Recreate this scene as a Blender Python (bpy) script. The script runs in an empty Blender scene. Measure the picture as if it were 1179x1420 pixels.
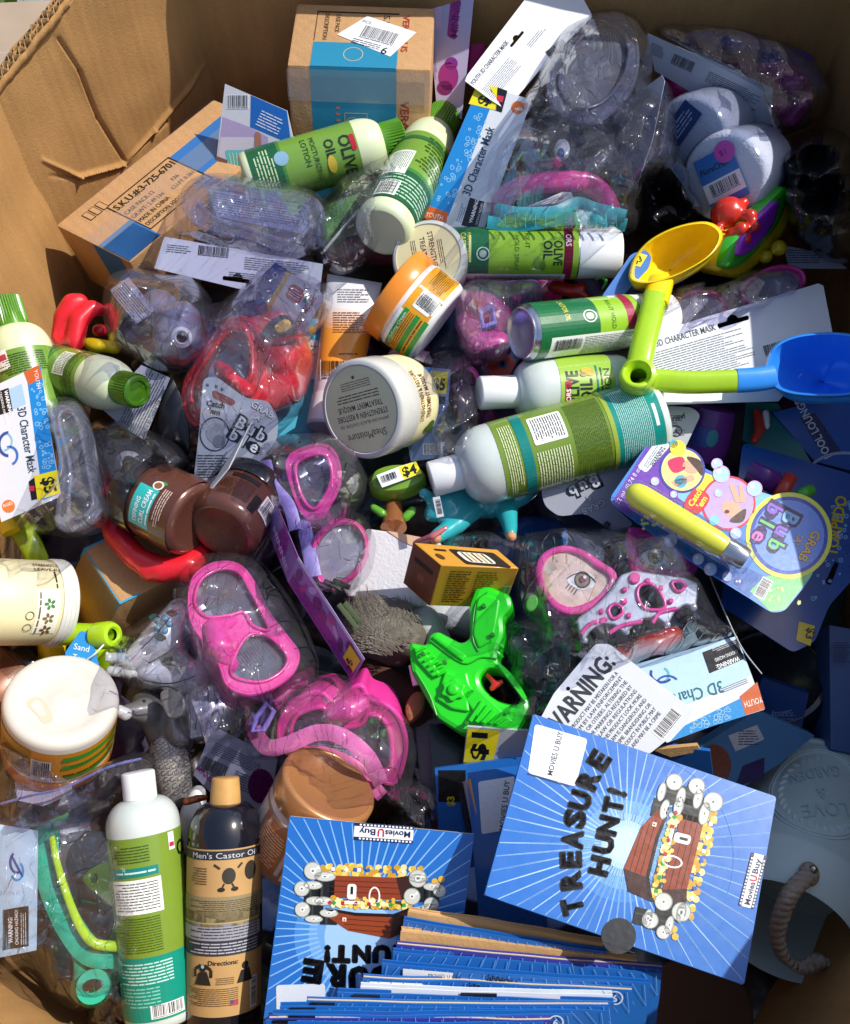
import bpy, bmesh, math, random
from mathutils import Vector, Matrix, noise
from mathutils.geometry import tessellate_polygon
R = math.radians
SC = bpy.context.scene
# ---------------------------------------------------------------- camera
F, CX, CY = 1300.0, 589.5, 710.0          # focal length and centre, in photograph pixels
TILT, DIST, SLOPE = R(28), 0.85, 0.14      # camera tilt from straight down, distance, rise of the pile to the back
FWD = Vector((0, math.sin(TILT), -math.cos(TILT)))
UPV = Vector((0, math.cos(TILT), math.sin(TILT)))
RGT = Vector((1, 0, 0))
CAM = -FWD * DIST
cd = bpy.data.cameras.new('camera'); co = bpy.data.objects.new('camera', cd)
SC.collection.objects.link(co); SC.camera = co
cd.sensor_fit = 'HORIZONTAL'; cd.sensor_width = 36; cd.lens = 36 * F / 1179
cd.clip_start = 0.02; cd.clip_end = 500
m = Matrix((RGT, UPV, -FWD)).transposed().to_4x4(); m.translation = CAM
co.matrix_world = m
# ---------------------------------------------------------------- light
SUN = Vector((0.62, 0.20, 0.78)).normalized()
w = bpy.data.worlds.new('World'); SC.world = w; w.use_nodes = True
nt = w.node_tree; bg = nt.nodes['Background']
sk = nt.nodes.new('ShaderNodeTexSky'); sk.sky_type = 'NISHITA'; sk.sun_disc = False
sk.sun_elevation = math.asin(SUN.z); sk.sun_rotation = math.atan2(SUN.x, SUN.y)
sk.air_density = 1.0; sk.dust_density = 1.6
nt.links.new(sk.outputs[0], bg.inputs[0]); bg.inputs[1].default_value = 0.15
sl = bpy.data.lights.new('sun', 'SUN'); so = bpy.data.objects.new('sun', sl); SC.collection.objects.link(so)
sl.energy = 4.1; sl.angle = R(0.5); sl.color = (1.0, 0.95, 0.87)
so.rotation_euler = (-SUN).to_track_quat('-Z', 'Y').to_euler()
so.location = SUN * 3
SC.view_settings.view_transform = 'Standard'; SC.view_settings.look = 'None'
SC.view_settings.exposure = 0.18; SC.view_settings.gamma = 1.0
SC.render.engine = 'CYCLES'
SC.cycles.max_bounces = 10; SC.cycles.transparent_max_bounces = 24
SC.cycles.diffuse_bounces = 4; SC.cycles.glossy_bounces = 4; SC.cycles.transmission_bounces = 8
SC.cycles.caustics_reflective = False; SC.cycles.caustics_refractive = False
SC.cycles.sample_clamp_indirect = 4
SC.cycles.use_denoising = True
# ---------------------------------------------------------------- placing: photograph pixel + height over the pile -> point
def ray(px, py): return FWD + RGT * ((px - CX) / F) + UPV * ((CY - py) / F)
def depth(px, py, h=0.0):
    d = ray(px, py)
    return (SLOPE * CAM.y + h - CAM.z) / (d.z - SLOPE * d.y)
def P(px, py, h=0.0): return CAM + ray(px, py) * depth(px, py, h)
def K(px, py, h=0.0): return depth(px, py, h) / F
def proj(v):
    q = v - CAM; z = q.dot(FWD)
    return (CX + F * q.dot(RGT) / z, CY - F * q.dot(UPV) / z)
class Pl:
    """flat plane through three (pixel, pixel, height) points"""
    def __init__(s, a, b, c, warp=None):
        A, B, C = P(*a), P(*b), P(*c); s.o = A; n = (B - A).cross(C - A).normalized()
        if n.dot(CAM - A) < 0: n = -n
        s.n = n; s.warp = warp; s.u = (B - A).normalized(); s.k = K(*a)
    def at(s, x, y, off=0.0):
        d = ray(x, y); t = (s.o - CAM).dot(s.n) / d.dot(s.n)
        if s.warp: off += s.warp(x, y)
        return CAM + d * t + s.n * off
def flat(h, gx=0.0, gy=0.0, c=(590, 710)):
    """plane at height h at pixel c, heights changing by gx, gy metres per 100 px"""
    f = lambda x, y: (x, y, h + gx * (x - c[0]) / 100 + gy * (y - c[1]) / 100)
    return Pl(f(*c), f(c[0] + 60, c[1]), f(c[0], c[1] + 60))
# ---------------------------------------------------------------- materials
def lin(c):
    if isinstance(c, str):
        c = [int(c[i:i + 2], 16) / 255 for i in (0, 2, 4)]
    return tuple(((v / 12.92) if v <= 0.04045 else ((v + 0.055) / 1.055) ** 2.4) for v in c[:3])
MATS = {}
def mat(name, col, rough=0.45, metal=0.0, var=0.08, scale=60, bump=0.0, bscale=300, trans=0.0, sss=0.0, coat=0.0, spec=0.5, alpha=1.0):
    if name in MATS: return MATS[name]
    M = bpy.data.materials.new(name); M.use_nodes = True; n = M.node_tree; b = n.nodes['Principled BSDF']
    c = lin(col)
    tc = n.nodes.new('ShaderNodeTexCoord')
    ns = n.nodes.new('ShaderNodeTexNoise'); ns.inputs['Scale'].default_value = scale; ns.inputs['Detail'].default_value = 4
    n.links.new(tc.outputs['Object'], ns.inputs['Vector'])
    mx = n.nodes.new('ShaderNodeMix'); mx.data_type = 'RGBA'
    mx.inputs['A'].default_value = tuple(v * (1 - var) for v in c) + (1,)
    mx.inputs['B'].default_value = tuple(min(1, v * (1 + var)) for v in c) + (1,)
    n.links.new(ns.outputs['Fac'], mx.inputs['Factor']); n.links.new(mx.outputs['Result'], b.inputs['Base Color'])
    mr = n.nodes.new('ShaderNodeMapRange'); mr.inputs['To Min'].default_value = max(0.02, rough - 0.09); mr.inputs['To Max'].default_value = min(1, rough + 0.09)
    ns2 = n.nodes.new('ShaderNodeTexNoise'); ns2.inputs['Scale'].default_value = scale * 2.3; ns2.inputs['Detail'].default_value = 3
    n.links.new(tc.outputs['Object'], ns2.inputs['Vector'])
    n.links.new(ns2.outputs['Fac'], mr.inputs['Value']); n.links.new(mr.outputs['Result'], b.inputs['Roughness'])
    b.inputs['Metallic'].default_value = metal
    b.inputs['Transmission Weight'].default_value = trans
    b.inputs['Coat Weight'].default_value = coat; b.inputs['Specular IOR Level'].default_value = spec
    b.inputs['Coat Roughness'].default_value = 0.12
    b.inputs['Alpha'].default_value = alpha
    if sss:
        b.inputs['Subsurface Weight'].default_value = sss; b.inputs['Subsurface Radius'].default_value = (0.006, 0.005, 0.004); b.inputs['Subsurface Scale'].default_value = 0.6
    if bump:
        nb = n.nodes.new('ShaderNodeTexNoise'); nb.inputs['Scale'].default_value = bscale; nb.inputs['Detail'].default_value = 5
        n.links.new(tc.outputs['Object'], nb.inputs['Vector'])
        bp = n.nodes.new('ShaderNodeBump'); bp.inputs['Strength'].default_value = bump; bp.inputs['Distance'].default_value = 0.002
        n.links.new(nb.outputs['Fac'], bp.inputs['Height']); n.links.new(bp.outputs['Normal'], b.inputs['Normal'])
    MATS[name] = M
    return M
def ink(name, rough=0.35, coat=0.0, bump=0.05):
    """printed surface: the colours of the print are stored with the faces"""
    if name in MATS: return MATS[name]
    M = mat(name, 'ffffff', rough, var=0.03, scale=90, bump=bump, bscale=220, coat=coat)
    n = M.node_tree; at = n.nodes.new('ShaderNodeAttribute'); at.attribute_name = 'Ink'
    mx = next(x for x in n.nodes if x.type == 'MIX')
    ml = n.nodes.new('ShaderNodeMix'); ml.data_type = 'RGBA'; ml.blend_type = 'MULTIPLY'; ml.inputs['Factor'].default_value = 1
    n.links.new(mx.outputs['Result'], ml.inputs['A']); n.links.new(at.outputs['Color'], ml.inputs['B'])
    n.links.new(ml.outputs['Result'], n.nodes['Principled BSDF'].inputs['Base Color'])
    return M
def film(name, tint='ffffff', veil=0.05, refl=0.09, rough=0.10, bump=0.5, bscale=55, crease=True):
    """clear crinkled plastic film"""
    if name in MATS: return MATS[name]
    M = bpy.data.materials.new(name); M.use_nodes = True; n = M.node_tree; n.nodes.clear()
    out = n.nodes.new('ShaderNodeOutputMaterial'); tr = n.nodes.new('ShaderNodeBsdfTransparent'); gl = n.nodes.new('ShaderNodeBsdfGlossy')
    df = n.nodes.new('ShaderNodeBsdfDiffuse'); m1 = n.nodes.new('ShaderNodeMixShader'); m2 = n.nodes.new('ShaderNodeMixShader')
    tr.inputs[0].default_value = lin(tint) + (1,); gl.inputs['Roughness'].default_value = rough; df.inputs[0].default_value = (0.8, 0.82, 0.9, 1)
    tc = n.nodes.new('ShaderNodeTexCoord'); mp = n.nodes.new('ShaderNodeMapping'); mp.inputs['Scale'].default_value = (1, 0.36, 1); mp.inputs['Rotation'].default_value = (0, 0, 0.7)
    n.links.new(tc.outputs['Object'], mp.inputs[0])
    wn = n.nodes.new('ShaderNodeTexNoise'); wn.noise_dimensions = '2D'; wn.inputs['Detail'].default_value = 0; wn.inputs['Scale'].default_value = 28; n.links.new(mp.outputs[0], wn.inputs['Vector'])
    wv = n.nodes.new('ShaderNodeVectorMath'); wv.operation = 'SCALE'; wv.inputs['Scale'].default_value = .03; n.links.new(wn.outputs['Color'], wv.inputs[0])
    wa = n.nodes.new('ShaderNodeVectorMath'); n.links.new(mp.outputs[0], wa.inputs[0]); n.links.new(wv.outputs[0], wa.inputs[1])
    hs = []
    for q_, wd_ in ((.7, .042), (1.7, .065)):
        ve = n.nodes.new('ShaderNodeTexVoronoi'); ve.voronoi_dimensions = '2D'; ve.feature = 'DISTANCE_TO_EDGE'; ve.inputs['Scale'].default_value = bscale * q_; n.links.new(wa.outputs[0], ve.inputs['Vector'])
        rm_ = n.nodes.new('ShaderNodeMapRange'); rm_.interpolation_type = 'SMOOTHERSTEP'; rm_.inputs['From Max'].default_value = wd_; rm_.inputs['To Min'].default_value = .9; rm_.inputs['To Max'].default_value = 0
        n.links.new(ve.outputs['Distance'], rm_.inputs['Value'])
        mk = n.nodes.new('ShaderNodeTexNoise'); mk.noise_dimensions = '2D'; mk.inputs['Detail'].default_value = 0; mk.inputs['Scale'].default_value = 34 * q_; n.links.new(tc.outputs['Object'], mk.inputs['Vector'])
        mr_ = n.nodes.new('ShaderNodeMapRange'); mr_.inputs['From Min'].default_value = .38; mr_.inputs['From Max'].default_value = .58; n.links.new(mk.outputs['Fac'], mr_.inputs['Value'])
        mu_ = n.nodes.new('ShaderNodeMath'); mu_.operation = 'MULTIPLY'; n.links.new(rm_.outputs[0], mu_.inputs[0]); n.links.new(mr_.outputs[0], mu_.inputs[1]); hs.append(mu_)
    vo = n.nodes.new('ShaderNodeMath'); n.links.new(hs[0].outputs[0], vo.inputs[0]); n.links.new(hs[1].outputs[0], vo.inputs[1])
    bp = n.nodes.new('ShaderNodeBump'); bp.inputs['Strength'].default_value = bump; bp.inputs['Distance'].default_value = 0.0016
    if crease: n.links.new(vo.outputs[0], bp.inputs['Height'])
    for s in (gl, df): n.links.new(bp.outputs[0], s.inputs['Normal'])
    ge = n.nodes.new('ShaderNodeNewGeometry'); dt = n.nodes.new('ShaderNodeVectorMath'); dt.operation = 'DOT_PRODUCT'; n.links.new(ge.outputs['Incoming'], dt.inputs[0]); n.links.new(bp.outputs[0], dt.inputs[1])
    ab = n.nodes.new('ShaderNodeMath'); ab.operation = 'ABSOLUTE'; n.links.new(dt.outputs['Value'], ab.inputs[0])
    om = n.nodes.new('ShaderNodeMath'); om.operation = 'SUBTRACT'; om.inputs[0].default_value = 1; n.links.new(ab.outputs[0], om.inputs[1])
    fr = n.nodes.new('ShaderNodeMath'); fr.operation = 'POWER'; fr.inputs[1].default_value = 4.5; n.links.new(om.outputs[0], fr.inputs[0])
    ad = n.nodes.new('ShaderNodeMath'); ad.operation = 'MULTIPLY_ADD'; ad.inputs[1].default_value = 0.8; ad.inputs[2].default_value = refl; ad.use_clamp = True
    n.links.new(fr.outputs[0], ad.inputs[0])
    m1.inputs[0].default_value = veil; n.links.new(tr.outputs[0], m1.inputs[1]); n.links.new(df.outputs[0], m1.inputs[2])
    n.links.new(ad.outputs[0], m2.inputs[0]); n.links.new(m1.outputs[0], m2.inputs[1]); n.links.new(gl.outputs[0], m2.inputs[2])
    n.links.new(m2.outputs[0], out.inputs[0])
    MATS[name] = M
    return M
def clear(name, tint='ffffff', opac=0.25, rough=0.06):
    """clear rigid plastic: mostly see-through, glossy"""
    if name in MATS: return MATS[name]
    M = film(name, tint, veil=opac, refl=0.05, rough=rough, bump=0.03, bscale=20, crease=False)
    return M
# ---------------------------------------------------------------- objects
COL = SC.collection
def thing(name, label, cat, at, group=None):
    o = bpy.data.objects.new(name, None); COL.objects.link(o); o.location = P(*at) if not isinstance(at, Vector) else at
    o.empty_display_size = 0.02; o['label'] = label; o['category'] = cat
    if group: o['group'] = group
    o['_base'] = tuple(o.location)
    BASE[o.name] = Vector(o.location)
    return o
BASE = {}
def root(o):
    while o.parent: o = o.parent
    return o
def mesh(name, par, verts, faces, material, smooth=35, cols=None):
    """one mesh object from world-space points, as a part of par"""
    me = bpy.data.meshes.new(name)
    off = BASE[root(par).name] if par else Vector((0, 0, 0))
    me.from_pydata([tuple(Vector(v) - off) for v in verts], [], faces)
    if cols is not None:
        a = me.color_attributes.new('Ink', 'FLOAT_COLOR', 'CORNER'); i = 0; buf = []
        for f, c in zip(me.polygons, cols): buf += list(c + (1.0,)) * f.loop_total
        a.data.foreach_set('color', buf)
    me.materials.append(material)
    if smooth:
        me.polygons.foreach_set('use_smooth', [True] * len(me.polygons)); me.set_sharp_from_angle(angle=R(smooth))
    me.update()
    o = bpy.data.objects.new(name, me); COL.objects.link(o)
    if par: o.parent = par
    return o
def spl(pts, n=5, closed=True):
    """smooth curve through points (any dimension)"""
    out = []; L = len(pts)
    for i in range(L if closed else L - 1):
        g = lambda k: pts[(i + k) % L] if closed else pts[max(0, min(L - 1, i + k))]
        p0, p1, p2, p3 = g(-1), g(0), g(1), g(2)
        for j in range(n):
            t = j / n
            out.append(tuple(0.5 * ((2 * b) + (-a + c) * t + (2 * a - 5 * b + 4 * c - d) * t * t + (-a + 3 * b - 3 * c + d) * t ** 3) for a, b, c, d in zip(p0, p1, p2, p3)))
    if not closed: out.append(tuple(pts[-1]))
    return out
def rr(pts, r, n=4):
    """polygon with rounded corners; r = radius or list of radii, in px"""
    out = []; L = len(pts)
    for i, p in enumerate(pts):
        rad = r[i] if isinstance(r, (list, tuple)) else r
        if rad < 0.4: out.append(p); continue
        a = Vector(pts[i - 1][:2]) - Vector(p[:2]); b = Vector(pts[(i + 1) % L][:2]) - Vector(p[:2])
        da, db = min(rad, a.length * .48), min(rad, b.length * .48)
        A = Vector(p[:2]) + a.normalized() * da; B = Vector(p[:2]) + b.normalized() * db; C = Vector(p[:2])
        for j in range(n + 1):
            t = j / n; q = A * (1 - t) ** 2 + C * 2 * t * (1 - t) + B * t * t; out.append((q.x, q.y))
    return out
def ell(cx, cy, rx, ry=None, rot=0, n=24, a0=0, a1=360):
    ry = rx if ry is None else ry; c, s = math.cos(R(rot)), math.sin(R(rot)); o = []
    full = abs(a1 - a0) >= 360
    for i in range(n if full else n + 1):
        t = R(a0 + (a1 - a0) * i / n); x, y = rx * math.cos(t), ry * math.sin(t); o.append((cx + x * c - y * s, cy + x * s + y * c))
    return o
def tess(loops):
    V = [Vector((p[0], p[1], 0)) for l in loops for p in l]
    t = tessellate_polygon([[Vector((p[0], p[1], 0)) for p in l] for l in loops])
    fs = []
    for a, b, c in t:
        cr = (V[b] - V[a]).cross(V[c] - V[a]).z
        if abs(cr) < 1e-9: continue
        fs.append((a, b, c) if cr < 0 else (a, c, b))   # y grows down in the photograph
    return fs
def slab(name, par, pl, outline, thick, material, holes=(), bev=0.0, off=0.0, taper=1.0, cols=None):
    """flat piece on plane pl: front face with holes, rounded edge and sides"""
    loops = [list(outline)] + [list(h) for h in holes]
    def area(l): return sum(l[i - 1][0] * l[i][1] - l[i][0] * l[i - 1][1] for i in range(len(l)))
    verts, faces = [], []
    cx = sum(p[0] for p in outline) / len(outline); cy = sum(p[1] for p in outline) / len(outline)
    bpx = bev / pl.k
    def shrink(l, d, hole):
        if d <= 0: return l
        s = 1 if area(l) > 0 else -1
        o = []; L = len(l)
        for i in range(L):
            a, p, b = Vector(l[i - 1][:2]), Vector(l[i][:2]), Vector(l[(i + 1) % L][:2])
            e = (b - a)
            if e.length < 1e-6: o.append(tuple(p)); continue
            nrm = Vector((-e.y, e.x)).normalized() * s
            q = p + nrm * (d if not hole else -d); o.append((q.x, q.y))
        return o
    ins = [shrink(l, bpx, i > 0) for i, l in enumerate(loops)]
    base = 0; idx = []
    for i, l in enumerate(ins):
        idx.append((base, len(l))); verts += [pl.at(x, y, off) for x, y in l]; base += len(l)
    faces += tess(ins)
    for li, l in enumerate(loops):
        rings = [(idx[li][0])]
        n = len(l); s = 1 if area(l) > 0 else -1
        lev = []
        if bev > 0:
            for a in (0.5, 1.0):
                q = shrink(l, bpx * (1 - math.sin(a * math.pi / 2)), li > 0); lev.append((q, off - bev * (1 - math.cos(a * math.pi / 2))))
        if taper != 1.0: lev.append(([(cx + (x - cx) * taper, cy + (y - cy) * taper) for x, y in l], off - thick))
        else: lev.append((l, off - thick))
        prev = idx[li][0]
        for q, o_ in lev:
            cur = len(verts); verts += [pl.at(x, y, o_) for x, y in q]
            for k in range(n):
                a, b = prev + k, prev + (k + 1) % n; c, d = cur + (k + 1) % n, cur + k
                faces.append((a, b, c, d) if (s < 0) == (li == 0) else (d, c, b, a))
            prev = cur
        idx[li] = (idx[li][0], n, prev)
    # back face
    bl = []
    bverts = {}
    flat_idx = [i for li in range(len(loops)) for i in range(idx[li][2], idx[li][2] + idx[li][1])]
    for a, b, c in tess(loops): faces.append((flat_idx[c], flat_idx[b], flat_idx[a]))
    o = mesh(name, par, verts, faces, material, 40, cols=[cols] * len(faces) if cols else None)
    return o
def sweep(name, par, pts, material, w=6, t=None, closed=False, n=10, up=None, taper=None, k=None, square=0, world=False, twist=0):
    """tube or band of half-width w and half-thickness t (px) along (x, y, h) points"""
    t = w if t is None else t
    Wp = [Vector(p) if world else P(*p) for p in pts]
    kk = k or (K(pts[0][0], pts[0][1], pts[0][2]) if not world else 0.00065)
    verts, faces, L = [], [], len(Wp)
    for i, p in enumerate(Wp):
        a = Wp[i - 1] if (i > 0 or closed) else p; b = Wp[(i + 1) % L] if (i < L - 1 or closed) else p
        d = (b - a).normalized(); u = up or (CAM - p).normalized()
        s = d.cross(u)
        s = s.normalized() if s.length > 1e-6 else Vector((1, 0, 0)); nn = s.cross(d).normalized()
        if twist: q = Matrix.Rotation(R(twist), 3, d); s = q @ s; nn = q @ nn
        f = taper(i / max(1, L - 1)) if taper else 1
        for j in range(n):
            an = 2 * math.pi * (j + .5) / n; c_, s_ = math.cos(an), math.sin(an)
            if square:
                mxx = max(abs(c_), abs(s_)) ** square; c_, s_ = c_ / mxx, s_ / mxx
            verts.append(p + (s * (c_ * w) + nn * (s_ * t)) * kk * f)
    for i in range(L if closed else L - 1):
        i2 = (i + 1) % L
        for j in range(n):
            j2 = (j + 1) % n; faces.append((i * n + j, i * n + j2, i2 * n + j2, i2 * n + j))
    if not closed:
        faces.append(tuple(range(n - 1, -1, -1))); faces.append(tuple((L - 1) * n + j for j in range(n)))
    return mesh(name, par, verts, faces, material, 50)
def loft(name, par, rings, material, closed=True, caps=(False, False), smooth=50):
    """surface through rings of world points"""
    n = len(rings[0]); verts = [p for r_ in rings for p in r_]; faces = []
    for i in range(len(rings) - 1):
        for j in range(n if closed else n - 1):
            j2 = (j + 1) % n; faces.append((i * n + j, i * n + j2, (i + 1) * n + j2, (i + 1) * n + j))
    if caps[0]: faces.append(tuple(range(n - 1, -1, -1)))
    if caps[1]: faces.append(tuple((len(rings) - 1) * n + j for j in range(n)))
    return mesh(name, par, verts, faces, material, smooth)
class Ax:
    """round thing whose axis runs from A to B, both (px, py, h); lengths and radii in photograph px"""
    def __init__(s, A, B, roll=0.0):
        s.A, s.B = P(*A), P(*B); s.e1 = (s.B - s.A).normalized(); L = (s.B - s.A).length
        s.len = math.hypot(B[0] - A[0], B[1] - A[1]); s.ka = L / s.len
        md = (s.A + s.B) / 2; s.k = (md - CAM).dot(FWD) / F
        v = CAM - md; n0 = (v - s.e1 * v.dot(s.e1)).normalized()
        if roll: n0 = Matrix.Rotation(R(roll), 3, s.e1) @ n0
        s.n0 = n0; s.e2 = s.e1.cross(n0)
    def pt(s, a, ang, r):
        return s.A + s.e1 * (a * s.ka) + (s.n0 * math.cos(ang) + s.e2 * math.sin(ang)) * (r * s.k)
    def lathe(s, name, par, prof, material, n=40, smooth=40, squash=1.0):
        rings = []
        verts, faces = [], []
        for a, r in prof:
            rings.append([s.pt(a, 2 * math.pi * j / n, max(r, 0.05)) for j in range(n)])
        return loft(name, par, rings, material, True, (prof[0][1] < 0.2, prof[-1][1] < 0.2), smooth)
    def wrap(s, name, par, a0, a1, r, material, b0=-180, b1=180, r2=None, cols=None):
        """label shell from a0 to a1 over angles b0..b1 (degrees, 0 faces the camera)"""
        n = max(6, int((b1 - b0) / 8)); r2 = r if r2 is None else r2; verts, faces = [], []
        for j in range(n + 1):
            an = R(b0 + (b1 - b0) * j / n); verts += [s.pt(a0, an, r), s.pt(a1, an, r2)]
        for j in range(n): faces.append((2 * j, 2 * j + 1, 2 * j + 3, 2 * j + 2))
        return mesh(name, par, verts, faces, material, 50)
    def mapper(s, r):
        return lambda x, y, off: s.pt(x, y / r, r + off / s.k)
# ---------------------------------------------------------------- print: flat drawing laid on a surface
GLY = {}
def glyphs(body, bold=0.0, font=None):
    key = (body, bold)
    if key not in GLY:
        cu = bpy.data.curves.new('lettering', 'FONT'); cu.body = body; cu.size = 1; cu.offset = bold; cu.resolution_u = 2
        ob = bpy.data.objects.new('lettering', cu); COL.objects.link(ob)
        dg = bpy.context.evaluated_depsgraph_get()
        me = bpy.data.meshes.new_from_object(ob.evaluated_get(dg))
        vs = [(v.co.x, v.co.y) for v in me.vertices]; fs = [tuple(p.vertices) for p in me.polygons]
        bpy.data.objects.remove(ob); bpy.data.curves.remove(cu); bpy.data.meshes.remove(me)
        x0 = min([v[0] for v in vs] or [0]); x1 = max([v[0] for v in vs] or [1])
        GLY[key] = (vs, fs, x0, x1)
    return GLY[key]
class Cv:
    def __init__(s, x=0, y=0, ang=0, seed=1):
        s.v, s.f, s.c = [], [], []; s.org(x, y, ang); s.rnd = random.Random(seed)
    def org(s, x=0, y=0, ang=0, sx=1.0, sy=1.0, shear=0.0):
        s.ox, s.oy, s.ca, s.sa, s.sx, s.sy, s.sh = x, y, math.cos(R(ang)), math.sin(R(ang)), sx, sy, shear
    def _t(s, x, y):
        x, y = x * s.sx + y * s.sh, y * s.sy
        return (s.ox + x * s.ca - y * s.sa, s.oy + x * s.sa + y * s.ca)
    def poly(s, pts, col, z=1):
        b = len(s.v); q = [s._t(*p) for p in pts]
        s.v += [(x, y, z) for x, y in q]
        for t in tess([q]): s.f.append(tuple(b + i for i in t)); s.c.append(lin(col))
        return s
    def rect(s, x0, y0, x1, y1, col, z=1, r=0):
        p = [(x0, y0), (x1, y0), (x1, y1), (x0, y1)]
        return s.poly(rr(p, r) if r else p, col, z)
    def circ(s, x, y, rx, col, z=1, ry=None, rot=0, n=20): return s.poly(ell(x, y, rx, ry, rot, n), col, z)
    def line(s, x0, y0, x1, y1, wd, col, z=1, w1=None):
        d = Vector((x1 - x0, y1 - y0)); 
        if d.length < 1e-6: return s
        n = Vector((-d.y, d.x)).normalized(); a = n * wd / 2; b = n * (wd if w1 is None else w1) / 2
        return s.poly([(x0 + a.x, y0 + a.y), (x1 + b.x, y1 + b.y), (x1 - b.x, y1 - b.y), (x0 - a.x, y0 - a.y)], col, z)
    def ring(s, x, y, r, wd, col, z=1, ry=None, rot=0, n=28, a0=0, a1=360):
        ry = r if ry is None else ry
        o = ell(x, y, r, ry, rot, n, a0, a1); i = ell(x, y, r - wd, ry - wd, rot, n, a0, a1); L = len(o)
        for k in range(L if abs(a1 - a0) >= 360 else L - 1): s.poly([o[k], o[(k + 1) % L], i[(k + 1) % L], i[k]], col, z)
        return s
    def text(s, body, x, y, size, col='101010', ang=0, z=2, bold=0.0, fit=None, arc=0, anchor='l', mirror=False, squash=1.0):
        """lettering whose baseline starts at (x, y), running at ang (clockwise, degrees); fit = total width"""
        vs, fs, x0, x1 = glyphs(body, bold)
        wd = (x1 - x0) * size; fx = (fit / wd) if fit else 1.0; W_ = wd * fx
        sh = {'l': 0, 'c': -W_ / 2, 'r': -W_}[anchor]; c_, s_ = math.cos(R(ang)), math.sin(R(ang)); b = len(s.v)
        for gx, gy in vs:
            u = (gx - x0) * size * fx + sh; v = -gy * size * squash
            if arc:
                t = (u - sh - W_ / 2) / W_; v += arc * (t * t * 4 - 1)
            if mirror: u = -u
            X, Y = s._t(x + u * c_ - v * s_, y + u * s_ + v * c_); s.v.append((X, Y, z))
        for f in fs:
            s.f.append(tuple(b + i for i in (reversed(f) if mirror else f))); s.c.append(lin(col))
        return s
    def lines(s, x0, y0, x1, y1, n, col='303030', z=2, ang=None, fill=0.5, word=9, ragged=0.25):
        """block of fine print too small to read: rows of word-sized strokes"""
        n = max(1, int(round(n * 1.45))); h = (y1 - y0) / n; fill = fill * .78
        for i in range(n):
            y = y0 + (i + .25) * h; x = x0; end = x1 - (s.rnd.random() * ragged * (x1 - x0) if s.rnd.random() < .6 else 0)
            while x < end:
                ww = min(word * h * .28 * s.rnd.uniform(.4, 1.6), end - x)
                if ww > 0.4: s.poly([(x, y), (x + ww, y), (x + ww, y + h * fill), (x, y + h * fill)], col, z)
                x += ww + h * .32
        return s
    def barcode(s, x, y, wd, h, col='181818', z=3, bg='f4f4f4', n=26):
        if bg: s.rect(x - wd * .06, y - h * .06, x + wd * 1.06, y + h * 1.2, bg, z - 1)
        u = 0
        while u < wd:
            b = wd / n * s.rnd.choice((.35, .35, .6, .9)); s.rect(x + u, y, min(x + u + b, x + wd), y + h, col, z); u += b + wd / n * s.rnd.choice((.4, .5, .8))
        s.lines(x, y + h * 1.02, x + wd, y + h * 1.18, 1, col, z, ragged=0)
        return s
    def build(s, name, par, mp, material, step=None, lift=0.00012):
        """mp(x, y, offset) -> point; step = greatest span across y before a face is split (curved surfaces)"""
        if not s.f: return None
        if step:
            bm = bmesh.new(); lay = bm.faces.layers.int.new('ci'); pal = list({c for c in s.c}); pi = {c: i for i, c in enumerate(pal)}
            bv = [bm.verts.new((x, y, z)) for x, y, z in s.v]
            for f, c in zip(s.f, s.c):
                try: fc = bm.faces.new([bv[i] for i in f]); fc[lay] = pi[c]
                except ValueError: pass
            ys = [v[1] for v in s.v]; q = math.floor(min(ys) / step) * step
            while q < max(ys):
                bmesh.ops.bisect_plane(bm, geom=bm.verts[:] + bm.edges[:] + bm.faces[:], plane_co=(0, q, 0), plane_no=(0, 1, 0)); q += step
            V = [mp(v.co.x, v.co.y, v.co.z * lift) for v in bm.verts]; bm.verts.index_update()
            Fc = [tuple(v.index for v in f.verts) for f in bm.faces]; C = [pal[f[lay]] for f in bm.faces]; bm.free()
        else:
            V = [mp(x, y, z * lift) for x, y, z in s.v]; Fc, C = s.f, s.c
        return mesh(name, par, V, Fc, material, 0, C)
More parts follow.
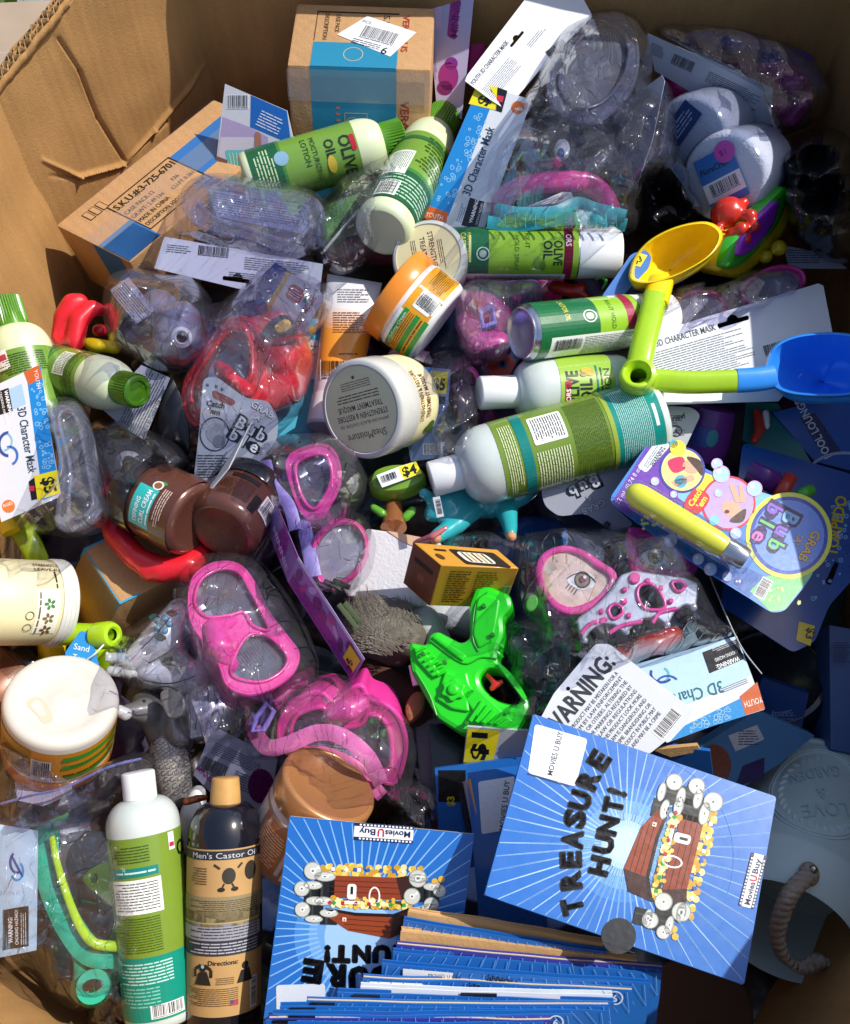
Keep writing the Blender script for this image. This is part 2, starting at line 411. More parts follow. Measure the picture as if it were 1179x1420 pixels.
# ---------------------------------------------------------------- film bags and soft bodies
def fbm(v, o=3):
    a, f, r = 1.0, 1.0, 0.0
    for i in range(o): r += a * noise.noise(v * f); a *= .5; f *= 2.1
    return r
def bag(name, par, outline, h_edge, h_top, material, amp=0.008, seed=0, ang=30, stretch=3.0, cell=30, M=54, N=190, gx=0, gy=0, pinch=None):
    """crinkled film over the outline (px): height h_edge at the rim, h_top in the middle"""
    o = spl(outline, max(2, int(N / len(outline)))); n = len(o)
    cx = sum(p[0] for p in o) / n; cy = sum(p[1] for p in o) / n
    verts, faces = [], []; kpx = K(cx, cy); rf = random.Random(seed * 13 + 5)
    folds = [(R(ang + rf.gauss(0, 14)), rf.uniform(46, 80), .42, rf.random()), (R(ang + 90 + rf.gauss(0, 25)), rf.uniform(50, 90), .30, rf.random()), (R(ang + rf.uniform(25, 65)), rf.uniform(28, 42), .34, rf.random()), (R(ang - rf.uniform(20, 60)), rf.uniform(22, 34), .24, rf.random())]
    for j in range(M + 1):
        t = j / M
        for i in range(n):
            x = cx + (o[i][0] - cx) * t; y = cy + (o[i][1] - cy) * t
            q = Vector((x / 70, y / 70, seed * 3.7)); wx = x + 9 * noise.noise(q); wy = y + 9 * noise.noise(q + Vector((9, 4, 2)))
            d = 0.0
            for (fa, lam, sl, ph) in folds:
                f_ = (wx * math.cos(fa) + wy * math.sin(fa)) / lam + ph; tr = abs((f_ % 1.0) - .5) * 2
                d += sl * lam * 1.25 * kpx * tr * max(0, .35 + 1.3 * noise.noise(Vector((x / 48 + ph * 7, y / 48, ph * 11 + seed))) + .35)
            d = d * amp / .007
            h = h_edge + (h_top + .012 - h_edge) * (1 - t ** 5) ** .8 + d * (1 - .5 * t ** 6) + gx * (x - cx) / 100 + gy * (y - cy) / 100
            if t > .97: h -= .004
            verts.append(P(x, y, h))
    for j in range(M):
        for i in range(n):
            i2 = (i + 1) % n
            if j == 0: faces.append((i, n + i, n + i2)) 
            else: faces.append((j * n + i, (j + 1) * n + i, (j + 1) * n + i2, j * n + i2))
    return mesh(name, par, verts, faces, material, 12)
def soft(name, par, balls, material, voxel=0.0026, smooth=4, chain=()):
    """one continuous rounded body: balls (x, y, h, r px[, sx, sy, rot]) and chains of balls melted together"""
    bm = bmesh.new(); off = BASE[root(par).name]
    allb = list(balls)
    for ch in chain:
        for a, b in zip(ch[:-1], ch[1:]):
            d = math.hypot(b[0] - a[0], b[1] - a[1]); n = max(2, int(d / (0.35 * min(a[3], b[3]) + .3)))
            for i in range(n + 1): allb.append(tuple(p + (q - p) * i / n for p, q in zip(a[:4], b[:4])))
    for b in allb:
        x, y, h, r = b[:4]; c = P(x, y, h) - off; k = K(x, y, h)
        sx, sy = (b[4], b[5]) if len(b) > 5 else (1, 1); rot = b[6] if len(b) > 6 else 0
        M4 = Matrix.Translation(c) @ Matrix((RGT, UPV, -FWD)).transposed().to_4x4() @ Matrix.Rotation(R(-rot), 4, 'Z') @ Matrix.Diagonal((r * k * sx, r * k * sy, r * k * (min(sx, sy) if len(b) < 8 else b[7]), 1))
        bmesh.ops.create_icosphere(bm, subdivisions=2, radius=1, matrix=M4)
    me = bpy.data.meshes.new(name); bm.to_mesh(me); bm.free(); me.materials.append(material)
    o = bpy.data.objects.new(name, me); COL.objects.link(o); o.parent = par
    rm = o.modifiers.new('melt', 'REMESH'); rm.mode = 'VOXEL'; rm.voxel_size = voxel; rm.use_smooth_shade = True
    sm = o.modifiers.new('smooth', 'SMOOTH'); sm.factor = .5; sm.iterations = smooth
    return o
def box(name, par, O, U, V, D, material, bev=0.0015):
    """box from a corner and three edge vectors"""
    v = [O, O + U, O + U + V, O + V]; v += [p + D for p in v]
    bm = bmesh.new(); bv = [bm.verts.new(p) for p in v]
    for f in ((0, 1, 2, 3), (7, 6, 5, 4), (0, 4, 5, 1), (1, 5, 6, 2), (2, 6, 7, 3), (3, 7, 4, 0)): bm.faces.new([bv[i] for i in f])
    bmesh.ops.recalc_face_normals(bm, faces=bm.faces)
    if bev: bmesh.ops.bevel(bm, geom=bm.edges[:], offset=bev, segments=2, affect='EDGES', profile=.6)
    bm.verts.index_update(); V_ = [p.co.copy() for p in bm.verts]; F_ = [tuple(p.index for p in f.verts) for f in bm.faces]; bm.free()
    return mesh(name, par, V_, F_, material, 40)
class Face:
    """flat face given by world origin and unit axes, drawn in px of size k"""
    def __init__(s, O, U, V, k):
        s.O, s.u, s.v, s.k = O, U.normalized(), V.normalized(), k; s.n = s.v.cross(s.u)
        s.n = s.u.cross(-s.v).normalized()
    def __call__(s, x, y, off): return s.O + s.u * (x * s.k) + s.v * (y * s.k) + s.n * (off + .0002)
# ---------------------------------------------------------------- common materials
GLOSS = ink('printed_gloss', .28, coat=.25); MATTE = ink('printed_matte', .55); LABEL = ink('printed_label', .3, coat=.15, bump=.02)
def cardboard(name, col, fl=(1, 0, 0), tone=.22):
    M = mat(name, col, .8, var=.13, scale=22, bump=.25, bscale=500, spec=.2)
    n = M.node_tree; b = n.nodes['Principled BSDF']; tc = next(x for x in n.nodes if x.type == 'TEX_COORD')
    # paper fibres and long soft streaks along the flutes
    mp = n.nodes.new('ShaderNodeMapping'); mp.inputs['Scale'].default_value = (26, 26, 2.2); n.links.new(tc.outputs['Object'], mp.inputs[0])
    ns = n.nodes.new('ShaderNodeTexNoise'); ns.inputs['Scale'].default_value = 3.2; ns.inputs['Detail'].default_value = 5; n.links.new(mp.outputs[0], ns.inputs['Vector'])
    sp = n.nodes.new('ShaderNodeTexNoise'); sp.inputs['Scale'].default_value = 420; sp.inputs['Detail'].default_value = 2; n.links.new(tc.outputs['Object'], sp.inputs['Vector'])
    ad = n.nodes.new('ShaderNodeMath'); ad.operation = 'MULTIPLY_ADD'; ad.inputs[1].default_value = tone * 1.6; ad.inputs[2].default_value = 1 - tone * .8; n.links.new(ns.outputs['Fac'], ad.inputs[0])
    a2 = n.nodes.new('ShaderNodeMath'); a2.operation = 'MULTIPLY_ADD'; a2.inputs[1].default_value = .3; a2.inputs[2].default_value = .85; n.links.new(sp.outputs['Fac'], a2.inputs[0])
    mu = n.nodes.new('ShaderNodeMath'); mu.operation = 'MULTIPLY'; n.links.new(ad.outputs[0], mu.inputs[0]); n.links.new(a2.outputs[0], mu.inputs[1])
    mx = next(x for x in n.nodes if x.type == 'MIX'); ml = n.nodes.new('ShaderNodeVectorMath'); ml.operation = 'SCALE'
    n.links.new(mx.outputs['Result'], ml.inputs[0]); n.links.new(mu.outputs[0], ml.inputs['Scale']); n.links.new(ml.outputs[0], b.inputs['Base Color'])
    wm = n.nodes.new('ShaderNodeMapping'); wm.inputs['Scale'].default_value = (1, 1, 0); n.links.new(tc.outputs['Object'], wm.inputs[0])
    wt = n.nodes.new('ShaderNodeTexWave'); wt.bands_direction = 'DIAGONAL'; wt.inputs['Scale'].default_value = 42; wt.inputs['Distortion'].default_value = .4; n.links.new(wm.outputs[0], wt.inputs['Vector'])
    ob_ = next(x for x in n.nodes if x.type == 'BUMP'); b2 = n.nodes.new('ShaderNodeBump'); b2.inputs['Strength'].default_value = .10; b2.inputs['Distance'].default_value = .0012; n.links.new(wt.outputs['Fac'], b2.inputs['Height']); n.links.new(ob_.outputs[0], b2.inputs['Normal']); n.links.new(b2.outputs[0], b.inputs['Normal'])
    return M
CB = cardboard('cardboard', 'ad8351'); CB2 = cardboard('cardboard_box', 'bd9468', tone=.14); CBE = mat('cardboard_edge', '9c7a4e', .85, var=.2, scale=150, bump=.4)
TAPE = clear('packing_tape', 'fffaf0', .10, .12)
# ---------------------------------------------------------------- setting: ground round the bin
def struct(o): o['kind'] = 'structure'; return o
GZ = -0.62
gm = mat('asphalt', '8f8d88', .9, var=.3, scale=18, bump=.6, bscale=160)
g = mesh('ground', None, [(-60, -60, GZ), (60, -60, GZ), (60, 60, GZ), (-60, 60, GZ)], [(0, 1, 2, 3)], gm, 0); struct(g)
# ---------------------------------------------------------------- the big open bin
bin_ = thing('cardboard_bin', 'big open brown cardboard bin with creased walls holding the whole pile', 'bin', Vector((0, 0, -.40)))
C = [(-.388, -.33), (-.385, .325), (-.24, .53), (.45, .53), (.45, -.20), (.22, -.47), (-.20, -.45)]
TOPS = [.185, .185, .31, .27, .28, .30, .20]
def seg_d(p, a, b):
    p, a, b = Vector(p), Vector(a), Vector(b); d = b - a; t = max(0, min(1, (p - a).dot(d) / d.length_squared)); return (p - a - d * t).length
CREASE = {1: [((84, 55), (112, 100), 4, -.004), ((112, 100), (138, 165), 4, -.005), ((138, 165), (172, 222), 4, -.005), ((60, 222), (110, 245), 5, .005), ((110, 245), (170, 228), 4, .006), ((170, 228), (212, 180), 5, .004), ((212, 180), (285, 85), 6, .004), ((165, 232), (230, 168), 3, -.003), ((70, 244), (130, 250), 4, -.003)],
          0: [((0, 240), (60, 420), 9, .002)]}
def panel(i, name='wall_panel', nu=110, nv=130):
    a, b = C[i], C[(i + 1) % len(C)]; za, zb = TOPS[i], TOPS[(i + 1) % len(C)]
    if i == 1: za, zb = .185, .255
    if i == 2: za = zb = .30
    e = Vector((b[0] - a[0], b[1] - a[1], 0)); nrm = Vector((-e.y, e.x, 0)).normalized()
    if nrm.dot(Vector((-a[0], -a[1], 0))) < 0: nrm = -nrm
    V, Fc = [], []
    for k in range(nv + 1):
        for j in range(nu + 1):
            s, t = j / nu, k / nv; top = za + (zb - za) * s
            top += .0015 * fbm(Vector((s * 9 + i * 5, 0, 0))) if t > .9 else 0
            z = -.41 + (top + .41) * t
            p = Vector((a[0], a[1], 0)) + e * (s * 1.03 - .015); p.z = z
            d = .006 * fbm(Vector((p.x * 5 + i, p.y * 5, z * 5)), 3) + .0012 * math.sin(s * e.length * 900) * 0
            if i in CREASE:
                q = proj(p)
                for (c0, c1, wd, am) in CREASE[i]: d += am * .8 * math.exp(-(seg_d(q, c0, c1) / wd * 2.0) ** 2)
            if i == 1:
                q = proj(p); d += .003 * (1 / (1 + math.exp(-((q[0] - 84) * 1.0 - (q[1] - 55) * .53) / 4)))
            V.append(p + nrm * d * (min(1, 6 * s, 6 * (1 - s)) if i == 1 else 1))
    for k in range(nv):
        for j in range(nu): q = k * (nu + 1) + j; Fc.append((q, q + 1, q + nu + 2, q + nu + 1))
    o = mesh(name, bin_, V, Fc, CB, 60)
    md = o.modifiers.new('wall', 'SOLIDIFY'); md.thickness = .011; md.offset = 1 if False else -1
    # which side is outside
    c0 = Vector(V[nu // 2]) - Vector(V[0]); up = Vector((0, 0, 1)); md.offset = -1 if c0.cross(up).dot(nrm) > 0 else 1
    return o, nrm, za, zb
for i in range(len(C)):
    o, nrm, za, zb = panel(i, nu=230, nv=330) if i == 1 else panel(i)
    a, b = Vector((*C[i], 0)), Vector((*C[(i + 1) % 7], 0)); e = b - a
    if i in (0, 1):
        # torn double-wall edge: wavy flutes between the liners
        for ly in range(2):
            V, Fc = [], []; n = int(e.length / .0011)
            for j in range(n + 1):
                s = j / n; z = za + (zb - za) * s + .003 + .003 * noise.noise(Vector((s * 25, ly * 4, i)))
                w_ = .0022 * math.sin(j * .85 + ly) - nrm.length * 0
                p = a + e * s - nrm * (.003 + .0052 * ly + w_)
                V += [p + Vector((0, 0, z - .007)), p + Vector((0, 0, z + .0035))]
            for j in range(n): Fc.append((2 * j, 2 * j + 2, 2 * j + 3, 2 * j + 1))
            fo = mesh('corrugated_flute', bin_, V, Fc, CBE, 60); fo.modifiers.new('t', 'SOLIDIFY').thickness = .0006
        for ly, off in enumerate((-.0005, .0058, .0115)):
            V, Fc = [], []; n = 90
            for j in range(n + 1):
                s = j / n; z = za + (zb - za) * s + .005 + .0022 * fbm(Vector((s * 14, ly * 3.3, i * 2)), 4); p = a + e * s - nrm * (off + .001 * noise.noise(Vector((s * 30, ly, 1))))
                V += [p + Vector((0, 0, z - .009)), p + Vector((0, 0, z))]
            for j in range(n): Fc.append((2 * j, 2 * j + 2, 2 * j + 3, 2 * j + 1))
            fo = mesh('liner_edge', bin_, V, Fc, CB, 60); fo.modifiers.new('t', 'SOLIDIFY').thickness = .0008
V = [Vector((x * 1.03, y * 1.03, -.398)) for x, y in C]; mesh('bottom_panel', bin_, V, [tuple(range(7))], CB, 0)
# box outside, beyond the bin's torn corner, and weeds behind it
ob = thing('taped_carton', 'grey-brown taped carton standing outside the bin beyond its torn corner', 'box', Vector((-.75, .6, GZ)))
O = Vector((-1.15, .46, -.02)); box('carton_body', ob, O, Vector((.80, .05, 0)), Vector((-.02, .27, 0)), Vector((0, 0, GZ + .02)), mat('grey_cardboard', 'a08d78', .8, var=.15, scale=20), .004)
tp = Face(Vector((-1.15, .46, -.019)), Vector((.80, .05, 0)), Vector((.02, -.27, 0)), .001)
mesh('tape_strip', ob, [tp(0, -165, .001), tp(800, -165, .001), tp(800, -105, .001), tp(0, -105, .001)], [(0, 1, 2, 3)], TAPE, 0)
mesh('flap_seam', ob, [tp(0, -137, .0005), tp(800, -137, .0005), tp(800, -133, .0005), tp(0, -133, .0005)], [(0, 1, 2, 3)], CBE, 0)
wd = thing('weed_tuft', 'green leafy weed showing at the very top left corner', 'weed', Vector((-.66, .93, GZ)))
V, Fc = [], []; rn = random.Random(4)
for i in range(260):
    c = Vector((-.66 + rn.gauss(0, .09), .93 + rn.gauss(0, .06), rn.uniform(GZ, .03))); d = Vector((rn.gauss(0, 1), rn.gauss(0, 1), rn.gauss(.5, .6))).normalized(); s = d.cross(Vector((rn.gauss(0, 1), rn.gauss(0, 1), 1))).normalized()
    l, w_ = rn.uniform(.03, .07), rn.uniform(.008, .016); b = len(V)
    V += [c, c + d * l * .5 + s * w_, c + d * l, c + d * l * .5 - s * w_]; Fc.append((b, b + 1, b + 2, b + 3))
mesh('leaves', wd, V, Fc, mat('weed_leaf', '5f8a3a', .6, var=.4, scale=30), 0)
mesh('stem', wd, [Vector((-.66, .93, GZ)), Vector((-.65, .93, GZ)), Vector((-.645, .94, .0)), Vector((-.655, .94, .0))], [(0, 1, 2, 3)], mat('weed_stem', '6b7a3c', .7), 0)
# ================================================================ bottles, jars and cans
M_CREAM = mat('cream_plastic', 'd4deb6', .32, var=.03, sss=.12); M_WHITE = mat('white_plastic', 'eef0f0', .3, var=.03); M_GREENCAP = mat('green_cap', '4f881a', .28, var=.06)
M_CLEARB = mat('hazy_bottle', 'c9d2cd', .22, var=.12, scale=45, bump=.12, bscale=60, coat=.4)
L_LIME = '86a83a'; L_LIME2 = '9ccb3a'; L_DKG = '155a34'; L_TEAL = '0a8f82'; L_TEXT = '24401c'
def cap_prof(l, r, lip=2.0): return [(0, .1), (.0, r - 3), (.6, r - 1.2), (2.2, r), (l - lip - 2.5, r), (l - lip - 2, r - .9), (l - lip - 1.2, r - .9), (l - lip - .8, r), (l, r), (l, .1)]
def body_prof(a0, L, r, neck=16, sh=34, base=6):
    p = [(a0, .1), (a0, neck)]
    for i in range(1, 9):
        t = i / 8; p.append((a0 + sh * (1 - math.cos(t * math.pi / 2)) * 1.0, neck + (r - neck) * math.sin(t * math.pi / 2)))
    p += [(a0 + sh + 6, r), (L - base - 2, r), (L - base * .5, r - base * .18), (L - base * .12, r - base * .6), (L, r - base), (L - 1.5, r - base * 1.9), (L - 2, .1)]
    return p
def ribs(ax, par, a0, a1, r, n, material):
    V, Fc = [], []
    for i in range(n):
        t = 2 * math.pi * i / n; w_ = 1.6 / r; b = len(V)
        V += [ax.pt(a0, t - w_, r - .3), ax.pt(a0, t, r + 1), ax.pt(a0, t + w_, r - .3), ax.pt(a1, t - w_, r - .3), ax.pt(a1, t, r + 1), ax.pt(a1, t + w_, r - .3)]
        Fc += [(b, b + 1, b + 4, b + 3), (b + 1, b + 2, b + 5, b + 4)]
    return mesh('cap_ribs', par, V, Fc, material, 0)
# ---- big bottle lying across the middle (cap left)
t = thing('conditioner_bottle', 'large bottle with green and teal label lying over the teal elephant, white cap left', 'bottle', (760, 625, .02))
ax = Ax((597, 665, .065), (913, 578, .07))
ax.lathe('bottle_body', t, body_prof(42, 328, 55, 22, 40, 9), M_CLEARB, 56)
ax.lathe('cap', t, cap_prof(45, 25), M_WHITE, 40)
lb = ax.wrap('label', t, 92, 316, 55.6, mat('label_lime', '74902f', .28, var=.05, coat=.4)); 
c = Cv(seed=3); c.rect(250, -175, 316, 175, L_TEAL); c.rect(244, -175, 250, 175, '9fb33c', 1); c.rect(120, -70, 134, 70, '0d7f77', 1)
c.org(132, 0, 90); c.org()
def vlines(c, a0, a1, b0, b1, n, col, z=2, word=9, fill=.5, seed=0):
    """fine print whose lines run across the axis"""
    c.org(a1, b0, 90); c.lines(0, 0, b1 - b0, a1 - a0, n, col, z, fill=fill, word=word); c.org()
vlines(c, 98, 117, -48, 60, 4, 'dfe8b8'); c.rect(140, -50, 186, -6, 'f2f4ee', 2, r=3); vlines(c, 143, 183, -46, -10, 8, '4a4a4a', 3)
vlines(c, 138, 186, 4, 66, 9, 'e4ecc0'); vlines(c, 192, 240, -58, 66, 13, '3f5a12', fill=.42); vlines(c, 256, 300, -58, 72, 12, 'bfe3dd', fill=.45); vlines(c, 300, 312, -20, 20, 1, 'e8f4f0')
c.org(312, -62, 90); c.barcode(0, 0, 17, 12, n=14); c.org()
c.build('label_print', lb, ax.mapper(55.9), LABEL, step=6)
# ---- clear bottle above it
t = thing('lotion_bottle', 'hazy clear bottle reading OLIVE OIL, white cap left, above the large lying bottle', 'bottle', (770, 545, .02))
ax = Ax((664, 545, .07), (868, 537, .05))
ax.lathe('bottle_body', t, body_prof(50, 204, 46, 21, 30, 12), M_CLEARB, 48); ax.lathe('cap', t, cap_prof(52, 23), M_WHITE, 40)
lb = ax.wrap('label', t, 98, 172, 46.5, mat('label_lime2', '98bd42', .32, var=.05, coat=.3))
c = Cv(seed=5)
c.text('OLIVE', 122, 26, 23, '1d2a1a', -90, fit=52, bold=.02); c.text('OIL', 140, 20, 23, '1d2a1a', -90, fit=34, bold=.02)
c.rect(104, -12, 112, 22, 'b3202c', 2, r=3.5); c.text('ORS', 111, 16, 9, 'ffffff', -90, z=3, bold=.02)
c.circ(134, -26, 7, 'd7b23c', 3, 5); c.circ(139, -22, 6, 'c9a02c', 3, 4.5); c.circ(130, -20, 5, '8a7d25', 3, 3.5)
c.line(148, -34, 148, 40, 2.4, '1b7d74'); c.text('LOTION', 166, 34, 13, '20381c', -90, fit=62); vlines(c, 151, 156, -30, 36, 1, '2d4a22', word=14)
c.build('label_print', lb, ax.mapper(46.8), LABEL, step=6)
# ---- hair spray can 1 (top) and 2
def spray(t, ax, L, r, seed, flip=False):
    ax.lathe('can_body', t, [(0, .1), (3, r - 12), (1, r - 7), (0, r - 5), (.8, r - 3.6), (3, r - 3), (6, r), (L - 62, r), (L - 58, r - 2), (L - 56, .1)], mat('can_metal', 'c9ccd0', .22, metal=1, var=.04), 56)
    ax.lathe('cap', t, [(L - 60, .1), (L - 60, r - .5), (L - 4, r - 2), (L - 1, r - 4), (L, r - 8), (L, .1)], M_WHITE, 48)
    lb = ax.wrap('label', t, 7, L - 62, r + .4, mat('label_can_lime', '93c132', .25, var=.03, coat=.4))
    c = Cv(seed=seed); H = 1.5 * r
    c.rect(7, -H * 1.6, 84, H * 1.6, '1a6a3d'); c.rect(L - 82, -H * 1.6, L - 70, H * 1.6, '9c1f45')
    return lb, c
t = thing('hairspray_can', 'green spray can with white cap lying in front of the teal strap', 'can', (725, 352, .02))
ax = Ax((592, 351, .055), (860, 352, .055), roll=-6)
lb, c = spray(t, ax, 268, 34.5, 7)
c.text('OLIVE', 172, -14, 17, '1c2a18', 90, fit=34, bold=.02); c.text('OIL', 158, -14, 17, '1c2a18', 90, fit=25, bold=.02)
c.rect(186, -50, 198, 20, '9c1f45', 1); c.text('ORS', 188, -24, 11, 'f0dfe4', 90, z=3, fit=18, bold=.01)
c.text('FIX-IT', 133, -26, 9, '2a4a1c', 90); c.text('HOLD SPRAY', 119, -22, 8.5, '3e6a24', 90, fit=50)
c.text('CASTOR OIL', 46, -27, 10, 'e3d84a', 90, fit=52, bold=.01); vlines(c, 20, 40, -28, 22, 4, 'c9d24a'); vlines(c, 54, 62, -22, 26, 1, 'd8e2a8', word=16); c.text('FORTIFYING', 55, -27, 7, 'e3d84a', 90)
c.ring(76, 4, 9, 1.6, 'dfe9dc', 3); c.circ(76, 4, 5, 'b8cdb8', 2); c.circ(150, 16, 4, '7ea04a', 3, 9); c.circ(158, 20, 3.5, '5e8a34', 3, 8)
c.rect(9, 34, 190, 62, 'eceee6', 2); c.barcode(16, 40, 40, 12, n=30); c.lines(66, 38, 186, 58, 4, '606060', 3)
c.build('label_print', lb, ax.mapper(35), LABEL, step=5)
t = thing('hairspray_can', 'green spray can showing its chrome base, behind the lime scoop handle', 'can', (800, 455, .02))
ax = Ax((722, 462, .10), (925, 440, .045), roll=10)
lb, c = spray(t, ax, 204, 38, 8)
c.ring(72, -20, 9, 1.6, 'dfe9dc', 3); c.circ(72, -20, 5, 'b8cdb8', 2); c.text('CASTOR OIL', 40, -52, 9, 'e3d84a', 90, fit=36)
c.text('FIX-IT HOLD', 100, -44, 8, '3e6a24', 90); c.rect(20, 4, 138, 40, 'eceee6', 2); c.barcode(26, 8, 34, 15, n=26); c.lines(64, 7, 136, 38, 9, '5a5a5a', 3)
c.build('label_print', lb, ax.mapper(38.5), LABEL, step=5)
# ---- green-capped lotion bottles
def lotion(t, A, B, r, capl, seed, roll=0, split=.55, capr=None, sh=34):
    ax = Ax(A, B, roll); L = ax.len; cr = capr or r * .62
    ax.lathe('bottle_body', t, body_prof(capl - 2, L, r, cr * .8, sh, 8), M_CREAM, 52)
    cp = ax.lathe('cap', t, [(0, .1), (2, cr - 8), (0, cr - 7), (0, cr - 3), (1.5, cr - .5), (capl * .55, cr), (capl, cr + 1.5), (capl, .1)], M_GREENCAP, 44)
    ribs(ax, cp, 2, capl - 1, cr + .3, 40, M_GREENCAP)
    a0, a1 = capl + sh + 4, L - 12
    lb = ax.wrap('label', t, a0, a1, r + .5, mat('label_green', '6f983a', .28, var=.05, coat=.4))
    c = Cv(seed=seed); s = a0 + (a1 - a0) * split
    c.rect(s, -r * 3, a1, r * 3, '1c5a36'); c.rect(s - 4, -r * 3, s, r * 3, '3f7f3a')
    return ax, lb, c, a0, s, a1
t = thing('lotion_bottle', 'cream lotion bottle with green cap lying against the blue-striped carton', 'bottle', (460, 225, 0))
ax, lb, c, a0, s, a1 = lotion(t, (560, 188, .05), (340, 252, .045), 38, 32, 11, roll=0, split=.72)
c.text('OLIVE', a0 + 24, 24, 23, '1c3012', -90 + 0, fit=56, bold=.02); c.text('OIL', a0 + 44, 24, 18, '1c3012', -90, fit=26, bold=.02); c.circ(a0 + 40, -10, 6, 'c8b23a', 3, 12); c.rect(a0 + 2, 0, a0 + 9, 22, 'b3202c', 3, r=3)
c.text('MOISTURIZING', a0 + 62, 34, 10, '23401a', -90, fit=60); c.text('LOTION', a0 + 74, 34, 11, '23401a', -90, fit=38); vlines(c, s + 8, a1 - 6, -30, 36, 4, 'bcd2a8'); vlines(c, a0 + 4, a0 + 90, -54, -34, 14, '314a1c'); c.circ(s - 2, 16, 10, '7fa8c0', 3)
c.build('label_print', lb, ax.mapper(38.9), LABEL, step=6)
t = thing('lotion_bottle', 'cream lotion bottle with green cap pointing back, its pale round base facing us', 'bottle', (570, 250, 0))
ax, lb, c, a0, s, a1 = lotion(t, (616, 160, .01), (530, 322, .085), 39, 34, 12, split=.6)
vlines(c, a0 + 4, s - 10, -46, 6, 7, '3d5a1c'); c.rect(a0 + 32, 10, a0 + 66, 44, 'e6eee0', 2); c.lines(a0 + 34, 12, a0 + 64, 42, 8, '6a7a6a', 3); vlines(c, s + 6, a1 - 4, -40, 36, 5, 'a8cdb4'); c.rect(a0 + 8, -70, a0 + 13, 70, '2a6a3c', 2)
c.org(a1 - 4, 10, 90); c.barcode(0, 0, 26, 16, n=20); c.org()
c.build('label_print', lb, ax.mapper(39.9), LABEL, step=6)
t = thing('lotion_bottle', 'cream lotion bottle with green cap standing at the left wall', 'bottle', (40, 520, 0))
ax, lb, c, a0, s, a1 = lotion(t, (6, 414, .07), (66, 610, .03), 43, 44, 13, split=.75, capr=21, sh=36)
vlines(c, a0 + 6, a0 + 34, -30, 36, 6, '2c441a'); c.rect(a0 - 2, 18, a0 + 24, 40, 'f2f2ee', 2); c.rect(a0 + 4, 20, a0 + 12, 38, 'c04050', 3); c.build('label_print', lb, ax.mapper(43.9), LABEL, step=6)
t = thing('lotion_bottle', 'small lotion bottle lying by the left card, green cap turned to us', 'bottle', (140, 530, 0))
ax, lb, c, a0, s, a1 = lotion(t, (192, 543, .085), (68, 512, .03), 37, 22, 14, split=.8, capr=22, sh=30)
vlines(c, a0 + 4, a0 + 20, -40, 44, 4, '2f4a1a'); c.rect(a0 + 16, -4, a0 + 32, 34, 'dfe6d8', 2); c.lines(a0 + 17, -2, a0 + 31, 32, 10, '808a78', 3); c.rect(a0 + 12, -60, a0 + 15, 60, '3a6a2a', 2); c.build('label_print', lb, ax.mapper(37.9), LABEL, step=6)
# ---- tall bottles, bottom left
t = thing('conditioner_bottle', 'tall green-labelled bottle with white cap beside the dark oil bottle', 'bottle', (220, 1300, -.05))
ax = Ax((191, 1070, .09), (226, 1412, .05))
ax.lathe('bottle_body', t, body_prof(38, 344, 50, 21, 38, 9), M_CLEARB, 56); ax.lathe('cap', t, cap_prof(42, 23), M_WHITE, 40)
lb = ax.wrap('label', t, 84, 328, 50.6, mat('label_lime', '84a233'))
c = Cv(seed=15); c.rect(244, -160, 328, 160, '0b8a76'); c.rect(124, -14, 136, 60, '0d7f77', 2); vlines(c, 127, 133, -10, 46, 1, 'cfe6e0', 3, word=14)
c.rect(140, -16, 186, 56, 'f2f4ee', 2); vlines(c, 143, 182, -12, 52, 7, '55585a', 3); vlines(c, 94, 118, -4, 48, 4, '3c5412'); vlines(c, 190, 238, -10, 58, 10, '3c5412'); vlines(c, 250, 280, -20, 56, 5, 'bfe0d8'); vlines(c, 282, 310, 0, 56, 4, '7cc4b4')
c.text('OLIVE', 122, -46, 30, '16220f', -90, fit=70, bold=.02); c.rect(86, -42, 110, -32, 'f2e8ea', 3); c.rect(100, -41, 106, -33, 'b3304c', 4)
c.org(308, 2, -90); c.barcode(-10, 0, 40, 14, n=26); c.org(); c.build('label_print', lb, ax.mapper(50.9), LABEL, step=6)
t = thing('hair_oil_bottle', 'tall dark oil bottle with bamboo cap and kraft label', 'bottle', (310, 1300, -.05))
ax = Ax((313, 1078, .085), (309, 1418, .05))
ax.lathe('bottle_body', t, body_prof(36, 340, 51, 24, 52, 8), mat('dark_bottle', '14161f', .12, var=.2, coat=.6), 56)
cp = ax.lathe('cap', t, [(0, .1), (0, 17), (1.5, 19), (20, 20.5), (40, 21.5), (40, .1)], mat('bamboo', 'c89a58', .45, var=.2, scale=120), 36)
lb = ax.wrap('label', t, 92, 314, 51.6, mat('label_kraft', 'b9935e', .6, var=.15, scale=60), -95, 95)
c = Cv(seed=16); c.rect(94, -82, 106, 82, '23262e'); c.org(104, 48, -90); c.text("Men's Castor Oil", 0, 0, 11, 'c9ccd4', 0, z=3, fit=96) ; c.org()
c.rect(156, -82, 190, 82, '8f815e', 1); c.rect(192, -82, 214, 82, '9a9aa6', 1); c.rect(178, -82, 234, -60, '23262e', 1); c.rect(214, -82, 234, 82, '2b2d38', 2); c.rect(176, -82, 196, 82, 'a8976e', 1)
vlines(c, 160, 176, -52, 52, 4, '3a3226'); vlines(c, 196, 212, -52, 52, 3, '3c3c48', 3); vlines(c, 216, 232, -52, 52, 3, 'b0b2c0', 3)
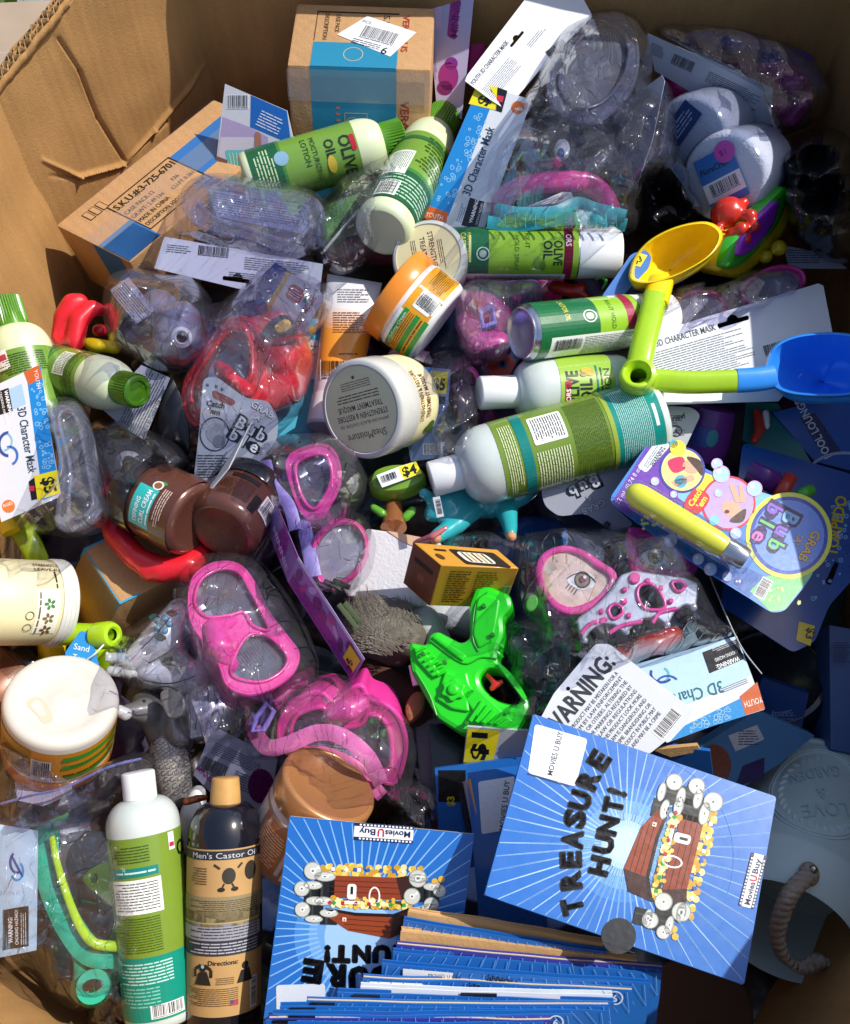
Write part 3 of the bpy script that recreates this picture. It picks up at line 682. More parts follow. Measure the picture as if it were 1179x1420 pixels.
c.circ(128, -6, 11, '2f2a22', 2, 9); c.line(118, -18, 112, -24, 3, '2f2a22', 2); c.line(118, 6, 112, 14, 3, '2f2a22', 2); c.circ(146, -14, 3, '1f1a14', 2, 5); c.circ(146, 4, 3, '1f1a14', 2, 5); c.line(138, -10, 146, -14, 2.2, '2f2a22', 2); c.line(138, 0, 146, 4, 2.2, '2f2a22', 2); c.circ(124, -38, 13, '2f2a22', 2, 10); vlines(c, 116, 140, 24, 50, 5, '5a4a30')
c.org(246, 12, -90); c.text('Directions:', -8, 0, 9, '1c1810', 0, z=3, bold=.01); c.org()
for b in (28, -30): c.circ(250, b, 5, '1c1a18', 3); c.poly([(254, b - 6), (256, b + 6), (272, b + 12), (272, b - 12)], '1c1a18', 3)
c.line(262, 40, 252, 40, 4, '1c1a18', 3); c.line(252, 40, 246, 31, 4, '1c1a18', 3); c.line(262, 16, 252, 16, 4, '1c1a18', 3); c.line(252, 16, 246, 25, 4, '1c1a18', 3); c.circ(248, 28, 2.4, '8fc4e6', 4)
vlines(c, 276, 300, -20, 52, 6, '5a4326'); vlines(c, 262, 272, -14, 10, 3, '5a4326'); c.rect(268, -52, 310, -38, 'e6e2d8', 2)
rn = random.Random(2); a = 270
while a < 306: b_ = rn.choice((.6, 1, 1.6)); c.rect(a, -50, a + b_, -40, '15151a', 3); a += b_ + rn.choice((.7, 1, 1.3))
c.rect(294, -20, 300, -10, 'b04050', 3); c.rect(294, -14, 297, -10, '2f4a8a', 4)
c.build('label_print', lb, ax.mapper(52), MATTE, step=6)
# ---- jars
def jar(t, A, B, r, lidl, lidm, bodym, lip=1.03, seed=1, lid_end=True):
    ax = Ax(A, B); L = ax.len; rl = r * lip
    bd = ax.lathe('jar_body', t, [(lidl - 3, .1), (lidl - 3, r - 3), (lidl + 3, r - 2), (lidl + 7, r), (L - 10, r - .5), (L - 4, r - 3), (L - 1, r - 8), (L, r - 12), (L - 1, r - 16), (L - 1.5, .1)], bodym, 60)
    ld = ax.lathe('lid', t, [(1.2, .1), (1.0, r - 7), (0, r - 5.5), (.3, r - 2), (1.6, rl - 1), (3.5, rl), (lidl - 1, rl), (lidl, rl - .6), (lidl, .1)], lidm, 60)
    return ax, bd, ld, L
t = thing('hair_masque_jar', 'pale yellow masque jar lying in the middle with its printed lid facing us', 'jar', (530, 560, .02))
M_LIDC = mat('clear_lid', 'b3b09c', .25, var=.05, coat=.4); M_JARY = mat('pale_yellow_jar', 'e9e0ac', .35, var=.04)
ax, bd, ld, L = jar(t, (500, 568, .095), (560, 554, .050), 66, 26, mat('frosted_lid', 'c9c9c2', .25, var=.05, coat=.4), M_JARY)
class Disc:
    def __init__(s, ax, a, up): s.ax, s.a = ax, a; d = (up - ax.e1 * up.dot(ax.e1)).normalized(); s.v = -d; s.u = None; s.n = -ax.e1; s.u = d.cross(s.n).normalized(); s.c = ax.A + ax.e1 * (a * ax.ka)
    def __call__(s, x, y, off): return s.c + (s.u * x + s.v * y) * s.ax.k + s.n * off
ins = Disc(ax, .6, UPV)
c = Cv(seed=20); c.circ(0, 0, 58, 'd2cca8', 1, n=48)
c.org(0, 0, 172)
c.text('STRENGTHEN & RESTORE', 0, -4, 11, '4a2a22', anchor='c', fit=86, bold=.01); c.text('TREATMENT MASQUE', 0, 8, 11, '4a2a22', anchor='c', fit=76, bold=.01); c.text('JAMAICAN BLACK CASTOR OIL', 0, -16, 6, '4a2a22', anchor='c'); c.lines(-36, 12, 36, 24, 2, '5a4a3a', 2); c.lines(-26, 28, 26, 40, 3, '6a5a4a', 2); c.text('SheaMoisture', 0, -30, 15, '3f352a', anchor='c', fit=66); c.circ(0, 44, 2.5, '3f4a2a', 2); c.org()
c.build('lid_print', ld, ins, MATTE)
c = Cv(seed=21); c.org(L - 8, 40, -90)
c.text('STRENGTHEN & RESTORE', 4, -20, 8, '6a2a22', fit=74, bold=.01, z=3); c.text('TREATMENT MASQUE', 8, -11, 8, '6a2a22', fit=62, bold=.01, z=3); c.text('SheaMoisture', 16, -32, 13, '3f352a', fit=58, z=3); c.org()
for a_, b_ in ((L - 14, 44), (L - 18, 50), (L - 12, 54)): c.circ(a_, b_, 4, '4f6a2a', 3, 6)
c.build('label_print', bd, ax.mapper(66.4), LABEL, step=6)
t = thing('hair_masque_jar', 'cream masque jar half hidden behind the orange-lidded jar and spray can', 'jar', (590, 360, 0))
ax, bd, ld, L = jar(t, (594, 356, .078), (606, 372, .03), 50, 12, mat('frosted_lid', 'c9c9c2'), M_JARY)
ins = Disc(ax, .4, UPV); c = Cv(seed=22); c.circ(0, 0, 44, 'e2d9a8', 1, n=40); c.org(0, 0, 80); c.text('STRENGTHEN', -6, -4, 10, '5a2a22', anchor='c', fit=54, bold=.01); c.text('TREATMENT', -4, 8, 10, '5a2a22', anchor='c', fit=48, bold=.01); c.lines(-26, 14, 22, 22, 2, '5a4a3a'); c.lines(-20, -22, 20, -14, 2, '5a4a3a'); c.org(); c.build('lid_print', ld, ins, MATTE)
t = thing('curl_cream_jar', 'orange-lidded white jar with orange and green label tipped beside the squeeze tube', 'jar', (580, 425, .01))
ax, bd, ld, L = jar(t, (543, 402, .072), (608, 452, .060), 64, 27, mat('orange_lid', 'e88a2a', .3, var=.06), M_WHITE, lip=1.04)
c = Cv(seed=23); c.rect(34, -84, L - 8, 86, 'e9a21c', 1, r=8); c.rect(33, 10, 38, 86, 'f4f4f0', 2); c.rect(36, -30, L - 6, -26, 'f2efe2', 2)
c.rect(44, -26, L - 12, 0, 'f4f4f0', 3, r=2); c.barcode(46, -23, 26, 16, n=22, z=4)
for a_ in (38, 56, 70): c.rect(a_, 6, a_ + 7, 80, '2d9a3a', 3)
vlines(c, 46, 55, 8, 74, 2, '6a4a10', 3); vlines(c, 42, L - 14, -76, -34, 7, '8a5a10', 3); vlines(c, 63, 69, 8, 74, 1, '6a4a10', 3); c.org(44, 74, -90); c.text('Curl Defining Cream', 0, 0, 6, 'ffffff', z=4, fit=62); c.org()
c.build('label_print', bd, ax.mapper(64.4), LABEL, step=6)
t = thing('curl_cream_jar', 'white jar standing upside down on its orange lid at the left edge', 'jar', (80, 1030, -.02))
ax = Ax((86, 968, .085), (80, 1034, .025)); L = ax.len
bd = ax.lathe('jar_body', t, [(2.6, .1), (2.2, 14), (3.0, 16), (2.8, 44), (1.4, 50), (0, 57), (.2, 65), (1.2, 70), (3, 73), (6, 74.5), (L - 14, 74), (L - 14, .1)], mat('white_jar', 'cdc8bd', .34, var=.05, scale=20), 64)
ld = ax.lathe('lid', t, [(L - 17, .1), (L - 17, 73), (L - 15, 75), (L - 2, 75), (L, 73), (L + 1, .1)], mat('orange_lid', 'e88a2a'), 60)
ins = Disc(ax, 3.0, UPV); c = Cv(seed=24); c.text('22112', 14, -2, 9, 'c4beb2', -14); c.circ(0, 6, 5, 'd8d2c4', 2); c.circ(0, 6, 3, 'eae6dc', 3); c.build('base_stamp', bd, ins, MATTE)
c = Cv(seed=124); c.poly(spl([(-44, 2), (-36, -8), (-24, -4), (-16, 12), (-12, 30), (-24, 34), (-32, 20)], 5), 'c4bda4', 1); c.poly(spl([(-38, 4), (-30, -2), (-24, 8), (-22, 22), (-30, 18)], 4), 'd8d2bc', 2); c.build('cream_smear', bd, Disc(ax, 2.7, UPV), LABEL)
lb = ax.wrap('label', t, 10, L - 17, 74.9, mat('label_orange', 'e0941c', .35, var=.06, coat=.2), -120, 120)
c = Cv(seed=25); mpj = ax.mapper(75.2)
c.rect(11, 34, 46, 100, 'b58a24', 1); c.rect(L - 20, -150, L - 17.5, 150, 'eef0ea', 2)
c.org(17, -34, 0); c.org()
c.org(18, 4, 90); c.org()
for a_ in (15, 26, 40): c.rect(a_, -96, a_ + 5, -8, '33a02c', 3)
c.rect(20, 6, 46, 32, 'f4f4f0', 3); rn = random.Random(5); b_ = 8
while b_ < 30: q = rn.choice((.6, 1, 1.6)); c.rect(21, b_, 42, b_ + q, '15151a', 4); b_ += q + rn.choice((.7, 1, 1.3))
vlines(c, 20, 45, 38, 86, 6, '6f4f10', 3); vlines(c, 26, 30, -80, -10, 1, '6a4a10', 3); vlines(c, 36, 43, -80, -10, 1, '6a4a10', 3)
c.build('label_print', lb, mpj, LABEL, step=7)
t = thing('hair_masque_jar', 'cream-labelled jar cut by the left frame edge, white lid to the right', 'jar', (30, 835, 0))
ax, bd, ld, L = jar(t, (86, 836, .03), (-50, 834, .085), 60, 24, mat('milky_lid', 'd8d8d0', .3), mat('pale_yellow_jar2', 'e9dfae', .4))
for a_ in (6, 12, 18): ax.lathe('thread_ring', ld, [(a_, 61), (a_ + 1.2, 62.6), (a_ + 2.4, 61)], mat('milky_lid', 'd8d8d0'), 48)
c = Cv(seed=26); c.rect(30, -46, 62, 18, 'f0ecd6', 1)
for b_, cc in ((-40, '6a4a2a'), (-22, '7a6a4a'), (-2, '3a7a3a')): 
    for q in range(5): c.circ(44 + 5 * math.cos(q * 1.26), b_ + 5 * math.sin(q * 1.26), 3.4, cc, 3, 2.2, q * 72)
vlines(c, 54, 60, -46, 14, 1, '6a5a4a', 3); 
for b_ in (-36, -18): c.ring(70, b_, 6, 1, '4a4a3a', 3)
c.text('STRENGTHEN', 60, 58, 9, '5a2a22', 180 + 0, z=3, fit=46, bold=.01); c.text('LEAVE-IN', 60, 48, 8, '5a2a22', 180, z=3, fit=36); vlines(c, 30, 36, 20, 50, 1, '3f352a', 3)
c.build('label_print', bd, ax.mapper(60.4), LABEL, step=6)
COPPER = mat('copper_jar', '663f33', .24, metal=.25, var=.08, coat=.5); BLACKLID = mat('black_lid', '17181a', .18, var=.1, coat=.5)
t = thing('curl_cream_jar', 'copper jar with black lid and teal label patch, lying on the red mask', 'jar', (225, 710, 0))
ax, bd, ld, L = jar(t, (186, 680, .06), (272, 722, .075), 55, 30, BLACKLID, COPPER, lip=1.02)
c = Cv(seed=27); c.rect(38, -14, 66, 44, '2fb8b4', 2); c.org(64, 40, -90); c.org(); c.org(40, 40, -90); c.text('CURL CREAM', 2, 19, 9, 'ffffff', z=4, fit=48, bold=.01); c.text('DEFINING', 2, 9, 8, 'ffffff', z=4, fit=34, bold=.01); c.lines(2, 21, 48, 26, 1, 'e8f4f4', 4); c.org()
c.rect(66, -80, 92, 80, '5a3426', 1); c.circ(60, -20, 7, 'e8e4d8', 4); c.circ(60, -20, 5, '8a5a3a', 5); c.circ(64, -26, 5, '3f8a3a', 3, 3); vlines(c, 70, 82, -20, 34, 3, 'd8c0b0', 3); vlines(c, 40, 60, -52, -30, 5, '6a3a28', 3)
c.build('label_print', bd, ax.mapper(55.4), LABEL, step=6)
t = thing('curl_cream_jar', 'copper jar with dark printed panel leaning under the folded bubble card', 'jar', (325, 725, 0))
ax, bd, ld, L = jar(t, (352, 676, .045), (306, 738, .075), 54, 22, BLACKLID, COPPER, lip=1.02)
c = Cv(seed=28); c.org(30, -40, 90); c.org(); c.rect(28, -6, 34, 36, '1c1412', 2); vlines(c, 36, 62, -4, 44, 7, '4a2a1c', 2); c.rect(34, -52, 58, -22, 'd8d4d0', 3); rn = random.Random(9); b_ = -50
while b_ < -24: q = rn.choice((.6, 1, 1.6)); c.rect(36, b_, 56, b_ + q, '15151a', 4); b_ += q + rn.choice((.7, 1, 1.3))
c.rect(44, -20, 66, -8, '1c1412', 2); c.build('label_print', bd, ax.mapper(54.4), LABEL, step=6)
t = thing('curl_cream_jar', 'brown jar at the left edge behind the upside-down white jar', 'jar', (20, 945, -.03))
ax, bd, ld, L = jar(t, (46, 925, -.02), (-30, 985, .0), 56, 20, BLACKLID, mat('brown_jar', '8a5a44', .35, metal=.2, coat=.3))
c = Cv(seed=29); vlines(c, 24, 50, -40, 40, 7, '4a2a1c', 2); c.build('label_print', bd, ax.mapper(56.4), LABEL, step=6)
t = thing('body_butter_jar', 'jar with wide copper-orange lid above the left treasure booklet', 'jar', (420, 1150, -.02))
ax, bd, ld, L = jar(t, (458, 1086, .088), (402, 1178, .045), 67, 30, mat('copper_lid', 'b8804f', .3, metal=.35, var=.06, coat=.4), mat('silvery_jar', 'c9bdb8', .3, var=.06, coat=.3))
c = Cv(seed=30); c.rect(44, -60, 110, 60, 'a8735a', 1, r=4); c.rect(40, -110, 44, 110, 'b08060', 2); c.org(108, -10, 0); c.org(50, 52, -90); c.lines(0, 4, 44, 48, 8, 'e6c0a0', 3); c.rect(0, 0, 46, 52, 'b56a3a', 2); c.rect(50, 2, 56, 50, 'd8c8c0', 3); c.rect(60, 34, 84, 54, 'e8e4e0', 3); c.org(); c.rect(104, -120, 107, 120, '9a7a6a', 2)
c.build('label_print', bd, ax.mapper(67.4), LABEL, step=6)
# ---- squeeze tube
t = thing('squeeze_tube', 'white squeeze tube fading to orange with its crimped end up', 'tube', (475, 490, 0))
A, B = (492, 386), (463, 560); rings = []; n = 44
for i in range(25):
    s = i / 24; x, y = A[0] + (B[0] - A[0]) * s, A[1] + (B[1] - A[1]) * s; h = .035 - .008 * s
    d = Vector((B[0] - A[0], B[1] - A[1])).normalized(); sd = Vector((-d.y, d.x)); half = 39 - 8 * s; th = 1.5 + 32 * min(1, s * 1.25) ** .5
    c0 = P(x, y, h); k = K(x, y, h); side = (P(x + sd.x, y + sd.y, h) - c0).normalized(); nn = (CAM - c0).normalized()
    rings.append([c0 + (side * math.cos(2 * math.pi * j / n) * half + nn * math.sin(2 * math.pi * j / n) * th) * k for j in range(n)])
M = mat('tube_plastic', 'e8e4e0', .3, var=.04, coat=.3); nd = M.node_tree
at = nd.nodes.new('ShaderNodeAttribute'); at.attribute_name = 'Ink'; nd.links.new(at.outputs['Color'], nd.nodes['Principled BSDF'].inputs['Base Color'])
V = [p for q in rings for p in q]; Fc, Cl = [], []
for i in range(24):
    for j in range(n):
        j2 = (j + 1) % n; Fc.append((i * n + j, i * n + j2, (i + 1) * n + j2, (i + 1) * n + j))
        s = i / 24; w_ = max(0, min(1, (s - .2) / .22)) * (1 if s < .74 else max(0, 1 - (s - .74) / .05)); a_, b_ = lin('e2e2e6'), lin('ee9a2e'); Cl.append(tuple(p + (q - p) * w_ for p, q in zip(a_, b_)))
Fc.append(tuple(range(n - 1, -1, -1))); Cl.append(lin('e2e2e6')); Fc.append(tuple(24 * n + j for j in range(n))); Cl.append(lin('e2e2e6'))
tb = mesh('tube_body', t, V, Fc, M, 50, Cl)
ax = Ax((464, 556, .027), (454, 598, .025)); ax.lathe('cap', t, [(0, .1), (0, 32), (38, 31), (41, 28), (42, .1)], M_WHITE, 44)
pl = flat(.0, c=(490, 430))
def tubemap(x, y, off):
    s = max(0, min(1, (y - A[1]) / (B[1] - A[1]))); xc = A[0] + (B[0] - A[0]) * s; half = 39 - 8 * s; th = 1.5 + 32 * min(1, s * 1.25) ** .5; q = max(-1, min(1, (x - xc) / half)); h = .035 - .008 * s
    c0 = P(x, y, h); return c0 + (CAM - c0).normalized() * (th * K(x, y, h) * math.sqrt(1 - q * q) + .0006 + off)
c = Cv(seed=31); c.org(0, 0, 0); c.lines(468, 400, 512, 420, 4, '8a8a90', 2); c.lines(462, 432, 506, 462, 6, '8a5a20', 2); c.barcode(446, 500, 34, 22, n=24, z=3, bg='ece6e0'); c.lines(470, 488, 498, 494, 1, '7a5a30', 2)
c.build('tube_print', tb, tubemap, LABEL, step=8)
# ================================================================ cartons
BLUE = '2f6fb4'
t = thing('shipping_carton', 'long brown carton with blue band and stock-number print against the left wall', 'box', (150, 340, -.08))
O = P(77, 312, .02); U = P(180, 364, .03) - O; Vv = P(303, 140, .02) - O
Vv = Vv - U * (Vv.dot(U) / U.length_squared) * .15
box('carton_body', t, O, U, Vv, U.cross(Vv).normalized() * (-.09 if U.cross(Vv).z > 0 else .09), CB2, .003)
k = U.length / 115; tl = Vv.length / k
fc = Face(O, Vv, U, k)   # x runs along the carton, y across it towards us
c = Cv(seed=40); c.rect(34, -.0, tl, 0.1, BLUE)
c.s = 0; c.rect(2, 72, 48, 113, BLUE, 1); c.rect(150, 30, tl, 82, BLUE, 1); c.poly([(2, 66), (50, 66), (50, 113), (2, 113)], BLUE, 1)
for q in ((50, 28, 150, 29.6), (50, 96, 150, 97.6), (50, 28, 51.6, 97.6), (148.4, 28, 150, 97.6)): c.rect(*q, '2a1a10', 2)
c.text('S.K.U.#:3-725-6701', 54, 44, 14, '2a1a10', fit=92, bold=.02); c.text('CASE PACK:12', 54, 58, 9, '2a1a10', fit=44); c.text('GR.WT: 2.49 Lbs', 54, 69, 9, '2a1a10', fit=48); c.text('MADE IN CHINA', 54, 80, 9, '2a1a10', fit=46); c.text('DESCRIPTION: H2OGO SWIM MASK', 54, 91, 9, '2a1a10', fit=92); c.text('336', 122, 62, 8, '2a1a10'); c.text('CU.FT 0.261', 112, 73, 8, '2a1a10', fit=34)
for i in range(3): c.rect(26 + i * 10, 14, 34 + i * 10, 30, '2a1a10', 2); c.rect(27 + i * 10, 15, 33 + i * 10, 29, 'bd9468', 3)
c.build('carton_print', t, fc, MATTE)
D = U.cross(Vv).normalized(); D = D if D.z < 0 else -D
ff = Face(O, U, D, k); c = Cv(seed=41); c.rect(58, 0, 100, 135, BLUE); c.build('carton_print', t, ff, MATTE)
tpl = Face(O, Vv, U, k); mesh('tape_strip', t, [tpl(0, 44, .0006), tpl(tl, 44, .0006), tpl(tl, 74, .0006), tpl(0, 74, .0006)], [(0, 1, 2, 3)], TAPE, 0)
t = thing('shipping_carton', 'square brown carton with turquoise band and shipping sticker at the back', 'box', (500, 190, -.08))
O = P(398, 90, .085); U = P(598, 97, .085) - O; E = P(402, 4, .075) - O; E = E - U * (E.dot(U) / U.length_squared)
Dn = P(408, 232, .0) - O; Dn = Dn - U * (Dn.dot(U) / U.length_squared); Dn = Dn.normalized() * .16
box('carton_body', t, O, U, E, Dn, CB2, .003); k = U.length / 200
ff = Face(O, U, Dn, k); c = Cv(seed=42); c.rect(32, 0, 152, 240, '1d84a8'); c.text('VERADUS', 158, 42, 17, 'a83228', 90, fit=70, bold=.02)
for q in ((78, 60, 112, 61), (78, 60, 79, 96), (84, 92, 112, 93), (110, 62, 111, 92)): c.rect(*q, 'c8b48a', 2)
c.ring(90, 78, 12, 1, 'c8b48a', 2); c.lines(66, 50, 72, 84, 3, 'c8785a', 2); c.build('carton_print', t, ff, MATTE)
tf = Face(O + E, U, -E, k); el = E.length / k; c = Cv(seed=43); c.rect(32, el * .62, 152, el, '1d84a8')
c.rect(32, el * .12, 33, el * .6, '2a1a10', 2); c.rect(33, el * .12, 150, el * .14, '2a1a10', 2)
c.text('DESCRIPTION', 44, el * .16, 9, '2a1a10', 90, fit=el * .42); c.text('CASE PACK', 60, el * .16, 9, '2a1a10', 90, fit=el * .3); c.text('S.K.U.', 128, el * .16, 13, '2a1a10', 90, fit=el * .36); c.text('VERADUS', 156, el * .14, 13, 'a83228', 90, fit=el * .6, bold=.02); c.ring(90, el * .8, 14, 1, 'c8b48a', 2)
c.build('carton_print', t, tf, MATTE)
c = Cv(seed=44); c.org(0, 0, 0); c.poly([(64, el * .5), (104, el * .18), (176, el * .42), (142, el * .82)], 'e9ecf2', 3)
c.org(102, el * .28, 19); c.barcode(4, 6, 50, el * .18, n=34, z=4, bg=None); c.text('6', 44, el * .40, 20, '15151a', z=4, bold=.01); c.lines(-2, el * .28, 40, el * .37, 2, '3a3a44', 4); c.text('PCS.', -4, 2, 8, '15151a', z=4); c.org()
c.build('shipping_sticker', t, tf, LABEL)
mesh('tape_strip', t, [ff(-1, 4, .001), ff(201, 4, .001), ff(201, 46, .001), ff(-1, 46, .001)], [(0, 1, 2, 3)], TAPE, 0)
t = thing('shipping_carton', 'small battered carton with light blue tape under the red mask on the left', 'box', (160, 820, -.06))
O = P(116, 760, .03); U = P(166, 838, .035) - O; Vv = P(262, 792, .03) - P(166, 838, .035); Dn = P(100, 880, -.05) - P(160, 752, .03)
Dn = U.cross(Vv).normalized() * (-.07 if U.cross(Vv).z > 0 else .07) + (-Vv.normalized() * .045)
box('carton_body', t, O, U, Vv, Dn, CB2, .003); k = U.length / 104
fs = Face(O + Dn, U, -Dn, k); dl = Dn.length / k
c = Cv(seed=45); c.rect(0, dl - 20, 104, dl, '3a9ec8', 1); c.text('S.K.U.', 30, dl - 34, 26, '2a1a10', 0, fit=64, bold=.02); c.text('CASE PACK', 20, dl - 58, 11, '2a1a10', 0, fit=52); c.text('COLOR', 20, dl - 74, 10, '2a1a10'); c.lines(14, dl - 100, 80, dl - 84, 2, '3a2a18'); c.build('carton_print', t, fs, MATTE)
ft = Face(O, U, Vv, k); c = Cv(seed=46); c.rect(0, 0, 104, 30, '3a9ec8', 1); c.build('carton_print', t, ft, MATTE)
# ================================================================ booklets
HEX_B = '236bbf'
M_BOOK = mat('booklet_blue', HEX_B, .3, var=.05, coat=.35); M_PAGE = mat('booklet_page', 'd9c7a4', .8, var=.1); M_BLUE2 = mat('booklet_blue_dark', '1f62b0', .3, var=.06, coat=.35); M_TAN = mat('kraft_page', 'd3a871', .75, var=.12, bump=.2)
def rays(c, cx, cy, quad, n=56, r0=60, col='86b8ee', z=1, wd=3.2):
    for i in range(n):
        an = 2 * math.pi * i / n + .02; dx, dy = math.cos(an), math.sin(an); best = 1e9; L = len(quad)
        for q in range(L):
            ax_, ay_ = quad[q]; bx, by = quad[(q + 1) % L]; ex, ey = bx - ax_, by - ay_; den = dx * ey - dy * ex
            if abs(den) < 1e-9: continue
            tt = ((ax_ - cx) * ey - (ay_ - cy) * ex) / den; u = ((ax_ - cx) * dy - (ay_ - cy) * dx) / den
            if tt > 0 and -1e-6 <= u <= 1 + 1e-6: best = min(best, tt)
        if best < 1e8 and best > r0: c.line(cx + dx * r0, cy + dy * r0, cx + dx * (best - 1.5), cy + dy * (best - 1.5), wd * .9, col, z, wd * .42)
def chest(c, z=3):
    """generic treasure chest with coins, discs and reels; drawn upright about 150 wide, origin in the middle"""
    rn = random.Random(8)
    def cd(x, y, r, ry=None): c.circ(x, y, r, 'c9cdc6', z + 3, ry or r); c.ring(x, y, r, 1.1, '8f948c', z + 4, ry or r, n=18); c.circ(x, y, r * .34, 'e9ebe6', z + 4, (ry or r) * .34, n=12); c.circ(x, y, r * .14, '6f746e', z + 5, (ry or r) * .14, n=8); c.poly([(x, y), (x + r * .8, y - (ry or r) * .3), (x + r * .6, y - (ry or r) * .7)], 'e6e9e2', z + 3.5)
    def reel(x, y, w_, h): c.rect(x, y, x + w_, y + h, '1d1f1d', z + 2); c.rect(x + w_ * .3, y, x + w_ * .42, y + h, '3a3d3a', z + 2.5); cd(x + w_ / 2, y, w_ * .56, w_ * .26)
    for i in range(90): c.circ(rn.uniform(-78, 78), -44 + rn.uniform(-8, 8), rn.uniform(3, 5.5), rn.choice(('d9b53c', 'e8cf66', 'c79a2a', 'f0dd8a')), z + .5 + i * .01, n=9)
    reel(-84, -34, 30, 34); reel(62, -36, 26, 36); reel(-100, -20, 26, 30); reel(84, -24, 24, 28)
    c.poly([(-62, -36), (40, -36), (50, -2), (-62, -2)], '8a3a1a', z + 2); c.poly([(40, -36), (62, -40), (62, -6), (50, -2)], '3a1a10', z + 2); 
    for y in (-28, -20, -11): c.line(-62, y, 43 + (y + 28) * .3, y, 1.0, '4a1c0c', z + 3)
    c.poly([(-62, 0), (50, 0), (72, -8), (66, 6), (40, 14), (-50, 12)], '4a3a1a', z + 1)
    for i in range(80): c.circ(rn.uniform(-58, 66), rn.uniform(-2, 12), rn.uniform(2.6, 4.6), rn.choice(('d9b53c', 'e8cf66', 'c79a2a', 'f2e6a8')), z + 2 + i * .01, n=8)
    for i in range(16): c.poly([(x0 + 4 * math.cos(q * 1.57 + i), y0 + 4 * math.sin(q * 1.57 + i)) for q in range(4) for x0, y0 in [(-60 + (i * 37) % 128, -46 if i % 2 else 6)]], ('b82a2a', '2a5ab8', '2f9a3a', 'e8e8f0')[i % 4], z + 4)
    c.poly([(-66, 14), (-20, 22), (38, 22), (34, 58), (-30, 48), (-60, 30)], '8f3d1b', z + 2); c.poly([(38, 22), (70, 8), (64, 44), (34, 58)], '3a1a10', z + 2); c.poly([(-66, 14), (-20, 20), (38, 20), (70, 6), (70, 11), (38, 25), (-20, 25), (-66, 18)], '1e0f08', z + 3)
    for y in (30, 38, 46): c.line(-44 + (y - 30) * .9, y, 36, y + 3, 1, '4a1c0c', z + 3)
    c.rect(-34, -24, -20, 0, 'f0f0ec', z + 4, r=5); c.rect(-38, 2, -14, 7, 'f0f0ec', z + 4); c.rect(-29, -20, -25, -8, '2a1a10', z + 5)
    c.ring(8, -6, 9, 2.4, 'f2f2ee', z + 4, 15, n=22); c.rect(-40, 28, -34, 34, 'e8e0d0', z + 4); c.rect(-38, 30, -36, 33, '8f3d1b', z + 5)
    reel(-96, 4, 26, 26); reel(-74, 22, 26, 18); reel(82, 8, 24, 20); cd(-104, -14, 12); cd(-102, 18, 12); cd(-70, 4, 14, 7); cd(-84, 32, 14, 6); cd(66, -8, 13); cd(96, 4, 12); cd(108, -18, 10); cd(74, -36, 14); cd(-88, -42, 14)
    for x, y in ((100, -32), (104, -26), (110, -36)): c.circ(x, y, 5, 'dcb23a', z + 2)
def logo(c, z=3, w_=76, h=24):
    """film-strip logo lettering, origin at the left bottom"""
    c.rect(-3, -h, w_ + 3, 0, 'f2f4f8', z); c.rect(-3, -h, w_ + 3, -h + 4.6, '1c2450', z + 1); c.rect(-3, -4.6, w_ + 3, 0, '1c2450', z + 1)
    for i in range(int(w_ / 5)): c.rect(i * 5 - 1, -h + 1.2, i * 5 + 1.8, -h + 3.6, 'f2f4f8', z + 2); c.rect(i * 5 - 1, -3.6, i * 5 + 1.8, -1.2, 'f2f4f8', z + 2)
    c.text('Movies', 1, -7.5, 12, '1c2450', z=z + 2, fit=w_ * .46, bold=.02); c.text('U', w_ * .49, -6.4, 15, 'c8202c', z=z + 2, fit=w_ * .12, bold=.03); c.text('Buy', w_ * .65, -7.5, 12, '1c2450', z=z + 2, fit=w_ * .3, bold=.02)
# ---- right booklet on top of the heap
t = thing('treasure_booklet', 'whole blue TREASURE HUNT booklet lying tilted over the heap, chest to the right', 'booklet', (870, 1180, .02))
pl = Pl((740, 990, .145), (1077, 1105, .14), (672, 1240, .158)); Q = [(740, 990), (1077, 1105), (1032, 1366), (672, 1241)]
cv = slab('cover', t, pl, rr(Q, [4, 4, 4, 4]), .0008, M_BOOK); 
pg = slab('pages', t, pl, [(x + (870 - x) * .006, y + (1178 - y) * .006) for x, y in Q], .0035, M_PAGE, off=-.001); slab('back_cover', t, pl, Q, .0008, M_BLUE2, off=-.0047)
c = Cv(seed=50); rays(c, 868, 1172, Q, 60, 34)
for i, (r_, cc) in enumerate(((80, '3f82d0'), (62, '62a0e0'), (44, '92c0ee'), (26, 'bcd8f6'))): c.circ(868, 1172, r_, cc, .5 + i * .1, n=36)
rays(c, 868, 1172, Q, 60, 20, 'b8d6f6', 1.0, 2.0)
c.org(0, 0, 0)
for ch, x, y, an in (('T', 809, 1265, -103), ('R', 806, 1232, -98), ('E', 805, 1203, -92), ('A', 806, 1178, -86), ('S', 808, 1150, -80), ('U', 814, 1126, -74), ('R', 823, 1098, -67), ('E', 836, 1071, -58)): [c.text(ch, x, y, 43, '15171c', an, z=3, fit=25 if ch not in 'TE' else 22, bold=.045, squash=.88) for x, y in ((x, y), (x + 1.3, y), (x - 1.3, y), (x, y + 1.3), (x, y - 1.3))]
for ch, x, y, an in (('H', 840, 1216, -76), ('U', 846, 1186, -76), ('N', 852, 1160, -76), ('T', 860, 1130, -78), ('!', 866, 1106, -72)): [c.text(ch, x, y, 38, '15171c', an, z=3, fit={'!': 7, 'T': 21}.get(ch, 25), bold=.045, squash=.92) for x, y in ((x, y), (x + 1.3, y), (x - 1.3, y), (x, y + 1.3), (x, y - 1.3))]
c.org(928, 1186, 104, .98, .98); chest(c); c.org(1046, 1258, -76, .92, .92); logo(c); c.org()
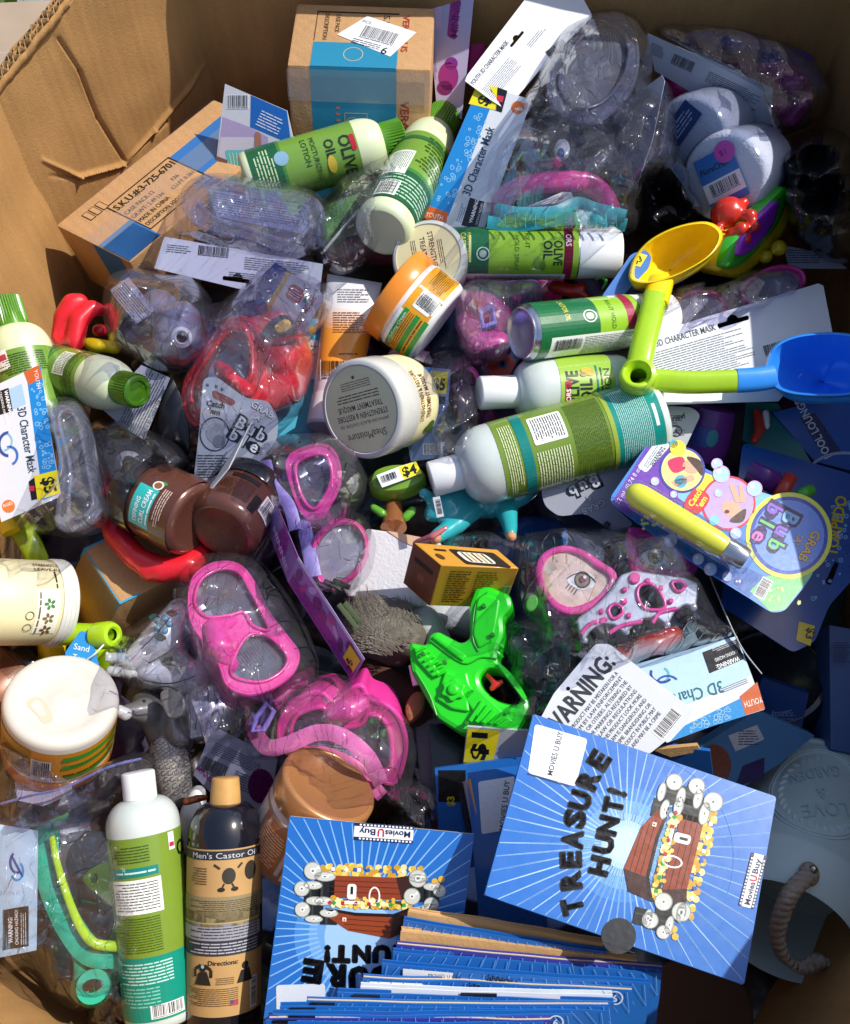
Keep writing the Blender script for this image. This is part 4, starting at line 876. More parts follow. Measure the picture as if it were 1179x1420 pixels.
c.poly(rr([(742, 1004), (815, 1025), (798, 1091), (732, 1072)], 5), 'e8ecf0', 3); c.text('MOVIES U BUY', 766, 1076, 11, '15171c', -76, z=4, fit=62, bold=.01); c.line(731, 1073, 790, 1091, 1.6, '15305a', 2)
c.ring(872, 1190, 146, .8, '3f86d6', 2, n=50, a0=-70, a1=20)
c.circ(858, 1298, 24, '26282c', 4, 25, n=30); c.line(836, 1306, 880, 1322, 1.2, '15171a', 5)
c.build('cover_print', cv, pl.at, GLOSS)
# ---- left booklet
t = thing('treasure_booklet', 'blue treasure booklet lying upside down left of the row of booklet edges', 'booklet', (500, 1280, -.02))
pl = Pl((402, 1132, .122), (658, 1156, .118), (368, 1400, .10)); Q = [(402, 1132), (658, 1157), (636, 1330), (640, 1500), (357, 1480)]
cv = slab('cover', t, pl, Q, .0008, M_BOOK); slab('pages', t, pl, [(x + (500 - x) * .005, y + (1300 - y) * .005) for x, y in Q], .004, M_PAGE, off=-.001)
c = Cv(seed=51); rays(c, 500, 1290, Q, 64, 60); 
for i, (r_, cc) in enumerate(((92, '4488d4'), (72, '6aa2e0'), (50, '9cc4ee'))): c.circ(500, 1300, r_, cc, .5 + i * .1, n=36)
c.org(518, 1262, 182, .86, -.86); c.org(512, 1248, 2, .90, .90); chest(c); c.org(571, 1146, 184); logo(c); c.org()
for ch, x, y, an in (('S', 541, 1341, 174), ('U', 511, 1342, 178), ('R', 480, 1340, 183), ('E', 449, 1335, 189)): [c.text(ch, x, y, 46, '15171c', an, z=3, fit=27, bold=.045, squash=.9) for x, y in ((x, y), (x + 1.3, y), (x - 1.3, y), (x, y + 1.3), (x, y - 1.3))]
for ch, x, y in (('N', 514, 1313), ('T', 486, 1313), ('!', 458, 1313), ('U', 542, 1313), ('H', 570, 1313)): [c.text(ch, x, y - 0, 34, '15171c', 182, z=3, fit={'!': 7}.get(ch, 24), bold=.045, squash=.9) for x, y in ((x, y), (x + 1.3, y), (x - 1.3, y), (x, y + 1.3), (x, y - 1.3))]
c.poly(rr([(383, 1366), (451, 1364), (452, 1420), (384, 1424)], 5), 'cdd6e2', 3)
c.build('cover_print', cv, pl.at, GLOSS)
# ---- row of booklet edges at the bottom: each a thin upright booklet seen from above
rows = [  # left end, right end, near (lower) edge drop, kind
    ((566, 1262), (838, 1306), 'tan', 'kraft-coloured booklet edge, rearmost of the row'), ((560, 1274), (842, 1318), 'blue', None),
    ((556, 1290), (884, 1330), 'tan', 'kraft-coloured booklet edge just before the rearmost pair'), ((550, 1308), (920, 1340), 'purple', None), ((545, 1318), (918, 1348), 'blue', None),
    ((530, 1334), (902, 1362), 'blue', None), ((503, 1354), (878, 1372), 'blue', None), ((500, 1366), (850, 1378), 'white', None), ((468, 1374), (852, 1388), 'blue', None), ((425, 1386), (845, 1392), 'blue', None),
    ((388, 1394), (842, 1400), 'blue', None), ((378, 1404), (795, 1404), 'blue', None), ((372, 1411), (765, 1413), 'purple', None), ((368, 1419), (755, 1420), 'blue', None), ((366, 1428), (750, 1430), 'blue', None)]
ORD = ['second', 'third', 'fourth', 'fifth', 'sixth', 'seventh', 'eighth', 'ninth', 'tenth', 'eleventh', 'twelfth', 'thirteenth', 'fourteenth', 'fifteenth']
MB = {'blue': M_BOOK, 'tan': M_TAN, 'purple': mat('booklet_violet', '3a3f9e', .35, coat=.3), 'white': mat('booklet_white', 'dfe6ee', .4)}
rn = random.Random(12)
for i, (a, b, kd, lab) in enumerate(rows):
    cnm = {'blue': 'blue', 'tan': 'tan', 'purple': 'violet', 'white': 'white'}[kd]
    lab = lab or 'thin %s booklet, %s from the back in the row of upright edges' % (cnm, ORD[i - 1])
    t = thing('upright_booklet', lab, 'booklet', ((a[0] + b[0]) / 2, (a[1] + b[1]) / 2, 0), 'booklets standing in a row')
    h = .126 + .0012 * i
    A, B = P(a[0], a[1], h), P(b[0], b[1], h + .004); u = (B - A); nx = 16
    dn = (Vector((0, -.55, -1)) - u.normalized() * Vector((0, -.55, -1)).dot(u.normalized())).normalized()
    # leaning sheet: top edge facing up, front cover leaning towards us
    tl_ = (Vector((0, -.75, -.62))).normalized(); dn = (tl_ - u.normalized() * tl_.dot(u.normalized())).normalized(); nb = u.normalized().cross(dn).normalized()
    if nb.dot(CAM - A) < 0: nb = -nb
    th = .0035 if kd == 'tan' else .0022
    def sheet(name, off, thk, m_, s0=0, s1=1, dd=0.0):
        V = []; Fc = []
        for j in range(nx + 1):
            s = s0 + (s1 - s0) * j / nx; bow = .0012 * math.sin(s * math.pi) * (1 if i % 2 else -.6) + .0015 * noise.noise(Vector((s * 4, i * 3, 0)))
            p = A + u * s + nb * (off + bow) + dn * dd; q = p - nb * thk
            V += [p, q, p + dn * .14, q + dn * .14]
        for j in range(nx):
            a_ = 4 * j; b_ = a_ + 4; Fc += [(a_, b_, b_ + 1, a_ + 1), (a_, a_ + 2, b_ + 2, b_), (a_ + 1, b_ + 1, b_ + 3, a_ + 3)]
        Fc += [(0, 1, 3, 2), (4 * nx, 4 * nx + 2, 4 * nx + 3, 4 * nx + 1)]
        return mesh(name, t, V, Fc, m_, 40)
    cvr = sheet('cover', 0, .0007, MB[kd], dd=.001)
    sheet('pages', -.0009, th - .0012, M_TAN if kd == 'tan' else M_PAGE, .003, .997, dd=.0035 if kd != 'tan' and i % 3 else .0008); sheet('back_cover', -th, .0007, MB[kd] if kd != 'tan' else M_TAN)
    c = Cv(seed=60 + i); k = u.length / math.hypot(b[0] - a[0], b[1] - a[1]); L = u.length / k
    if kd in ('blue', 'purple'):
        for q in range(22): x = 8 + q * (L - 16) / 21; c.line(x, 1, max(3, min(L - 3, x + (x - L / 2) * .16)), 34, 1.1, '6ea6e4', 1, .6)
        if i in (5, 6): c.rect(30 if i == 5 else 10, 3, 100 if i == 5 else 84, 14, 'e4e8ee', 3); c.text('MOVIES U BUY', 66, 12, 7, '15171c', z=4)
        if i > 6: c.rect(6 + 8 * (i % 3), 0, 40 + 10 * (i % 3), 7, '15171c', 2)
        if i in (5, 6): c.text('HUNT!', 190, 8, 14, '15171c', 190, z=3, bold=.03)
        if i in (6, 8, 11): c.ring(L - 24, 11, 11, 2, 'd8e4f2', 3); c.text('6', L - 28, 17, 15, 'd8e4f2', 0, z=3, bold=.02)
    if kd == 'white': c.rect(140, 0, 190, 6, '15171c', 2)
    mpf = lambda x, y, off: A + u * (x * k / u.length) + nb * (.0009 + off + .0012 * math.sin(max(0, min(1, x / L)) * math.pi) * (1 if i % 2 else -.6) + .0015 * noise.noise(Vector((x / L * 4, i * 3, 0)))) + dn * (y * k + .001)
    c.build('cover_print', cvr, mpf, GLOSS)
# ---- booklets behind, standing in the gap
def card(name, label, cat, outline, pl, material, thick=.0006, round_=0, holes=(), group=None, bev=0, body='card_body'):
    cx = sum(p[0] for p in outline) / len(outline); cy = sum(p[1] for p in outline) / len(outline)
    t = thing(name, label, cat, pl.at(cx, cy, -.01), group); b = slab(body, t, pl, rr(outline, round_) if round_ else outline, thick, material, holes, bev)
    return t, b
M_CARDW = mat('white_card', 'd6dae1', .45, var=.03, bump=.06, bscale=120, coat=.15); M_CARDG = mat('grey_card', 'aeb2ba', .5, var=.05); M_CARDB = mat('blue_card', '2a6fc0', .4, var=.08, coat=.2); M_DARK = mat('dark_card', '16181d', .4, var=.2, coat=.2)
BK = M_BOOK
pl = Pl((605, 1065, .06), (720, 1050, .07), (612, 1200, .03))
t, b = card('treasure_booklet', 'blue booklet with black corner standing left of the tilted top booklet', 'booklet', [(603, 1066), (735, 1048), (735, 1180), (612, 1215)], pl, M_BOOK, .003, body='cover')
c = Cv(); c.rect(608, 1068, 646, 1112, '17181c', 2); c.text('$3', 630, 1118, 14, 'd8c820', -90, z=3, bold=.03); c.build('cover_print', b, pl.at, GLOSS)
pl = Pl((645, 1075, .08), (730, 1060, .085), (660, 1240, .06))
t, b = card('treasure_booklet', 'blue booklet with white MOVIES U BUY sticker half under the top booklet', 'booklet', [(648, 1072), (740, 1058), (760, 1290), (664, 1275)], pl, M_BOOK, .003, body='cover')
c = Cv(); Qr = [(648, 1072), (740, 1058), (760, 1290), (664, 1275)]; rays(c, 760, 1250, Qr, 50, 40); c.poly(rr([(663, 1084), (714, 1076), (706, 1150), (668, 1157)], 4), 'e6eaf0', 3); c.text('MOVIES U BUY', 700, 1152, 11, '15171c', -84, z=4, fit=70, bold=.01); c.build('cover_print', b, pl.at, GLOSS)
for j, (x, hh) in enumerate(((634, .066), (640, .07), (645, .074))):
    pl = Pl((x, 1085, hh), (x + 7, 1082, hh + .01), (x + 14, 1150, hh - .01)); t, b = card('thin_booklet', ('dark', 'grey', 'tan')[j] + ' booklet edge squeezed between the two standing blue booklets', 'booklet', [(x, 1088 - j * 3), (x + 6, 1086 - j * 3), (x + 20, 1158), (x + 13, 1160)], pl, (M_DARK, M_CARDG, M_TAN)[j], .001, body='cover')
pl = Pl((648, 1010, .085), (730, 1016, .085), (642, 1056, .06))
t, b = card('price_card', 'white card with yellow one-dollar tag below the green water gun', 'card', [(648, 1008), (735, 1014), (732, 1062), (642, 1058)], pl, M_CARDG, .002)
c = Cv(); c.poly([(649, 1010), (694, 1013), (683, 1058), (643, 1057)], 'ecdc1c', 2); c.text('$1', 673, 1054, 34, '15161a', -86, z=3, fit=38, bold=.04, squash=.85); c.build('card_print', b, pl.at, GLOSS)
pl = Pl((930, 1040, .06), (985, 1040, .07), (935, 1075, .04))
t, b = card('treasure_booklet', 'blue booklet corner sticking out behind the top booklet under the warning tag', 'booklet', [(900, 1030), (985, 1042), (990, 1085), (930, 1070)], pl, M_BOOK, .003, body='cover')
pl = Pl((915, 1030, .07), (965, 1026, .075), (920, 1046, .06))
t, b = card('thin_booklet', 'tan booklet edge sticking out under the warning tag', 'booklet', [(905, 1040), (968, 1034), (972, 1042), (930, 1050)], pl, M_TAN, .003, body='cover')
pl = Pl((880, 1020, .075), (935, 1014, .08), (885, 1034, .06))
t, b = card('thin_booklet', 'dark green booklet edge under the warning tag', 'booklet', [(870, 1026), (945, 1014), (948, 1020), (900, 1040)], pl, mat('green_card', '1f5a4a', .4), .003, body='cover')
# ================================================================ cards
HOLE = lambda cx, cy, s=1, an=0: [(cx + (x * math.cos(R(an)) - y * math.sin(R(an))) * s, cy + (x * math.sin(R(an)) + y * math.cos(R(an))) * s) for x, y in [(-26, -4), (-10, -4), (-8, -9), (-3, -12), (3, -12), (8, -9), (10, -4), (26, -4), (28, 0), (26, 4), (-26, 4), (-28, 0)]]
def bubbles(c, poly_pts, seed, n=40, z=2):
    rn = random.Random(seed); (x0, y0), (x1, y1), (x2, y2), (x3, y3) = poly_pts
    for i in range(n):
        s, t_ = rn.uniform(.06, .94), rn.uniform(.04, .96); x = (x0 * (1 - s) + x1 * s) * (1 - t_) + (x3 * (1 - s) + x2 * s) * t_; y = (y0 * (1 - s) + y1 * s) * (1 - t_) + (y3 * (1 - s) + y2 * s) * t_
        r_ = rn.uniform(1, 3.4); c.ring(x, y, r_, .8, '9fd4f4', z, n=10); c.circ(x, y, r_ * .5, '2a8fd0', z, n=8)
# ---- front card top middle
pl = Pl((665, 117, .085), (738, 136, .085), (600, 300, .045))
t = thing('packaged_mask', 'swim mask in clear bag under an upright 3D Character Mask card, top middle', 'mask', (760, 240, .0))
T_TOPMASK = t
cd_ = slab('header_card', t, pl, [(665, 117), (738, 138), (716, 196), (672, 316), (640, 330), (590, 300), (604, 262)], .0006, M_CARDW, [HOLE(634, 210, .62, -70)])
c = Cv(seed=70); c.poly([(665, 117), (690, 124), (622, 300), (590, 292), (600, 268)], '1f86d0', 1); bubbles(c, [(664, 150), (684, 152), (624, 290), (598, 280)], 3, 46); c.poly([(594, 285), (622, 295), (618, 312), (588, 302)], 'd0622a', 2); c.text('YOUTH', 590, 300, 10, 'f4e8e0', 14, z=3, fit=24)
c.poly([(662, 117), (690, 121), (688, 153), (650, 144)], 'efe01e', 3); c.poly([(690, 121), (704, 126), (696, 156), (687, 153)], '17181c', 3); c.poly([(690, 132), (699, 134), (697, 142), (688, 140)], 'd0304a', 4); c.text('$5', 676, 148, 22, '17181c', -70, z=5, fit=24, bold=.03)
c.text('3D Character Mask', 652, 272, 17, '1f3f58', -70, z=3, fit=100, bold=.01); c.circ(718, 149, 9, 'e07a3a', 2); c.text('AGES 8+', 713, 152, 5, 'ffffff', 8, z=3, bold=.02)
c.poly([(652, 274), (672, 280), (662, 318), (640, 312)], '17181c', 3); c.text('WARNING:', 655, 310, 7, 'ffffff', -74, z=4, bold=.02); c.text('CHOKING HAZARD', 662, 313, 5, 'ffffff', -74, z=4, fit=32); c.org(630, 308, -72); c.lines(2, 2, 28, 10, 2, '5a86a8', 2); c.org()
c.build('card_print', cd_, pl.at, GLOSS)
# ---- left edge front card
pl = Pl((0, 545, .10), (55, 508, .105), (8, 725, .085))
T_LEFTMASK = thing('packaged_mask', 'bagged swim mask at the left edge, its 3D Character Mask card bearing a $5 tag', 'mask', (70, 660, .0)); t = T_LEFTMASK
cd_ = slab('header_card', t, pl, [(-18, 540), (54, 506), (84, 684), (80, 690), (2, 724), (-20, 640)], .0006, M_CARDW)
c = Cv(seed=71); c.poly([(36, 514), (56, 506), (83, 684), (60, 694)], '1f86d0', 1); bubbles(c, [(42, 530), (58, 524), (76, 650), (60, 655)], 5, 46); c.poly([(33, 516), (54, 506), (59, 524), (40, 534)], 'd0622a', 2); c.text('YOUTH', 47, 513, 8, 'f4e8e0', 80, z=3)
c.poly([(47, 660), (79, 652), (84, 684), (52, 694)], 'efe01e', 3); c.poly([(40, 668), (48, 662), (52, 692), (44, 694)], '17181c', 3); c.rect(41, 674, 48, 681, 'd0304a', 4); c.text('$5', 58, 664, 24, '17181c', 76, z=5, fit=22, bold=.03)
c.text('3D Character Mask', 24, 566, 17, '1f3f58', 80, z=3, fit=92, bold=.01); c.circ(12, 702, 9, 'e07a3a', 2); c.text('AGES', 5, 704, 6, 'ffffff', -20, z=3)
c.poly([(-18, 548), (12, 538), (18, 570), (-16, 580)], '17181c', 3); c.text('WARNING:', 6, 542, 7, 'ffffff', 78, z=4, bold=.02); c.text('CHOKING HAZARD', -1, 544, 5, 'ffffff', 78, z=4); c.poly([(12, 540), (30, 532), (36, 560), (18, 568)], 'a8c8e4', 1)
c.ring(12, 616, 15, 4, '2f4f9a', 3, 18, n=20, a0=90, a1=270); c.ring(14, 632, 12, 3.4, '3f6fb8', 3, 14, n=20, a0=250, a1=430); c.ring(4, 612, 14, 2.4, '7fc0d8', 3, n=20, a0=-60, a1=80)
c.build('card_print', cd_, pl.at, GLOSS)
# ---- right lower front card (3D Chara, upside down)
pl = Pl((880, 935, .075), (1020, 882, .075), (920, 1025, .08))
T_OWL = thing('packaged_mask', 'pink princess mask with painted eyes and silver tiara in clear bag', 'mask', (850, 830, 0)); t = T_OWL
cd_ = slab('header_card', t, pl, [(868, 925), (1022, 882), (1044, 940), (1060, 984), (985, 1008), (925, 1030), (880, 985)], .0006, M_CARDW)
c = Cv(seed=72); c.poly([(868, 925), (1022, 882), (1042, 936), (960, 975), (890, 985)], 'bcdcf0', 1); c.poly([(950, 1006), (1028, 968), (1036, 992), (985, 1008), (930, 1028)], '2a8fd4', 2); bubbles(c, [(955, 1005), (1020, 975), (1028, 990), (950, 1020)], 7, 40, 3); c.poly([(1026, 966), (1050, 946), (1061, 983), (1034, 992)], 'c8602a', 3); c.text('YOUTH', 1056, 966, 12, 'f4e8e0', 163, z=4, fit=26, bold=.01)
c.text('3D Character Mask', 1000, 944, 24, '1f6a78', 164, z=3, fit=150, bold=.01)
c.poly([(974, 905), (1022, 886), (1032, 914), (984, 934)], '15171a', 3); c.text('WARNING:', 1024, 910, 9, 'ffffff', 158, z=4, fit=34, bold=.02); c.text('CHOKING HAZARD', 1022, 901, 7, 'ffffff', 158, z=4, fit=34); c.org(1021, 893, 158); c.lines(0, 0, 34, 7, 2, 'c8c8d0', 4); c.org()
c.ring(918, 934, 17, 3.5, '3a3f9a', 3, 14, n=20, a0=40, a1=200); c.ring(926, 948, 16, 3, '2a5aa8', 3, 12, n=20, a0=200, a1=330); c.ring(918, 936, 11, 3, '5fb8d0', 3, n=18, a0=-70, a1=70); c.org(1030, 944, 158); c.lines(-6, -6, 34, 2, 2, '4a6a88', 3); c.org()
c.build('card_print', cd_, pl.at, GLOSS)
# ---- warning tag
pl = Pl((830, 895, .112), (940, 985, .106), (765, 960, .108))
t, b = card('warning_tag', 'white hang tag headed WARNING with fine print, behind the top booklet', 'tag', [(826, 893), (845, 893), (962, 985), (952, 1005), (900, 1046), (745, 1005), (768, 962)], pl, M_CARDW, .0005, 5, [ell(788, 955, 3, n=10)])
c = Cv(seed=73); c.text('WARNING:', 770, 1024, 36, '26282c', -51, z=2, fit=134, bold=.03)
for i, s_ in enumerate(('THIS PRODUCT MAY BE MISTAKEN FOR A', 'FIREARM BY LAW ENFORCEMENT', 'OFFICERS OR OTHERS. ALTERING THE', 'COLOR OR MARKINGS REQUIRED BY', 'FEDERAL LAW OR REGULATIONS', 'TO MAKE THIS PRODUCT LOOK MORE', 'LIKE A FIREARM IS DANGEROUS AND', 'MAY BE A CRIME. BRANDISHING OR', 'USING THIS PRODUCT IN PUBLIC MAY', 'CAUSE ALARM AND MAY BE A CRIME')):
    c.text(s_, 858 + i * 6.6, 934 + i * 6.2, 8.2, '2c2e34', -51, z=2, anchor='r', fit=118 - abs(i - 2) * 2.2)
c.org(905, 1018, -51); c.barcode(4, -2, 42, 15, n=26); c.org(); c.build('card_print', b, pl.at, MATTE)
# ---- white backs of mask cards
def backcard(t, outline, pl, title, tx, ty, ang, size, fit, hole, seed, lines_=(), bar=None, m_=None):
    b = slab('header_card', t, pl, outline, .0006, m_ or M_CARDW, [hole] if hole else []); c = Cv(seed=seed)
    if title: c.text(title, tx, ty, size, '2a2c34', ang, z=2, fit=fit, bold=.01)
    for (x, y, w_, h_, n_) in lines_: c.org(x, y, ang); c.lines(0, 0, w_, h_, n_, '60646e', 2); c.org()
    if bar: c.org(bar[0], bar[1], bar[4] if len(bar) > 4 else ang); c.barcode(0, 0, bar[2], bar[3], n=24, bg=None); c.org()
    c.build('card_print', b, pl.at, MATTE); return b
t = thing('packaged_mask', 'grey swim mask in clear bag with white YOUTH 3D CHARACTER MASK card back, top', 'mask', (800, 90, 0)); T_TOPGREY = t
backcard(t, [(645, 112), (648, 104), (732, -6), (808, -4), (822, 22), (760, 84), (702, 152), (680, 138)], Pl((648, 108, .09), (735, 0, .09), (700, 150, .08)), 'YOUTH 3D CHARACTER MASK', 656, 119, -50, 9, 78, HOLE(717, 54, .5, -50), 74, [(668, 124, 60, 22, 6), (730, 62, 34, 8, 2)], (756, 72, 30, 12, -38))
t = thing('packaged_mask', 'clear-lens swim mask in crinkled bag over a white barcode card, upper left', 'mask', (330, 320, 0)); T_CLEAR = t
backcard(t, [(228, 328), (448, 366), (443, 408), (330, 400), (214, 372)], Pl((228, 328, .07), (448, 366, .07), (214, 372, .06)), None, 0, 0, 6, 8, 60, HOLE(329, 388, .75, 8), 75, [(232, 338, 34, 12, 3), (340, 356, 90, 18, 4), (318, 376, 50, 8, 2)], (276, 340, 42, 12, 6))
t = thing('packaged_mask', 'magenta mask in clear bag behind a long white barcode card, top right', 'mask', (1000, 110, 0)); T_MAG = t
backcard(t, [(898, 46), (980, 82), (1072, 122), (1070, 156), (1078, 184), (1000, 152), (908, 98)], Pl((900, 48, .05), (1072, 122, .05), (908, 98, .02)), None, 0, 0, 25, 8, 60, None, 76, [(905, 58, 22, 16, 5), (984, 98, 80, 16, 4), (985, 122, 70, 22, 5)], (936, 74, 32, 13, 24))
t = thing('packaged_mask', 'pink-rimmed goggles in clear bag behind the white card at the lime handle', 'mask', (1020, 440, 0)); T_PINKR = t
backcard(t, [(884, 468), (1135, 393), (1142, 396), (1156, 468), (1080, 556), (890, 562), (872, 520)], Pl((884, 466, .065), (1138, 394, .05), (890, 560, .07)), 'YOUTH 3D CHARACTER MASK', 880, 490, -16, 13, 118, HOLE(1017, 446, .82, -16), 77, [(902, 490, 130, 30, 6), (900, 522, 150, 22, 5)], (1058, 480, 40, 14, -16))
t = thing('packaged_mask', 'bagged clear mask with a plain grey card standing on edge near the top', 'mask', (850, 200, 0)); T_EDGE = t
backcard(t, [(918, 104), (922, 112), (906, 190), (882, 262), (840, 250), (842, 170), (870, 140)], Pl((918, 106, .085), (880, 258, .06), (842, 200, .03)), None, 0, 0, -12, 8, 50, None, 78, [(852, 194, 34, 12, 4)], None, mat('grey_lilac_card', 'b4b8ca', .5, var=.04))
# ---- photo card upper left
pl = Pl((312, 116, .07), (400, 152, .07), (302, 214, .03)); t, b = card('mask_display_card', 'photo hang card with barcode corner leaning on the striped carton', 'card', [(312, 116), (398, 153), (412, 215), (370, 262), (300, 222)], pl, M_CARDW, .0008)
c = Cv(seed=79); c.poly([(348, 132), (398, 154), (404, 200), (347, 176)], '1f6ac0', 1); c.barcode(316, 132, 28, 16, n=20); c.poly([(309, 162), (346, 176), (372, 190), (370, 250), (302, 218)], 'b9a8cc', 1); c.poly([(306, 190), (360, 190), (366, 254), (302, 220)], 'd8d2dc', 2); c.poly(rr([(312, 208), (344, 208), (346, 232), (316, 232)], 4), '6fc8c8', 3); c.poly(rr([(330, 216), (372, 226), (372, 252), (332, 244)], 4), '2fa8a0', 4); c.poly(rr([(354, 182), (362, 184), (364, 240), (352, 238)], 4), 'b07a60', 5); c.poly([(300, 216), (316, 222), (312, 246), (300, 240)], '8a5a48', 5)
for i in range(6): c.line(318 + i * 5, 212, 322 + i * 4, 230, 1, 'e8f8a8', 5)
c.org(364, 152, 25); c.lines(0, 0, 34, 24, 4, 'dfe8f4', 3); c.org(); c.build('card_print', b, pl.at, GLOSS)
# ---- doll-style pink packages at the top
pl = Pl((592, -5, .06), (655, -5, .07), (600, 160, .01)); t, b = card('toy_package', 'lilac toy card with purple logo, pink toy beside it, top middle', 'package', [(592, -10), (658, -10), (648, 90), (640, 165), (606, 152)], pl, mat('lilac_card', 'b9b2d6', .45, var=.05), .001)
c = Cv(seed=80); c.poly(rr([(626, -8), (640, -8), (632, 56), (620, 50)], 4), '9a2a8a', 2); c.circ(622, 106, 14, 'a02a86', 2, 20); c.circ(626, 88, 9, '8a2a96', 2); c.circ(617, 122, 11, '7a1a6a', 2, 10); c.text('MINNIE', 634, 52, 14, '8a1f7a', -84, z=2, fit=50, bold=.03); c.org(600, 40, 84); c.lines(0, 0, 70, 8, 3, '7a74a0', 2); c.org(); c.rect(604, -8, 612, 40, 'd8b8d8', 1); c.build('card_print', b, pl.at, GLOSS)
slab('pink_toy', t, Pl((645, 0, .05), (680, 0, .05), (645, 90, .0)), spl([(652, -15), (678, -10), (680, 30), (672, 70), (655, 104), (646, 108), (650, 50)]), .02, mat('hot_pink', 'd8308e', .4, sss=.1), bev=.004)
pl = Pl((680, -5, .05), (730, -5, .05), (680, 60, .0)); t, b = card('toy_box', 'small red, yellow and blue toy box at the top edge', 'box', [(678, -12), (742, -12), (718, 36), (680, 70)], pl, mat('box_white', 'd8d4dc', .4), .03)
c = Cv(seed=81); c.poly([(679, 10), (722, 10), (716, 24), (680, 24)], 'a81f3a', 1); c.lines(686, -4, 718, 4, 1, '8a3a8a', 2); c.poly([(680, 30), (712, 26), (704, 36), (680, 40)], 'd8a82a', 1); c.poly([(680, 40), (704, 36), (690, 58), (680, 66)], '2a48a0', 1); c.ring(687, 48, 4, 1.4, 'c8d0e8', 2); c.lines(684, 12, 714, 22, 2, 'e8c8d0', 2); c.build('box_print', b, pl.at, GLOSS)
pl = Pl((810, -5, .04), (866, -5, .04), (810, 18, .02)); t, b = card('instruction_card', 'grey lilac printed card at the top edge behind the grey mask bag', 'card', [(806, -12), (868, -12), (862, 14), (826, 20)], pl, mat('grey_lilac_card', 'b4b8ca'), .001); c = Cv(seed=82); c.lines(812, -8, 860, 14, 5, '4a4e66', 2); c.build('card_print', b, pl.at, MATTE)
# ================================================================ swim masks
FILM = film('clear_film', 'f8f9ff', .04, .10, .15, 1.0, 56); FILM2 = film('sky_shimmer_film', 'efedfc', .05, .11, .16, 1.0, 54); FILMD = film('smoky_film', 'dcdee6', .03, .11, .15, 1.0, 60)  # lilac tint puts the sky's blue shimmer into the film colour
LENS = clear('clear_lens', 'e8eef4', .06, .05); LENSW = clear('milky_lens', 'e0e2ec', .30, .08)
PINK = mat('pink_silicone', 'e23c9a', .3, var=.05, sss=.15, coat=.3); PINK2 = mat('soft_pink_silicone', 'f078b8', .35, var=.05, sss=.2, coat=.2); RED = mat('red_silicone', 'd81f2c', .3, var=.06, sss=.12, coat=.3)
LILAC = mat('lilac_clip', '9a86d8', .35); GREYM = mat('grey_plastic', '8d9096', .4, var=.08, coat=.2); TEAL = mat('teal_plastic', '12a884', .28, var=.05, coat=.35); NEON = mat('neon_yellow', 'b4dc1c', .3, var=.05, coat=.3); AQUA = mat('aqua_strap', '3cb8c0', .38, var=.05, sss=.1)
CLEARSIL = clear('clear_silicone', 'e6e9f6', .11, .09)
def cscale(pts, f, cx=None, cy=None, dx=0, dy=0):
    cx = sum(p[0] for p in pts) / len(pts) if cx is None else cx; cy = sum(p[1] for p in pts) / len(pts) if cy is None else cy
    return [(cx + (x - cx) * f + dx, cy + (y - cy) * f + dy) for x, y in pts]
def mask(t, outer, lenses, pl, m_frame, rim=5, depth=.035, m_lens=None, skirt=None, shrink=.86, m_skirt=None, lens_off=-.004, web=.005, n=5):
    """dive mask: front web with lens holes, rim round each lens, skirt behind, lens panes"""
    o = spl(outer, n); ls = [spl(l, n) for l in lenses]
    slab('frame', t, pl, o, web, m_frame, ls, bev=.0016)
    for l in ls:
        pts = [pl.at(x, y, .001) for x, y in l]
        sweep('lens_rim', t, pts, m_frame, rim * .62, rim * .62, True, 8, up=pl.n, k=pl.k, world=True)
        slab('lens', t, pl, l, .0012, m_lens or LENS, off=lens_off)
    pts = [pl.at(x, y, -.002) for x, y in o]
    sweep('outer_rim', t, pts, m_frame, rim * .7, rim * .9, True, 8, up=pl.n, k=pl.k, world=True)
    q = cscale(o, shrink); q2 = cscale(o, shrink * .93)
    sk = loft('skirt', t, [[pl.at(x, y, -.004) for x, y in o], [pl.at(x, y, -depth * .5) for x, y in cscale(o, 1 - (1 - shrink) * .3)], [pl.at(x, y, -depth) for x, y in q], [pl.at(x, y, -depth - .001) for x, y in q2]], m_skirt or m_frame)
    return o
# ---- pink mask 1 (left of centre)
t = thing('packaged_mask', 'bright pink two-lens mask seen full face in clear bag, left of centre', 'mask', (340, 870, -.02))
pl = Pl((290, 790, .075), (400, 900, .07), (300, 920, .09))
mask(t, [(262, 830), (270, 798), (298, 780), (330, 782), (352, 806), (372, 846), (400, 884), (414, 906), (406, 932), (380, 952), (345, 962), (316, 950), (304, 920), (282, 888), (266, 862)],
     [[(270, 836), (278, 806), (304, 790), (330, 794), (346, 818), (364, 852), (372, 874), (350, 868), (338, 850), (318, 854), (286, 856)], [(352, 880), (374, 884), (398, 910), (392, 930), (364, 946), (330, 942), (320, 930), (328, 905), (340, 886)]], pl, PINK, 4, .05)
nz = soft('nose_pocket', t, [], PINK, .002, 5, [[(296, 872, .085, 16), (304, 896, .088, 20), (318, 922, .08, 14)], [(296, 872, .085, 14), (326, 862, .075, 8)]])
sweep('strap', t, spl([(330, 842, .05), (352, 866, .055), (372, 886, .05), (384, 890, .04)], 5, False), PINK2, 7, 2.5, n=8, taper=lambda s: math.sin(max(.05, s) * math.pi) ** .5 + .05)
pi = slab('paper_insert', t, Pl((290, 820, .03), (390, 920, .03), (300, 940, .03)), [(280, 850), (318, 836), (410, 920), (372, 944), (330, 950)], .0005, M_CARDW); c = Cv(seed=90); c.org(300, 850, 52); c.lines(0, -26, 100, 26, 9, '7a5a70', 2); c.org(); c.build('insert_print', pi, Pl((290, 820, .03), (390, 920, .03), (300, 940, .03)).at, MATTE)
